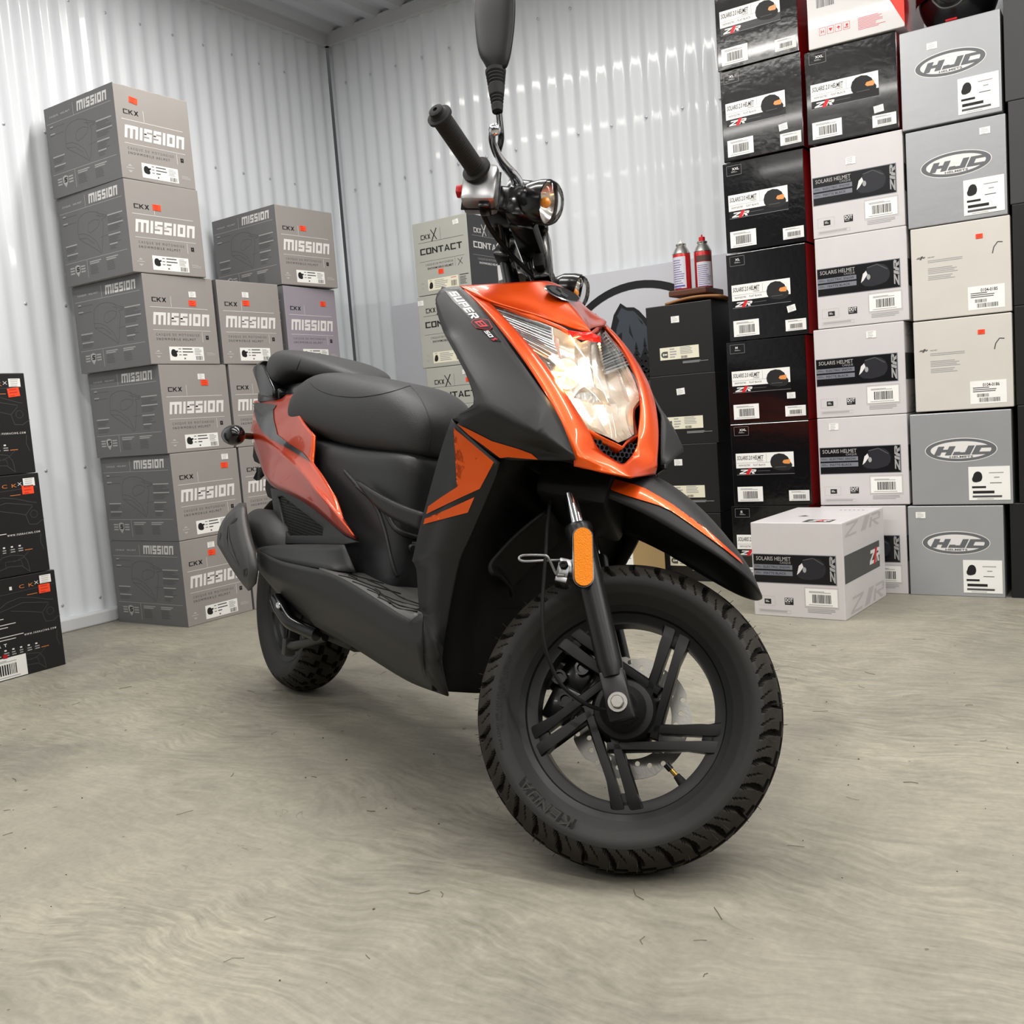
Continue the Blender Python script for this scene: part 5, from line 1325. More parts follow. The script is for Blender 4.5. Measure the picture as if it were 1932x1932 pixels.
# lower reflector dish
dc = Vector((1.2628, -0.0080, 0.7045))
lathe('lower_dish', [(-.03, .004), (-.022, .022), (-.010, .036), (.0, .042), (.001, .040), (-.010, .034)], dc-Vector((.03, 0, 0)), (1, 0, .25), reflect_m, head, 28)
lens = grid_obj('clear_lens', rows, lens_m, head)
ld = D.lights.new('headlight_glow', 'POINT'); ld.energy = .45; ld.color = (1, .66, .32); ld.shadow_soft_size = .012
lo = D.objects.new('headlight_glow', ld); COL.objects.link(lo); lo.parent = root; lo.location = bc+Vector((.0125, 0, .004))
V = dict(a=(1.1846, -0.0340, 0.8359), b=(1.1931, -0.0120, 0.8356), c=(1.2065, 0.0000, 0.8349), d=(1.1909, -0.0320, 0.8254), e=(1.1916, -0.0140, 0.8229), f=(1.1957, 0.0000, 0.8231))
patch('red_tab', V, [('a', 'b', 'e', 'd'), ('b', 'c', 'f', 'e')], red_tr, hood, out=(1, 0, 0), sym=True, sub=0, thick=.002)
V = dict(a=(1.0796, -0.1260, 0.8798), b=(1.1263, -0.0690, 0.8632), c=(1.1603, -0.0320, 0.8463), d=(1.0792, -0.1165, 0.8750), e=(1.1307, -0.0710, 0.8531), f=(1.1643, -0.0340, 0.8369), g=(1.1881, -0.0300, 0.8260), h=(1.1818, -0.0320, 0.8365))
patch('under_brow', V, [('a', 'b', 'e', 'd'), ('b', 'c', 'f', 'e'), ('c', 'h', 'g', 'f')], orange_p, hood, out=(1, 0, -.4), mirror=True, sub=0, thick=.002)
# badge on the hood
bcn = Vector((1.1095, 0.0000, 0.9110)); bn = (Vector((1.1095, 0.0000, 0.9110))-Vector((.9, 0, .75))).normalized()
bn = Vector((.62, 0, .78)).normalized(); bx = Vector((0, 1, 0)); by = bn.cross(bx); by = by if by.z > 0 else -by
def badge(ru, rv, e, m, name, hole=None, par=None):
    bm = bmesh.new(); n_ = 40; o_ = [bm.verts.new(bcn+bx*ru*math.cos(2*math.pi*i/n_)+by*rv*math.sin(2*math.pi*i/n_)+bn*e) for i in range(n_)]
    if hole:
        h_ = [bm.verts.new(bcn+bx*hole[0]*math.cos(2*math.pi*i/n_)+by*hole[1]*math.sin(2*math.pi*i/n_)+bn*(e+.0008)) for i in range(n_)]
        for i in range(n_): bm.faces.new((o_[i], o_[(i+1) % n_], h_[(i+1) % n_], h_[i]))
    else: bm.faces.new(o_)
    return bmo(name, bm, m, par or hood, 180)
bd = badge(.036, .0265, .0026, chrome, 'oval_badge', (.0335, .0243)); badge(.0340, .0248, .0029, blk_d, 'badge_field', None, hood)
def on_badge(polys, m, name):
    bm = bmesh.new()
    for p in polys: bm.faces.new([bm.verts.new(bcn+bx*a+by*b+bn*.0039) for a, b in [(1.3*x_, 1.4*y_) for x_, y_ in p]])
    return bmo(name, bm, m, hood)
on_badge([[(-.021, .004), (-.012, .012), (-.003, .0135), (-.010, .004), (-.004, -.004), (-.012, -.011), (-.020, -.003)], [(-.004, .010), (.004, .0125), (.001, .003), (.006, -.006), (.000, -.012), (-.006, -.006), (-.002, .002)]], chrome, 'badge_mark')

# ------------------------------------------------------------------ matt black leg shield sides
V = dict(
 a0=(1.0064, -0.1470, 0.9145), a1=(1.0833, -0.1450, 0.8705), a2=(1.1474, -0.1395, 0.8176), a3=(1.2092, -0.1295, 0.7607), a4=(1.2597, -0.1175, 0.7112), a5=(1.2807, -0.1015, 0.6794), a6=(1.3016, -0.0870, 0.6246),
 b0=(0.9571, -0.1620, 0.9156), b1=(0.9692, -0.1720, 0.8916), b2=(0.9885, -0.1780, 0.8641), b3=(1.0305, -0.1840, 0.8254), b4=(1.0878, -0.1890, 0.7825), b5=(1.1316, -0.1930, 0.7494), b6=(1.1674, -0.1970, 0.7171), b7=(1.1797, -0.2000, 0.6996), b8=(1.1795, -0.2020, 0.6904), b9=(1.1469, -0.2060, 0.6808), b10=(1.1257, -0.2080, 0.6728),
 c2=(1.0689, -0.1680, 0.8469), c3=(1.1221, -0.1680, 0.7938), c4=(1.1833, -0.1620, 0.7456), c5=(1.2810, -0.1400, 0.6756), c0=(1.0037, -0.1620, 0.8912),
 d3=(1.0588, -0.1875, 0.8162), d4=(1.1378, -0.1920, 0.7557), d5=(1.1417, -0.1900, 0.7081), d6=(1.2194, -0.1900, 0.6875), d7=(1.2876, -0.1500, 0.6504), d8=(1.3087, -0.0920, 0.6256),
 e0=(1.1494, -0.2070, 0.6659), e1=(1.1817, -0.1860, 0.6534), e2=(1.2407, -0.1500, 0.6362), e3=(1.2745, -0.1130, 0.6258), e4=(1.3111, -0.0920, 0.6163),
 f0=(1.1377, -0.2065, 0.6620), f1=(1.1749, -0.1850, 0.6321), f2=(1.2054, -0.1600, 0.6072), f3=(1.2567, -0.1260, 0.6138), f4=(1.3048, -0.0940, 0.6161),
 d5b=(1.1718, -0.1920, 0.7316))
F = [('a0', 'a1', 'c0', 'b0'), ('b0', 'c0', 'b2', 'b1'), ('c0', 'a1', 'c2'), ('c0', 'c2', 'b3', 'b2'), ('a1', 'a2', 'c3', 'c2'), ('c2', 'c3', 'd3', 'b3'), ('a2', 'a3', 'c4', 'c3'), ('c3', 'c4', 'd4', 'd3'), ('b3', 'd3', 'd4', 'b5', 'b4'), ('a3', 'a4', 'c5', 'c4'), ('c4', 'c5', 'd7', 'd6', 'd5b', 'd4'), ('d4', 'd5b', 'b6', 'b5'), ('a4', 'a5', 'd7', 'c5'), ('a5', 'a6', 'd8', 'd7'), ('d5b', 'd6', 'b8', 'b7', 'b6'), ('d6', 'e0', 'b10', 'b9', 'b8'), ('d6', 'd7', 'e2', 'e1', 'e0'), ('d7', 'd8', 'e4', 'e3', 'e2'), ('e0', 'e1', 'f1', 'f0'), ('e1', 'e2', 'f2', 'f1'), ('e2', 'e3', 'f3', 'f2'), ('e3', 'e4', 'f4', 'f3')]
sp_ = patch('side_cowl', V, F, black_pl, out=(.5, -1, .2), mirror=True, sub=2, thick=.004, crease_ang=16)
SV = V
# lower leg shield
V = dict(
 r0=(1.1257, -0.2080, 0.6725), r1=(1.1013, -0.2070, 0.6363), r2=(1.0772, -0.2050, 0.5902), r3=(1.0506, -0.2030, 0.5353), r4=(1.0258, -0.2010, 0.4879), r5=(1.0088, -0.1990, 0.4415), r6=(1.0011, -0.1970, 0.4318), r7=(1.0189, -0.1960, 0.4230), r8=(1.0252, -0.1960, 0.3935), r9=(1.0368, -0.1960, 0.3559), r10=(1.0542, -0.1970, 0.3464),
 f0=(1.1377, -0.2065, 0.6620), f1=(1.1766, -0.1860, 0.6320), f2=(1.2071, -0.1610, 0.6065),
 s0=(1.2039, -0.1660, 0.5839), s1=(1.1903, -0.1710, 0.5500), s2=(1.1660, -0.1740, 0.5067), s3=(1.1399, -0.1750, 0.4652), s4=(1.1244, -0.1750, 0.4510), s5=(1.1092, -0.1740, 0.4033), s6=(1.0969, -0.1720, 0.3610), s7=(1.0880, -0.1700, 0.3157), s8=(1.0813, -0.1680, 0.2748), s9=(1.0821, -0.1660, 0.2557), s10=(1.0854, -0.1550, 0.2122),
 g0=(1.0628, -0.1960, 0.2796), g1=(1.0381, -0.1780, 0.2358), q1=(1.1068, -0.1860, 0.2855), q0=(1.0611, -0.1980, 0.3451))
F = [('r0', 'f0', 'f1', 'r1'), ('r1', 'f1', 's0', 's1', 'r2'), ('f1', 'f2', 's0'), ('r2', 's1', 's2', 'r3'), ('r3', 's2', 's3', 'r4'), ('r4', 's3', 's4', 'r5'), ('r5', 's4', 'r7', 'r6'), ('r7', 's4', 's5', 'r8'), ('r8', 's5', 's6', 'r9'), ('r9', 's6', 's7', 'q0', 'r10'), ('q0', 'q1', 'g0'), ('q0', 's7', 's8', 'q1'), ('q1', 's8', 's9', 'g0'), ('g0', 's9', 's10', 'g1')]
lp = patch('leg_shield', V, F, black_pl, out=(.3, -1, 0), mirror=True, sub=1, thick=.004, crease_ang=14)
LV = V
# orange stripes laid on it
def on_plane(tri, e):
    a, b, c = [Vector(p) for p in tri]; n_ = (b-a).cross(c-a).normalized(); n_ = n_ if n_.y < 0 else -n_; return n_*e
def stripe(name, polys, m, par, lift=.0015):
    for side in (0, 1):
        vs = []; fs = []
        for P in polys:
            b = len(vs)
            for p in P: q = Vector(p)+Vector((.5, -.8, .2)).normalized()*lift; vs.append((q.x, q.y if side == 0 else -q.y, q.z))
            fs.append(tuple(range(b, b+len(P))))
        o = pydata(name, vs, fs, [m], par[side] if isinstance(par, list) else par); x = o.modifiers.new('t', 'SOLIDIFY'); x.thickness = .0012; x.offset = 0
# decals cling to the panel: cast every point on to the evaluated panel, subdividing the outline
def cling(name, polys, m, parents, bv, d=None, lift=.0011, cuts=4): sticker(name, polys, m, parents, bv, lift)
def quad_text(geo, q, m, name, parents, bv, lift=.0012):
    """lettering stretched over four measured corners (BL, BR, TR, TL) and laid on the panel"""
    vs, fs, w = geo; q = [Vector(p) for p in q]; P = []
    x0 = min(v[0] for v in vs); x1 = max(v[0] for v in vs)
    for x_, y_ in vs:
        a = (x_-x0)/(x1-x0); P.append((q[0]*(1-a)+q[1]*a)*(1-y_)+(q[3]*(1-a)+q[2]*a)*y_)
    sticker(name, [[P[i] for i in f] for f in fs], m, parents, bv, lift, mirror_body, .006)
bv = bvh_of([sp_[0], lp[0]])
cling('orange_stripe', [[(1.1304, -0.2050, 0.6581), (1.1580, -0.1970, 0.6423), (1.1792, -0.1820, 0.6240), (1.1960, -0.1650, 0.6063), (1.1897, -0.1720, 0.5846), (1.1761, -0.1750, 0.5632), (1.1284, -0.1850, 0.5453), (1.0538, -0.2030, 0.5151), (1.0596, -0.2030, 0.5283), (1.0868, -0.1980, 0.5429), (1.1287, -0.1900, 0.5636), (1.1365, -0.1870, 0.5725), (1.1454, -0.1870, 0.5897), (1.1517, -0.1900, 0.6078), (1.1476, -0.1960, 0.6242)]], orange_d, lp, bv)
cling('orange_stripe', [[(1.0503, -0.2030, 0.5072), (1.1048, -0.1900, 0.5268), (1.1615, -0.1750, 0.5494), (1.1494, -0.1780, 0.5239), (1.0463, -0.2030, 0.4976)]], orange_d, lp, bv)
cling('orange_stripe', [[(1.1440, -0.2070, 0.6642), (1.1701, -0.1970, 0.6546), (1.2063, -0.1770, 0.6383), (1.2417, -0.1500, 0.6287), (1.2601, -0.1380, 0.6223), (1.2645, -0.1280, 0.6140), (1.2177, -0.1530, 0.6157), (1.2074, -0.1610, 0.6136), (1.1879, -0.1780, 0.6298), (1.1651, -0.1950, 0.6465)]], orange_d, sp_, bv)
# model lettering running down the panel
def panel_text(geo, p0, p1, hgt, m, name, parents, bv, lift=.0012):
    """baseline from p0 to p1 (on the panel), cap height hgt across the panel towards the nose"""
    vs, fs, w = geo; p0, p1 = Vector(p0), Vector(p1); u_ = (p1-p0)/w; d = Vector((-.35, 1, -.1)).normalized(); L = u_.normalized()
    up = L.cross(d).normalized(); up = up if up.x > 0 else -up
    for side in (0, 1):
        bm = bmesh.new(); b = []
        for x_, y_ in vs:
            q = p0+u_*x_+up*y_*hgt; h_ = bv.ray_cast(q-d*.08, d, .3); q = (h_[0] if h_[0] is not None else q)-d*lift
            if side: q.y = -q.y
            b.append(bm.verts.new(q))
        for f in fs:
            try: bm.faces.new([b[i] for i in f])
            except ValueError: pass
        bmo(name, bm, m, parents[side])
bk = [[(0.9839, -0.1620, 0.9064), (1.0169, -0.1580, 0.9020), (1.0672, -0.1600, 0.8738), (1.1112, -0.1600, 0.8445), (1.0976, -0.1680, 0.8391), (1.0630, -0.1700, 0.8635), (1.0309, -0.1680, 0.8795), (0.9994, -0.1650, 0.8984)], [(1.1001, -0.1670, 0.8413), (1.1101, -0.1600, 0.8446), (1.1310, -0.1550, 0.8397), (1.1428, -0.1530, 0.8242), (1.1357, -0.1550, 0.8212), (1.1119, -0.1660, 0.8254), (1.0958, -0.1680, 0.8359)], [(1.1264, -0.1650, 0.8207), (1.1398, -0.1550, 0.8230), (1.1550, -0.1500, 0.8089), (1.1627, -0.1470, 0.8020), (1.1519, -0.1580, 0.8025)]]
cling('lettering_backing', bk, blk_d, sp_, bv, lift=.0007)
quad_text(block_geo('SUPER', .16, 0, .27), [(1.0042, -0.1650, 0.8995), (1.0972, -0.1670, 0.8425), (1.1105, -0.1600, 0.8444), (1.0232, -0.1600, 0.8998)], white_d, 'model_lettering', sp_, bv)
sticker('lettering_emblem', [[(1.0961, -0.1680, 0.8370), (1.1006, -0.1660, 0.8414), (1.1092, -0.1600, 0.8430), (1.1310, -0.1550, 0.8391), (1.1415, -0.1530, 0.8260), (1.1378, -0.1550, 0.8221), (1.1229, -0.1580, 0.8238), (1.1118, -0.1660, 0.8260)]], red_d, sp_, bv, .0013)
sticker('lettering_emblem', [[(1.0984, -0.1680, 0.8365), (1.1019, -0.1660, 0.8403), (1.1093, -0.1600, 0.8421), (1.1298, -0.1550, 0.8384), (1.1393, -0.1530, 0.8264), (1.1363, -0.1550, 0.8232), (1.1228, -0.1580, 0.8247), (1.1126, -0.1660, 0.8268)]], blk_d, sp_, bv, .0017)
quad_text(block_geo('8', .16, 0, .22), [(1.1070, -0.1680, 0.8360), (1.1238, -0.1650, 0.8260), (1.1331, -0.1550, 0.8277), (1.1152, -0.1580, 0.8393)], red_d, 'model_lettering', sp_, bv, .0021)
quad_text(block_geo('50', .2, 0, .26), [(1.1303, -0.1620, 0.8194), (1.1412, -0.1570, 0.8090), (1.1514, -0.1550, 0.8091), (1.1369, -0.1580, 0.8207)], white_d, 'model_lettering', sp_, bv)
quad_text(block_geo('X', .2, 0, .3), [(1.1456, -0.1570, 0.8055), (1.1523, -0.1550, 0.8027), (1.1598, -0.1520, 0.8048), (1.1527, -0.1540, 0.8083)], red_d, 'model_lettering', sp_, bv)
# inner leg shield (rider side) and wheel well: closing surfaces behind the outer panels
wl_ = dict(a=(1.16, 0, .66), b=(1.17, -.12, .655), c=(1.2, -.155, .60), d=(1.13, -.17, .52), e=(1.075, -.173, .40), f=(1.045, -.172, .30), g=(1.05, -.165, .215), h=(1.06, 0, .20), i=(1.045, 0, .30), j=(1.06, 0, .40), k=(1.10, 0, .52), l=(1.13, 0, .6))
patch('wheel_well', wl_, [('a', 'b', 'c', 'l'), ('l', 'c', 'd', 'k'), ('k', 'd', 'e', 'j'), ('j', 'e', 'f', 'i'), ('i', 'f', 'g', 'h')], dark_pl, out=(1, 0, 0), sym=True, sub=1, thick=.004)
il = {}; ilf = []
edge_ = [SV['b0'], SV['b1'], SV['b2'], SV['b3'], SV['b4'], SV['b5'], SV['b6'], SV['b7'], SV['b10'], LV['r1'], LV['r2'], LV['r3'], LV['r4'], LV['r5'], LV['r7'], LV['r9']]
for k, p in enumerate(edge_):
    il['e%d' % k] = (p[0]+.004, p[1]+.004, p[2]); il['m%d' % k] = (p[0]+.018, p[1]*.45, p[2]); il['c%d' % k] = (p[0]+.022, 0, p[2])
for k in range(len(edge_)-1): ilf += [('e%d' % k, 'm%d' % k, 'm%d' % (k+1), 'e%d' % (k+1)), ('m%d' % k, 'c%d' % k, 'c%d' % (k+1), 'm%d' % (k+1))]
patch('inner_shield', il, ilf, dark_pl, out=(-1, 0, 0), sym=True, sub=1, thick=.003)
uh = dict(a=(1.195, -.15, .612), b=(1.27, -.085, .615), c=(1.30, -.045, .606), d=(1.32, 0, .604), e=(1.15, 0, .64), f=(1.2, -.075, .63))
patch('nose_underside', uh, [('a', 'b', 'f'), ('f', 'b', 'c'), ('f', 'c', 'd', 'e')], dark_pl, out=(0, 0, -1), sym=True, sub=0, thick=.003)

# ------------------------------------------------------------------ floor, side fairings
V = dict(
 t0=(0.1642, -0.1950, 0.3839), t1=(0.2756, -0.2000, 0.3745), t2=(0.3811, -0.2030, 0.3703), t3=(0.5993, -0.2050, 0.3782), t4=(0.7121, -0.2060, 0.3723), t5=(0.8137, -0.2060, 0.3610), t6=(0.9977, -0.2050, 0.3325), t7=(1.0242, -0.2030, 0.3314), t8=(1.0431, -0.1990, 0.3448), t9=(1.0562, -0.1980, 0.3459),
 m0=(0.1771, -0.1970, 0.3538), m1=(0.3056, -0.2030, 0.3302), m2=(0.5187, -0.2070, 0.3323), m3=(0.7235, -0.2070, 0.3233), m4=(0.8754, -0.2070, 0.3012), m5=(1.0035, -0.2040, 0.2840), m6=(1.0654, -0.1980, 0.2816),
 l0=(0.1490, -0.1820, 0.3293), l1=(0.2027, -0.1700, 0.3009), l2=(0.2735, -0.1600, 0.2748), l3=(0.3461, -0.1550, 0.2601), l4=(0.4632, -0.1510, 0.2428), l5=(0.4401, -0.1500, 0.2373), l6=(0.6198, -0.1480, 0.2324), l7=(0.9008, -0.1470, 0.2035), l8=(0.9811, -0.1460, 0.2050), l9=(1.0802, -0.1520, 0.2110), m7=(1.0391, -0.1780, 0.2352))
F = [('t0', 't1', 'm1', 'm0'), ('t1', 't2', 'm2', 'm1'), ('t2', 't3', 'm3', 'm2'), ('t3', 't4', 'm3'), ('t4', 't5', 'm4', 'm3'), ('t5', 't6', 'm5', 'm4'), ('t6', 't7', 't8', 'm6', 'm5'), ('t8', 't9', 'm6'), ('m0', 'm1', 'l1', 'l0'), ('m1', 'm2', 'l3', 'l2', 'l1'), ('m2', 'm3', 'l5', 'l4', 'l3'), ('m3', 'm4', 'l6', 'l5'), ('m4', 'm5', 'l7', 'l6'), ('m5', 'm6', 'm7', 'l8', 'l7'), ('m7', 'l9', 'l8')]
sk = patch('side_fairing', V, F, black_pl, out=(0, -1, .1), mirror=True, sub=2, thick=.004, crease_ang=16)
V = dict(u0=(0.1630, -0.1940, 0.3843), u1=(0.1756, -0.1880, 0.3917), u2=(0.3085, -0.1820, 0.4067), u3=(0.4827, -0.1720, 0.4216), u4=(0.6127, -0.1600, 0.4309), u5=(0.6628, -0.1500, 0.3779), v1=(0.2697, -0.1980, 0.3744), v2=(0.3726, -0.2000, 0.3704), v3=(0.5867, -0.2000, 0.3776), v4=(0.6266, -0.1800, 0.3790))
F = [('u0', 'u1', 'v1'), ('u1', 'u2', 'v2', 'v1'), ('u2', 'u3', 'v3', 'v2'), ('u3', 'u4', 'u5', 'v4', 'v3')]
fk = patch('flank_panel', V, F, black_pl, out=(0, -1, .2), mirror=True, sub=2, thick=.004, crease_ang=30)
# floor mat: dark grey board with grip pattern
fm = mat('footboard_grey', srgb(74, 74, 72), .5, bump=(90, .35, 5))
V = dict(a=(0.5865, -0.2000, 0.3788), b=(0.7048, -0.2030, 0.3724), c=(0.8069, -0.2030, 0.3609), d=(0.9936, -0.2030, 0.3325), e=(1.0182, -0.2000, 0.3312), f=(1.0397, -0.1970, 0.3459), g=(0.9107, -0.1400, 0.3896), h=(0.7037, -0.1000, 0.3656), i=(0.6134, -0.1300, 0.3728))
zf = .33
W_ = {k: v for k, v in V.items()}
W_['g'] = (.985, -.16, .335); W_['h'] = (.80, -.10, .345); W_['i'] = (.64, -.115, .372); W_['g0'] = (.98, 0, .335); W_['h0'] = (.80, 0, .345); W_['i0'] = (.62, 0, .374)
fb = patch('footboard', W_, [('a', 'b', 'i'), ('b', 'c', 'h', 'i'), ('c', 'd', 'h'), ('d', 'e', 'f', 'g', 'h'), ('i', 'h', 'h0', 'i0'), ('h', 'g', 'g0', 'h0')], fm, out=(0, 0, 1), sym=True, sub=1, thick=.006)
bpy.context.view_layer.update(); bvf = bvh_of([fb])
bm = bmesh.new(); rr = random.Random(5)
def fpt(x, y):
    h_ = bvf.ray_cast(Vector((x, y, .6)), Vector((0, 0, -1)), .6); return h_[0]
for x0, y0, x1, y1 in ((.60, -.19, .72, -.12), (.68, -.195, .80, -.12), (.74, -.19, .93, -.13), (.80, -.185, .97, -.15), (.86, -.19, .97, -.17), (.70, -.14, .95, -.11), (.78, -.16, .90, -.19), (.62, -.15, .70, -.17), (.90, -.12, .97, -.16)):
    for sg in (1, -1):
        q = [fpt(x0+(x1-x0)*k/8, sg*(y0+(y1-y0)*k/8+.006*math.sin(k))) for k in range(9)]; q = [p+Vector((0, 0, .0006)) for p in q if p is not None]
        if len(q) > 2: add_tube(bm, q, .0016, 5)
bmo('grip_grooves', bm, blk_d, fb)
# body under the seat and tunnel
def ringx(x, wt, wb, z0, z1, n=10):
    pts = []
    for k in range(n+1):
        t = k/n; w_ = wb+(wt-wb)*t; pts.append((x, -w_, z0+(z1-z0)*t))
    return pts+[(p[0], -p[1], p[2]) for p in reversed(pts)]
rg = [(-.05, .07, .06, .56, .70), (.06, .10, .085, .42, .69), (.20, .118, .095, .40, .675), (.34, .122, .112, .38, .662), (.48, .115, .13, .36, .648), (.60, .105, .12, .345, .642), (.68, .092, .115, .335, .640), (.725, .075, .11, .33, .635), (.74, .05, .10, .33, .62)]
mb = loft('under_seat_body', [ringx(*r) for r in rg], mat('body_black', srgb(33, 33, 34), .45, bump=(700, .1, 2)), sub=1)
# moulded ribs and the recessed band on the flank
bpy.context.view_layer.update(); bvb = bvh_of([mb])
def flank(pts, r_, name, m, mir=True):
    d = Vector((-.45, 1, 0)).normalized()
    for sg in (1, -1):
        q = []
        for p in smooth_path(pts, 6):
            h_ = bvb.ray_cast(Vector(p)-d*.2, d, .6); w_ = h_[0] if h_[0] is not None else Vector(p); q.append((w_.x, sg*w_.y, w_.z))
        bm = bmesh.new(); add_tube(bm, q, r_, 8); bmo(name, bm, m, mb, 60)
flank([(0.4921, -0.1250, 0.5852), (0.5701, -0.1250, 0.5513), (0.6436, -0.1250, 0.5193), (0.6923, -0.1250, 0.4712), (0.7210, -0.1200, 0.4235), (0.7453, -0.1200, 0.3797)], [.002, .0045][1], 'moulded_rib', MATS['body_black'])
flank([(0.5608, -0.1250, 0.5545), (0.6218, -0.1200, 0.5324), (0.6831, -0.1200, 0.5078), (0.7280, -0.1200, 0.4737), (0.7884, -0.1150, 0.4520), (0.8298, -0.1100, 0.4427)], .006, 'moulded_rib', MATS['body_black'])
V = dict(a=(0.5814, -0.1350, 0.5683), b=(0.6912, -0.1300, 0.5411), c=(0.7876, -0.1200, 0.5193), d=(0.8574, -0.1050, 0.5109), e=(0.8488, -0.1050, 0.4790), f=(0.7705, -0.1200, 0.4894), g=(0.6884, -0.1300, 0.5108))
patch('front_bridge', V, [('a', 'b', 'g'), ('b', 'c', 'f', 'g'), ('c', 'd', 'e', 'f')], black_pl, out=(.5, -1, 0), mirror=True, sub=2, thick=.01)
bm = bmesh.new(); add_box(bm, .08, .95, -.13, .13, .215, .31, bev=.02); bmo('frame_pan', bm, dark_pl, root, 40)

# ------------------------------------------------------------------ tail
V = dict(
 p0=(-0.2720, -0.0900, 0.7774), p1=(-0.1398, -0.0980, 0.7773), p2=(-0.0070, -0.1080, 0.7613), p3=(0.0580, -0.1120, 0.7760), p4=(0.1266, -0.1180, 0.7733), p5=(0.1664, -0.1250, 0.7435), p6=(0.2341, -0.1300, 0.7004), p7=(0.3403, -0.1360, 0.6644), p8=(0.3515, -0.1390, 0.6335), p9=(0.3562, -0.1420, 0.6009),
 q1=(0.4335, -0.1470, 0.5753), q2=(0.5383, -0.1550, 0.5270), q3=(0.5983, -0.1580, 0.4837), q4=(0.6840, -0.1600, 0.4455),
 b0=(-0.2773, -0.0920, 0.6946), b1=(-0.2253, -0.0980, 0.6464), b2=(-0.1499, -0.1060, 0.6134), b3=(-0.0719, -0.1150, 0.5731), b4=(0.0315, -0.1280, 0.5354), b5=(0.1821, -0.1380, 0.5283), b6=(0.3476, -0.1460, 0.5065), b7=(0.4941, -0.1520, 0.4746), b8=(0.6111, -0.1570, 0.4484),
 c0=(-0.2273, -0.1020, 0.7275), c1=(-0.1173, -0.1170, 0.6664), c2=(0.0823, -0.1320, 0.6351), c3=(0.2828, -0.1500, 0.5879), c4=(0.3845, -0.1580, 0.5586), c5=(0.4589, -0.1660, 0.5410), c6=(0.5754, -0.1680, 0.4975), 
 e1=(-0.0054, -0.1260, 0.6036), e2=(0.1356, -0.1370, 0.5954), e3=(0.2972, -0.1500, 0.5707),
 d1=(0.0181, -0.1210, 0.6686), d2=(0.2052, -0.1350, 0.6304), u1=(-0.0331, -0.1120, 0.7248), u2=(0.1404, -0.1240, 0.7138), u3=(0.2508, -0.1350, 0.6559))
F = [('p0', 'p1', 'u1', 'c0'), ('p1', 'p2', 'u1'), ('p2', 'p3', 'p4', 'p5', 'u2', 'u1'), ('c0', 'u1', 'd1', 'c1'), ('u1', 'u2', 'u3', 'd2', 'd1'), ('u2', 'p5', 'p6', 'u3'), ('u3', 'p6', 'p7', 'p8'), ('u3', 'p8', 'p9', 'd2'), ('c1', 'd1', 'd2', 'c2'), ('c2', 'd2', 'p9', 'q1', 'c3'), ('c3', 'q1', 'q2', 'c4'), ('c4', 'q2', 'q3', 'c5'), ('c5', 'q3', 'q4', 'c6'), ('c0', 'c1', 'b1', 'b0'), ('c1', 'c2', 'e2', 'e1', 'b2', 'b1'), ('c2', 'c3', 'e3', 'e2'), ('b2', 'e1', 'b4', 'b3'), ('e1', 'e2', 'b5', 'b4'), ('e2', 'e3', 'b6', 'b5'), ('e3', 'c4', 'c5', 'b7', 'b6'), ('c3', 'c4', 'e3'), ('c5', 'c6', 'b8', 'b7'), ('c6', 'q4', 'b8')]
tp = patch('tail_panel', V, F, orange_p, out=(.2, -1, .1), mirror=True, sub=2, thick=.004, crease_ang=14)
tp[0]['label'] = 'glossy orange tail panel'; tp[1]['label'] = 'glossy orange tail panel'
bvt = bvh_of([tp[0]])
cling('black_inset', [[(-0.2504, -0.0950, 0.7664), (-0.2329, -0.0950, 0.7708), (-0.0181, -0.1080, 0.7531), (-0.0417, -0.1080, 0.7409), (-0.0214, -0.1120, 0.7157), (0.0398, -0.1200, 0.6726), (0.1525, -0.1300, 0.6494), (0.2677, -0.1350, 0.6263), (0.3526, -0.1420, 0.6008), (0.2835, -0.1400, 0.6141), (0.1509, -0.1350, 0.6387), (-0.0036, -0.1220, 0.6623), (-0.1030, -0.1150, 0.6843), (-0.1730, -0.1080, 0.7137), (-0.2276, -0.1000, 0.7440)]], mat('smoked_inset', srgb(40, 43, 45), .25, coat=.6), tp, bvt, lift=.0016)

# vent panel under the tail
V = dict(a=(0.0201, -0.1240, 0.5336), b=(0.1407, -0.1320, 0.5314), c=(0.3369, -0.1420, 0.5072), d=(0.4841, -0.1480, 0.4751), e=(0.6040, -0.1540, 0.4481), f=(0.6736, -0.1560, 0.4412), g=(0.6079, -0.1580, 0.4310), h=(0.2413, -0.1500, 0.4047), i=(0.1514, -0.1450, 0.3979), j=(0.0992, -0.1350, 0.4632),
 k=(0.0992, -0.1300, 0.5125), l=(0.1379, -0.1320, 0.5159), m=(0.4635, -0.1480, 0.4566), n=(0.4668, -0.1500, 0.4403), o=(0.2432, -0.1460, 0.4248), p=(0.2003, -0.1420, 0.4381))
F = [('a', 'b', 'l', 'k'), ('b', 'c', 'l'), ('c', 'd', 'm', 'l'), ('d', 'e', 'n', 'm'), ('e', 'f', 'g', 'n'), ('g', 'h', 'o', 'n'), ('h', 'i', 'p', 'o'), ('i', 'j', 'k', 'p'), ('j', 'a', 'k')]
vp = patch('vent_panel', V, F, black_pl, out=(.2, -1, .1), mirror=True, sub=0, thick=.008, bevel=.002)
mesh_m = mat('vent_mesh_black', srgb(18, 18, 18), .45)
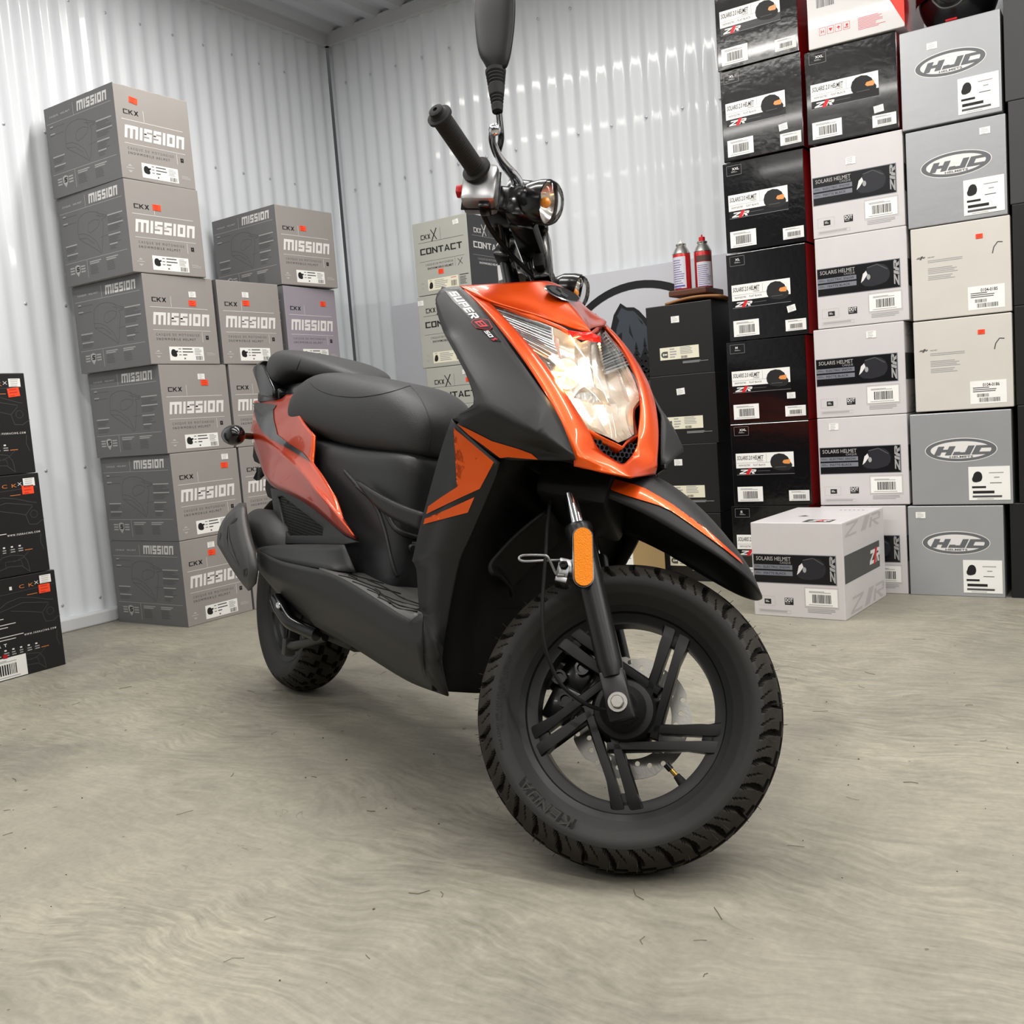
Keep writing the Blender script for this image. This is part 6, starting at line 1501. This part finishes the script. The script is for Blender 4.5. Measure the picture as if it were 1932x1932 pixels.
for side in (0, 1):
    tri = [Vector(V[k]) for k in ('l', 'm', 'n', 'o', 'p', 'k')]; c_ = sum(tri, Vector())/6
    e1 = (tri[3]-tri[5]).normalized(); e1 = Vector((1, -.06, -.05)).normalized(); n_ = (tri[1]-tri[0]).cross(tri[3]-tri[0]).normalized(); n_ = n_ if n_.y < 0 else -n_; e1 = (e1-n_*e1.dot(n_)).normalized(); e2 = n_.cross(e1)
    P2 = [((p-c_).dot(e1), (p-c_).dot(e2)) for p in tri]
    def inside(a, b):
        r_ = False; j = len(P2)-1
        for i in range(len(P2)):
            (xi, yi), (xj, yj) = P2[i], P2[j]
            if (yi > b) != (yj > b) and a < (xj-xi)*(b-yi)/(yj-yi)+xi: r_ = not r_
            j = i
        return r_
    bm = bmesh.new(); h_ = .0075
    x0, x1 = min(p[0] for p in P2), max(p[0] for p in P2); y0, y1 = min(p[1] for p in P2), max(p[1] for p in P2)
    b = [bm.verts.new(c_+e1*a+e2*bb-n_*.014) for a, bb in P2]; bm.faces.new(b)
    iy = 0; yy = y0
    while yy < y1:
        xx = x0+(h_*.5 if iy % 2 else 0)
        while xx < x1:
            if inside(xx, yy):
                q = [(xx+h_*.56*math.cos(math.radians(60*k)), yy+h_*.56*math.sin(math.radians(60*k))) for k in range(6)]; q2 = [(xx+h_*.36*math.cos(math.radians(60*k)), yy+h_*.36*math.sin(math.radians(60*k))) for k in range(6)]
                A_ = [bm.verts.new(c_+e1*a+e2*bb-n_*.006) for a, bb in q]; B_ = [bm.verts.new(c_+e1*a+e2*bb-n_*.006) for a, bb in q2]; C_ = [bm.verts.new(c_+e1*a+e2*bb-n_*.013) for a, bb in q2]
                for k in range(6): l = (k+1) % 6; bm.faces.new((A_[k], A_[l], B_[l], B_[k])); bm.faces.new((B_[k], B_[l], C_[l], C_[k]))
            xx += h_
        yy += h_*.87; iy += 1
    if side:
        for v in bm.verts: v.co.y = -v.co.y
    bmo('vent_mesh', bm, mesh_m, vp[side])
# tail lamp, rear mudguard, number plate bracket
bm = bmesh.new(); add_box(bm, -.28, -.22, -.06, .06, .665, .735, bev=.02); bmo('tail_lamp', bm, red_tr, root, 40)
tl = mat('clear_tail_lens', srgb(190, 205, 215), .1, coat=.5); bm = bmesh.new(); add_box(bm, -.255, -.19, -.085, .085, .752, .782, bev=.012); bmo('tail_lens', bm, tl, root, 40)
bm = bmesh.new()
rows = []
for k in range(13):
    a = math.radians(25+10.5*k); r_ = .275
    rows.append([bm.verts.new((r_*math.cos(a), y_, .2436+r_*math.sin(a)*1.02-(.012 if abs(y_) > .07 else 0))) for y_ in (-.085, -.075, -.04, 0, .04, .075, .085)])
for a, b in zip(rows, rows[1:]):
    for j in range(6): bm.faces.new((a[j], b[j], b[j+1], a[j+1]))
rf_ = bmo('rear_mudguard', bm, dark_pl, root, 50); x = rf_.modifiers.new('t', 'SOLIDIFY'); x.thickness = .004
bm = bmesh.new(); add_box(bm, -.12, .42, -.10, .10, .50, .66, bev=.03); add_box(bm, -.33, -.10, -.07, .07, .60, .70, bev=.02); bmo('rear_frame', bm, dark_pl, root, 40)
V = dict(a=(-0.2392, -0.0750, 0.5875), b=(-0.2924, -0.0700, 0.5562), c=(-0.2918, -0.0600, 0.5498), d=(-0.1465, -0.0900, 0.5693))
patch('plate_bracket', V, [('a', 'b', 'c', 'd')], dark_pl, out=(0, -1, 0), mirror=True, sub=0, thick=.01)
# engine, transmission and muffler
bm = bmesh.new(); add_box(bm, .05, .50, -.085, .11, .18, .33, bev=.03); add_box(bm, -.08, .40, .07, .14, .17, .32, bev=.03); add_lathe(bm, [(0, .085), (.05, .09), (.07, .07)], (.26, -.085, .29), (0, -1, 0), 28); bmo('engine_block', bm, mat('engine_dark', srgb(34, 34, 35), .5, metal=.4), root, 40)
mx = [Vector((.23, -.125, .375)), Vector((.19, -.128, .39)), Vector((.06, -.14, .425)), Vector((.0, -.14, .44))]
bm = bmesh.new(); add_tube(bm, [mx[0], mx[0].lerp(mx[1], .5), mx[1], mx[2], mx[3]], [.03, .045, .056, .056, .04], 28); muf = bmo('muffler', bm, mat('exhaust_black', srgb(30, 30, 30), .5), root, 40)
V = dict(a=(0.0622, -0.2150, 0.4912), b=(0.0709, -0.2000, 0.4929), c=(0.1047, -0.2050, 0.4639), d=(0.1649, -0.2120, 0.4185), e=(0.2294, -0.2180, 0.3816), f=(0.2610, -0.2220, 0.3415), g=(0.2435, -0.2200, 0.3047), h=(0.1934, -0.2180, 0.2828), i=(0.1074, -0.2220, 0.3078), j=(0.0206, -0.2280, 0.3468), k=(-0.0450, -0.2320, 0.3773), l=(-0.0492, -0.2330, 0.3963), m=(-0.0389, -0.2320, 0.4227), n=(-0.0060, -0.2260, 0.4590),
 r0=(0.1082, -0.2240, 0.4630), r1=(0.1711, -0.2320, 0.4161), r2=(0.2269, -0.2360, 0.3808), r3=(0.2456, -0.2360, 0.3396), r4=(0.2292, -0.2320, 0.3147), s0=(0.0406, -0.2340, 0.4381), s1=(0.0814, -0.2380, 0.3972), s2=(0.1492, -0.2400, 0.3540), s3=(0.1885, -0.2360, 0.3260))
F = [('a', 'b', 'c', 'r0'), ('c', 'd', 'r1', 'r0'), ('d', 'e', 'r2', 'r1'), ('e', 'f', 'r3', 'r2'), ('f', 'g', 'r4', 'r3'), ('a', 'r0', 's0', 'n'), ('r0', 'r1', 's1', 's0'), ('r1', 'r2', 's2', 's1'), ('r2', 'r3', 's3', 's2'), ('r3', 'r4', 'h', 's3'), ('r4', 'g', 'h'), ('n', 's0', 'm'), ('s0', 's1', 'l', 'm'), ('s1', 's2', 'j', 'k', 'l'), ('s2', 's3', 'i', 'j'), ('s3', 'h', 'i')]
hs = patch('heat_shield', V, F, mat('heat_shield_black', srgb(62, 62, 62), .45, bump=(700, .1, 2)), muf, out=(.4, -1, 0), sub=1, thick=.006, crease_ang=12)
bpy.context.view_layer.update(); bvh = bvh_of([hs])
for poly, nm in (([(0.0515, -0.2340, 0.4367), (0.0729, -0.2320, 0.4504), (0.0959, -0.2300, 0.4555), (0.0940, -0.2310, 0.4486), (0.0686, -0.2330, 0.4388)], 'shield_slot'), ([(0.1894, -0.2350, 0.3222), (0.2025, -0.2360, 0.3353), (0.2295, -0.2360, 0.3419), (0.2259, -0.2360, 0.3299), (0.2033, -0.2350, 0.3177)], 'shield_slot'), ([(-0.0366, -0.2330, 0.3972), (-0.0248, -0.2330, 0.4097), (-0.0107, -0.2340, 0.4053), (-0.0221, -0.2330, 0.3897)], 'shield_slot'), ([(0.0416, -0.2340, 0.4340), (0.0736, -0.2380, 0.4007), (0.1253, -0.2400, 0.3700), (0.1722, -0.2380, 0.3402), (0.1210, -0.2400, 0.3595), (0.0725, -0.2380, 0.3759), (0.0485, -0.2370, 0.4031)], 'shield_groove')):
    d = Vector((-.45, 1, 0)).normalized(); bm = bmesh.new(); fc = bm.faces.new([bm.verts.new(Vector(p)) for p in poly]); bmesh.ops.triangulate(bm, faces=[fc])
    for v in bm.verts:
        h_ = bvh.ray_cast(v.co-d*.08, d, .3)
        if h_[0] is not None: v.co = h_[0]-d*.0012
    bmo(nm, bm, blk_d, muf)
# exhaust bracket with its shiny bolt, centre stand
tube('exhaust_bracket', [(0.2702, -0.1750, 0.2753), (0.3014, -0.1720, 0.2576), (0.3414, -0.1650, 0.2335), (0.3780, -0.1500, 0.2229), (0.4280, -0.1300, 0.2145)], [.016, .019, .017, .016, .016], gloss_blk, root, 14, 6)
lathe('bracket_bolt', [(0, .0075), (.002, .008), (.004, .006), (.004, .003), (.002, 0)], (0.3273, -0.1880, 0.2674), (.35, -1, 0), chrome, root, 16)
st = tube('centre_stand', [(0.4032, -0.1000, 0.2037), (0.3304, -0.1150, 0.1802), (0.2799, -0.1250, 0.1653), (0.2498, -0.1280, 0.1590)], [.010, .010, .010, .012], mat('stand_black', srgb(52, 52, 50), .4), root, 12, 5)
bm = bmesh.new(); c_ = Vector((0.2502, -0.1280, 0.1570)); add_box(bm, -.012, .012, -.014, .014, -.02, .02, 0, Matrix.Translation(c_), .004); bmo('stand_foot', bm, MATS['stand_black'], st, 40)
tube('side_stand', [(.62, .12, .24), (.66, .20, .12), (.67, .235, .055)], [.012, .011, .010], gloss_blk, root, 12, 4)
tube('rear_shock', [(-.04, -.07, .26), (.10, -.10, .42), (.20, -.11, .54)], [.02, .026, .02], dark_pl, root, 14, 4)

# ------------------------------------------------------------------ seats and grab rail
def seat_rings(st):
    """station: x, half width, z bottom, z top, crown fullness"""
    out = []
    for x_, w_, z0, z1, fl_ in st:
        r_ = []; n_ = 20
        for k in range(n_):
            a = 2*math.pi*k/n_; c, s = math.cos(a), math.sin(a)
            e = .55 if s > 0 else .35
            yy = w_*math.copysign(abs(c)**(e if s > 0 else .5), c); zz = (z0+z1)/2+(z1-z0)/2*math.copysign(abs(s)**(fl_ if s > 0 else .5), s)
            if s < 0: yy *= 1-.10*abs(s)
            r_.append((x_, yy, zz))
        out.append(r_)
    return out
seat = loft('rider_seat', seat_rings([(.075, .090, .690, .735, .8), (.085, .118, .678, .770, .8), (.12, .128, .672, .806, .8), (.19, .134, .667, .832, .75), (.28, .136, .655, .831, .75), (.40, .134, .640, .8125, .75), (.50, .128, .629, .797, .75), (.585, .116, .623, .786, .75), (.65, .104, .620, .768, .75), (.70, .090, .620, .744, .8), (.735, .072, .622, .715, .8), (.748, .05, .635, .69, .9)]), seat_m, sub=2); seat['label'] = 'black vinyl rider seat with stitched seams'
pil = loft('passenger_seat', seat_rings([(-.20, .04, .83, .872, .8), (-.192, .075, .806, .896, .8), (-.165, .100, .792, .912, .7), (-.12, .110, .790, .919, .65), (-.07, .114, .800, .913, .65), (-.03, .115, .822, .906, .65), (.03, .114, .832, .896, .65), (.10, .110, .826, .884, .65), (.20, .098, .812, .864, .7), (.29, .078, .80, .840, .8), (.33, .045, .80, .822, .9)]), seat_m, sub=2); pil['label'] = 'black vinyl passenger seat'
bm = bmesh.new(); add_box(bm, -.15, .2, -.085, .085, .70, .82, bev=.03); bmo('seat_base', bm, gloss_blk, root, 40)
bpy.context.view_layer.update(); bvs = bvh_of([seat]); seam_m = mat('seat_stitching', srgb(30, 30, 31), .6)
def seam(pts, bvx, par, r_=.0014, d=(-.86, .32, -.40)):
    d = Vector(d).normalized(); q = []
    for p in smooth_path(pts, 7):
        h_ = bvx.ray_cast(Vector(p)-d*.5, d, 1.2)
        if h_[0] is not None: q.append(h_[0])
    if len(q) > 2: bm = bmesh.new(); add_tube(bm, q, r_, 6); bmo('seam', bm, seam_m, par, 60)
SCAM = BODY.inverted() @ Vector((0, 0, .69637647))
def seam_px(pts, bvx, par):
    q = []
    for p in smooth_path(pts, 7):
        dd = (Vector(p)-SCAM).normalized(); h_ = bvx.ray_cast(SCAM, dd, 6)
        if h_[0] is not None: q.append(h_[0])
    if len(q) > 2: bm = bmesh.new(); add_tube(bm, q, .0013, 6); bmo('seam', bm, seam_m, par, 60)
seam_px([(0.2374, -0.1200, 0.8009), (0.2845, -0.1200, 0.7803), (0.3807, -0.1200, 0.7598), (0.5057, -0.1200, 0.7474), (0.6015, -0.1200, 0.7452), (0.6545, -0.1000, 0.7529), (0.7074, -0.0800, 0.7656)], bvs, seat)
seam_px([(0.6463, -0.0500, 0.7729), (0.7077, -0.0600, 0.7489), (0.7841, -0.0800, 0.7151), (0.8469, -0.1000, 0.6806), (0.8495, -0.1000, 0.6554), (0.8431, -0.1000, 0.6271)], bvs, seat)
bvp = bvh_of([pil]); seam_px([(-0.0229, -0.0500, 0.8832), (0.0417, -0.0800, 0.8546), (0.0627, -0.0900, 0.8432)], bvp, pil)
# grab rail: two upright arms joined by a bow behind the seat
V = dict(a=(-0.2475, -0.1050, 0.8598), b=(-0.2322, -0.1050, 0.8739), c=(-0.1936, -0.1050, 0.8790), d=(-0.1518, -0.1050, 0.8656), e=(-0.0344, -0.1100, 0.7961), f=(-0.0330, -0.1120, 0.7707), g=(-0.1405, -0.1120, 0.7825), h=(-0.1893, -0.1080, 0.8198))
gr_ = patch('grab_rail', V, [('a', 'b', 'c', 'd', 'h'), ('d', 'e', 'f', 'g', 'h')], gloss_blk, out=(0, -1, 0), mirror=True, sub=0, thick=.028, bevel=.006, offs=-.6)
ga = Vector(V['c']); tube('rail_bow', [(ga.x+.015, -.095, ga.z-.012), (ga.x-.02, -.085, ga.z-.006), (ga.x-.035, -.04, ga.z-.004), (ga.x-.036, 0, ga.z-.004), (ga.x-.035, .04, ga.z-.004), (ga.x-.02, .085, ga.z-.006), (ga.x+.015, .095, ga.z-.012)], .0165, gloss_blk, gr_[0], 16, 5)
bm = bmesh.new(); add_box(bm, -.20, -.02, -.105, .105, .768, .80, bev=.008); bmo('rail_base', bm, gloss_blk, root, 40)
# rear signals
for sg in (1, -1):
    c_ = Vector((-0.0569, -0.2050, 0.6648)); c_.y *= sg; e_ = Vector((-0.2439, -0.1000, 0.6744)); e_.y *= sg
    bm = bmesh.new(); add_tube(bm, [e_, e_.lerp(c_, .7)], [.009, .008], 12); o = bmo('rear_turn_signal', bm, dark_pl, root, 40)
    bm = bmesh.new(); add_lathe(bm, [(-.050, .004), (-.047, .015), (-.032, .024), (-.004, .0275), (.016, .026), (.036, .018), (.046, .004)], c_, (1, 0, 0), 28); bmo('signal_pod', bm, gloss_blk, o, 60)

# ------------------------------------------------------------------ handlebar (turns with the fork)
bar = tube('handlebar', [(.864, -.322, 1.054), (.900, -.205, 1.045), (.925, -.10, 1.02), (.915, 0, 1.005), (.925, .10, 1.02), (.900, .205, 1.045), (.864, .322, 1.054)], .0112, gloss_blk, root, 14, 5, True)
for sg in (-1, 1):
    P = lambda x_, y_, z_: s2b((x_, -sg*y_ if sg > 0 else y_, z_))
    def Y(p): return Vector((p[0], p[1]*(1 if sg < 0 else -1), p[2]))
    a = Y((.8635, -.330, 1.0535)); b = Y((.8985, -.205, 1.0455))
    d = (a-b).normalized()
    bm = bmesh.new(); pr = [(0, .026), (.005, .026), (.006, .0175), (.012, .0165)]
    for k in range(24): pr += [(.014+k*.0044, .0163), (.016+k*.0044, .0169)]
    pr += [(.122, .0165), (.124, .0215), (.129, .0215), (.130, .018)]
    add_lathe(bm, pr, s2b(b), STEER @ d, 28); g_ = bmo('throttle_grip' if sg < 0 else 'hand_grip', bm, grip_m, root, 30)
    bm = bmesh.new(); add_lathe(bm, [(.128, .018), (.134, .0125), (.140, .0125), (.1415, .009), (.1415, .004), (.136, .0035), (.136, 0)], s2b(b), STEER @ d, 24); bmo('grip_end', bm, grip_m, g_, 35)
    # switch housing
    bm = bmesh.new(); c_ = Y((.903, -.176, 1.036))
    ang = .12*(1 if sg < 0 else -1)
    M = Matrix.Translation(c_) @ Matrix.Rotation(ang, 4, 'Z') @ Matrix.Rotation(-.2, 4, 'Y')
    add_box(bm, -.032, .030, -.026, .026, -.044, .030, 0, M, .009)
    for v in bm.verts: v.co = s2b(v.co)
    sh = bmo('switch_housing', bm, alu, root, 40)
    bm = bmesh.new(); add_box(bm, -.034, .031, -.0015, .0015, -.045, .031, 0, M @ Matrix.Translation((0, .004, 0)), 0)
    for v in bm.verts: v.co = s2b(v.co)
    bmo('housing_seam', bm, blk_d, sh)
    bm = bmesh.new(); add_box(bm, -.044, -.030, -.014, .006, -.022, -.006, 0, M, .003)
    for v in bm.verts: v.co = s2b(v.co)
    bmo('red_switch', bm, red_pl, sh, 30)
    bm = bmesh.new(); add_box(bm, .0, .02, -.018, .012, -.054, -.040, 0, M, .003)
    for v in bm.verts: v.co = s2b(v.co)
    bmo('cable_socket', bm, gloss_blk, sh, 30)
    # lever
    lv = [(.962, -.118, 1.045), (.975, -.135, 1.052), (.968, -.158, 1.056), (.955, -.190, 1.058), (.958, -.245, 1.052), (.962, -.285, 1.045), (.966, -.315, 1.040), (.968, -.330, 1.036)]
    lv = [(0.9426, -0.1250, 1.0569), (0.9480, -0.1350, 1.0746), (0.9441, -0.1550, 1.0792), (0.9400, -0.1800, 1.0744), (0.9415, -0.2350, 1.0575), (0.9493, -0.2850, 1.0445), (0.9610, -0.3180, 1.0352), (0.9684, -0.3300, 1.0333)]
    tube('brake_lever', [Y(p) for p in lv], [.013, .012, .0095, .0085, .0072, .0065, .0065, .0065], chrome, root, 14, 6, True)
    le = Y(lv[-1]); bm = bmesh.new(); bmesh.ops.create_uvsphere(bm, u_segments=20, v_segments=12, radius=.0098, matrix=Matrix.Translation(s2b(le))); lb_ = [o for o in root.children if o.name.startswith('brake_lever')][-1]; bmo('lever_ball', bm, chrome, lb_, 180)
    # lever perch and reservoir
    bm = bmesh.new(); add_box(bm, .900, .968, -.152, -.09, 1.010, 1.062, 0, None, .008)
    if sg < 0: add_box(bm, .925, .99, -.132, -.06, 1.050, 1.092, 0, None, .005); add_box(bm, .945, 1.0, -.155, -.10, 1.0, 1.045, 0, None, .012)
    for k in range(5): add_lathe(bm, [(0, .008), (.012, .008), (.014, .005)], (.958, -.140+.012*k, 1.024+.006*(k % 2)), (1, 0, -.3), 10)
    for v in bm.verts: v.co = s2b(Y(v.co))
    bmo('brake_reservoir' if sg < 0 else 'lever_perch', bm, gloss_blk, root, 35)
    # front turn signal: black cup, clear lens, amber bulb
    c_ = Y((1.026, -.148, 1.036)); dx = Vector((1, -.12*(1 if sg < 0 else -1), -.05)).normalized()
    bm = bmesh.new(); add_lathe(bm, [(-.062, .010), (-.058, .022), (-.040, .034), (-.018, .039), (-.006, .0395), (-.006, .036), (-.03, .030)], s2b(c_), STEER @ dx, 36); ts = bmo('front_turn_signal', bm, gloss_blk, root, 60)
    bm = bmesh.new(); add_lathe(bm, [(-.034, .004), (-.030, .02), (-.016, .033), (-.006, .0365)], s2b(c_), STEER @ dx, 36, caps=False); bmo('signal_reflector', bm, reflect_m, ts, 30)
    bm = bmesh.new(); bmesh.ops.create_uvsphere(bm, u_segments=16, v_segments=10, radius=.0095, matrix=Matrix.Translation(s2b(c_-dx*.012))); bmo('amber_bulb', bm, mat('amber_glass', srgb(230, 140, 20), .15, coat=.5), ts, 180)
    bm = bmesh.new(); add_lathe(bm, [(-.006, .038), (0, .0375), (.006, .034), (.012, .026), (.016, .014), (.017, 0)], s2b(c_), STEER @ dx, 36, caps=False); ln_ = bmo('signal_lens', bm, lens_m, ts, 60); 
# bracket across the signals
def sb_box(name, c, sx, sy, sz, m, par=root, bev=.005, ry=0.):
    bm = bmesh.new(); add_box(bm, -sx/2, sx/2, -sy/2, sy/2, -sz/2, sz/2, 0, Matrix.Translation(Vector(c)) @ Matrix.Rotation(ry, 4, 'Y'), bev)
    for v in bm.verts: v.co = s2b(v.co)
    return bmo(name, bm, m, par, 40)
sb_box('signal_bracket', (.975, 0, 1.006), .05, .25, .02, gloss_blk, ry=.1)
sb_box('handlebar_clamp', (.916, 0, 1.008), .035, .07, .035, gloss_blk, ry=.1)
tube('bracket_loop', [(0.9175, -0.1000, 1.0207), (0.9139, -0.0900, 1.0129), (0.9178, -0.0700, 1.0130), (0.9369, -0.0500, 1.0274), (0.9783, -0.0500, 1.0349), (0.9921, -0.0600, 1.0400), (0.9802, -0.0600, 1.0489), (0.9438, -0.0600, 1.0444), (0.9241, -0.0800, 1.0317), (0.9175, -0.1000, 1.0207)], .0085, gloss_blk, root, 10, 6, True)
bm = bmesh.new(); add_tube(bm, SB([(.967, 0, .90), (.940, 0, .955), (.912, 0, 1.01)]), [.0165, .0155, .0155], 18); bmo('steering_stem', bm, gloss_blk, root, 40)
ic = sb_box('ignition_cover', (0.9867, -0.0100, 1.0088), .035, .05, .115, gloss_blk, bev=.010, ry=-.35)
hb = sb_box('horn_bracket', (0.9969, -0.0450, 0.9806), .02, .02, .03, dark_pl, bev=.005, ry=-.35)
tube('throttle_cable', [(0.9005, -0.1720, 1.0368), (0.9045, -0.1700, 1.0165), (0.9098, -0.1550, 0.9981), (0.9198, -0.1250, 0.9867), (0.9323, -0.0900, 0.9823), (0.9545, -0.0500, 0.9755), (0.9840, -0.0300, 0.9619), (0.9998, -0.0200, 0.9520)], .0045, dark_pl, root, 10, 6, True)
tube('brake_hose', [(0.9487, -0.1000, 1.0660), (0.9443, -0.0500, 1.0284), (0.9570, -0.0300, 1.0018), (0.9725, -0.0100, 0.9921), (0.9872, 0.0000, 0.9671)], .0052, dark_pl, root, 10, 6, True)
tube('wiring_loom', [(0.9645, -0.0800, 1.0410), (0.9553, -0.0400, 1.0284), (0.9632, -0.0200, 1.0052), (0.9865, 0.0000, 0.9629)], .0075, gloss_blk, root, 10, 6, True)
tube('signal_wire', [(0.9420, -0.1300, 1.0326), (0.9499, -0.1200, 1.0286), (0.9461, -0.0900, 1.0294)], .003, mat('green_wire', srgb(70, 80, 30), .5), root, 8, 5, True)
tube('cable_tie', [(0.9513, -0.0200, 1.0067), (0.9643, -0.0300, 1.0028), (0.9691, -0.0200, 1.0113)], [.003, .006, .002], zip_m, root, 8, 3, True)
bm = bmesh.new(); q0, q1 = Vector((0.9021, 0.0000, 0.9920)), Vector((0.9151, 0.0000, 0.9608)); add_tube(bm, [q0, q1], [.011, .013], 6); bmo('fork_clamp', bm, alu, root, 20)
bm = bmesh.new(); add_tube(bm, [Vector((0.9010, 0.0200, 0.9831)), Vector((0.9326, 0.0200, 0.9637))], .016, 12); bmo('steering_head', bm, mat('dull_steel', srgb(120, 120, 120), .4, metal=.8), root, 40)
# mirror on the right bar
mk = [(0.8972, -0.1500, 1.1323), (0.9029, -0.1650, 1.1415), (0.9023, -0.1750, 1.1519), (0.8889, -0.1850, 1.1906), (0.8909, -0.1900, 1.1876)]
mi_ = tube('mirror', mk, .0058, gloss_blk, root, 12, 6, True); mi_['label'] = 'single right-hand mirror on a black stalk'
bm = bmesh.new(); b0 = Vector((0.8902, -0.1900, 1.1831)); b1 = Vector((0.8648, -0.2000, 1.2620)); n_ = 26; P_ = []; R_ = []
for k in range(n_+1):
    t = k/n_; rad = .0095+.0095*t
    if (.12 < t < .36 or .62 < t < .9) and k % 2: rad -= .0022
    P_.append(s2b(b0.lerp(b1, t))); R_.append(rad)
add_tube(bm, P_, R_, 20); bmo('mirror_boot', bm, grip_m, mi_, 25)
# shell: cross-sections up the mirror, facing forward
bl = [(515, 838, 985), (470, 835, 1000), (430, 795, 1012), (380, 775, 1022), (290, 762, 1036), (180, 752, 1047), (60, 747, 1053), (-60, 752, 1048), (-160, 770, 1025), (-230, 810, 985), (-255, 860, 930)]
PX = {}
rings_ = []
for y_, xa, xb in bl:
    t = (515-y_)/770; lat = -.20-.012*t
    rings_.append((y_, xa, xb, lat))
MR = [
 [Vector((0.8460, -0.2000, 1.2621)), Vector((0.8843, -0.2000, 1.2649))],
 [Vector((0.8402, -0.2010, 1.2748)), Vector((0.8846, -0.2010, 1.2779))],
 [Vector((0.8276, -0.2020, 1.2854)), Vector((0.8846, -0.2020, 1.2893))],
 [Vector((0.8171, -0.2030, 1.3026)), Vector((0.8827, -0.2030, 1.3069))],
 [Vector((0.8049, -0.2050, 1.3315)), Vector((0.8781, -0.2050, 1.3360))],
 [Vector((0.7925, -0.2070, 1.3640)), Vector((0.8718, -0.2070, 1.3684))],
 [Vector((0.7808, -0.2100, 1.3992)), Vector((0.8631, -0.2100, 1.4032))],
 [Vector((0.7713, -0.2120, 1.4359)), Vector((0.8514, -0.2120, 1.4393))],
 [Vector((0.7683, -0.2140, 1.4668)), Vector((0.8357, -0.2140, 1.4693))],
 [Vector((0.7768, -0.2150, 1.4893)), Vector((0.8152, -0.2150, 1.4906))]]
SCS = AP+STEER.transposed() @ (SCAM-AP)
rg = []
for a, b in MR:
    c_ = (a+b)/2; e1 = (b-a)/2; vd = (SCS-c_).normalized(); ww = e1.length
    r_ = []
    for k in range(20):
        an = 2*math.pi*k/20; dep = (.022 if math.sin(an) > 0 else .010)*min(1, ww/.03)
        r_.append(s2b(c_+e1*math.cos(an)+vd*dep*math.sin(an)+e1*.22*max(0, math.sin(an))))
    rg.append(r_)
loft('mirror_shell', rg, mat('satin_mirror_black', srgb(7, 7, 8), .45, spec=.2), mi_, sub=1)
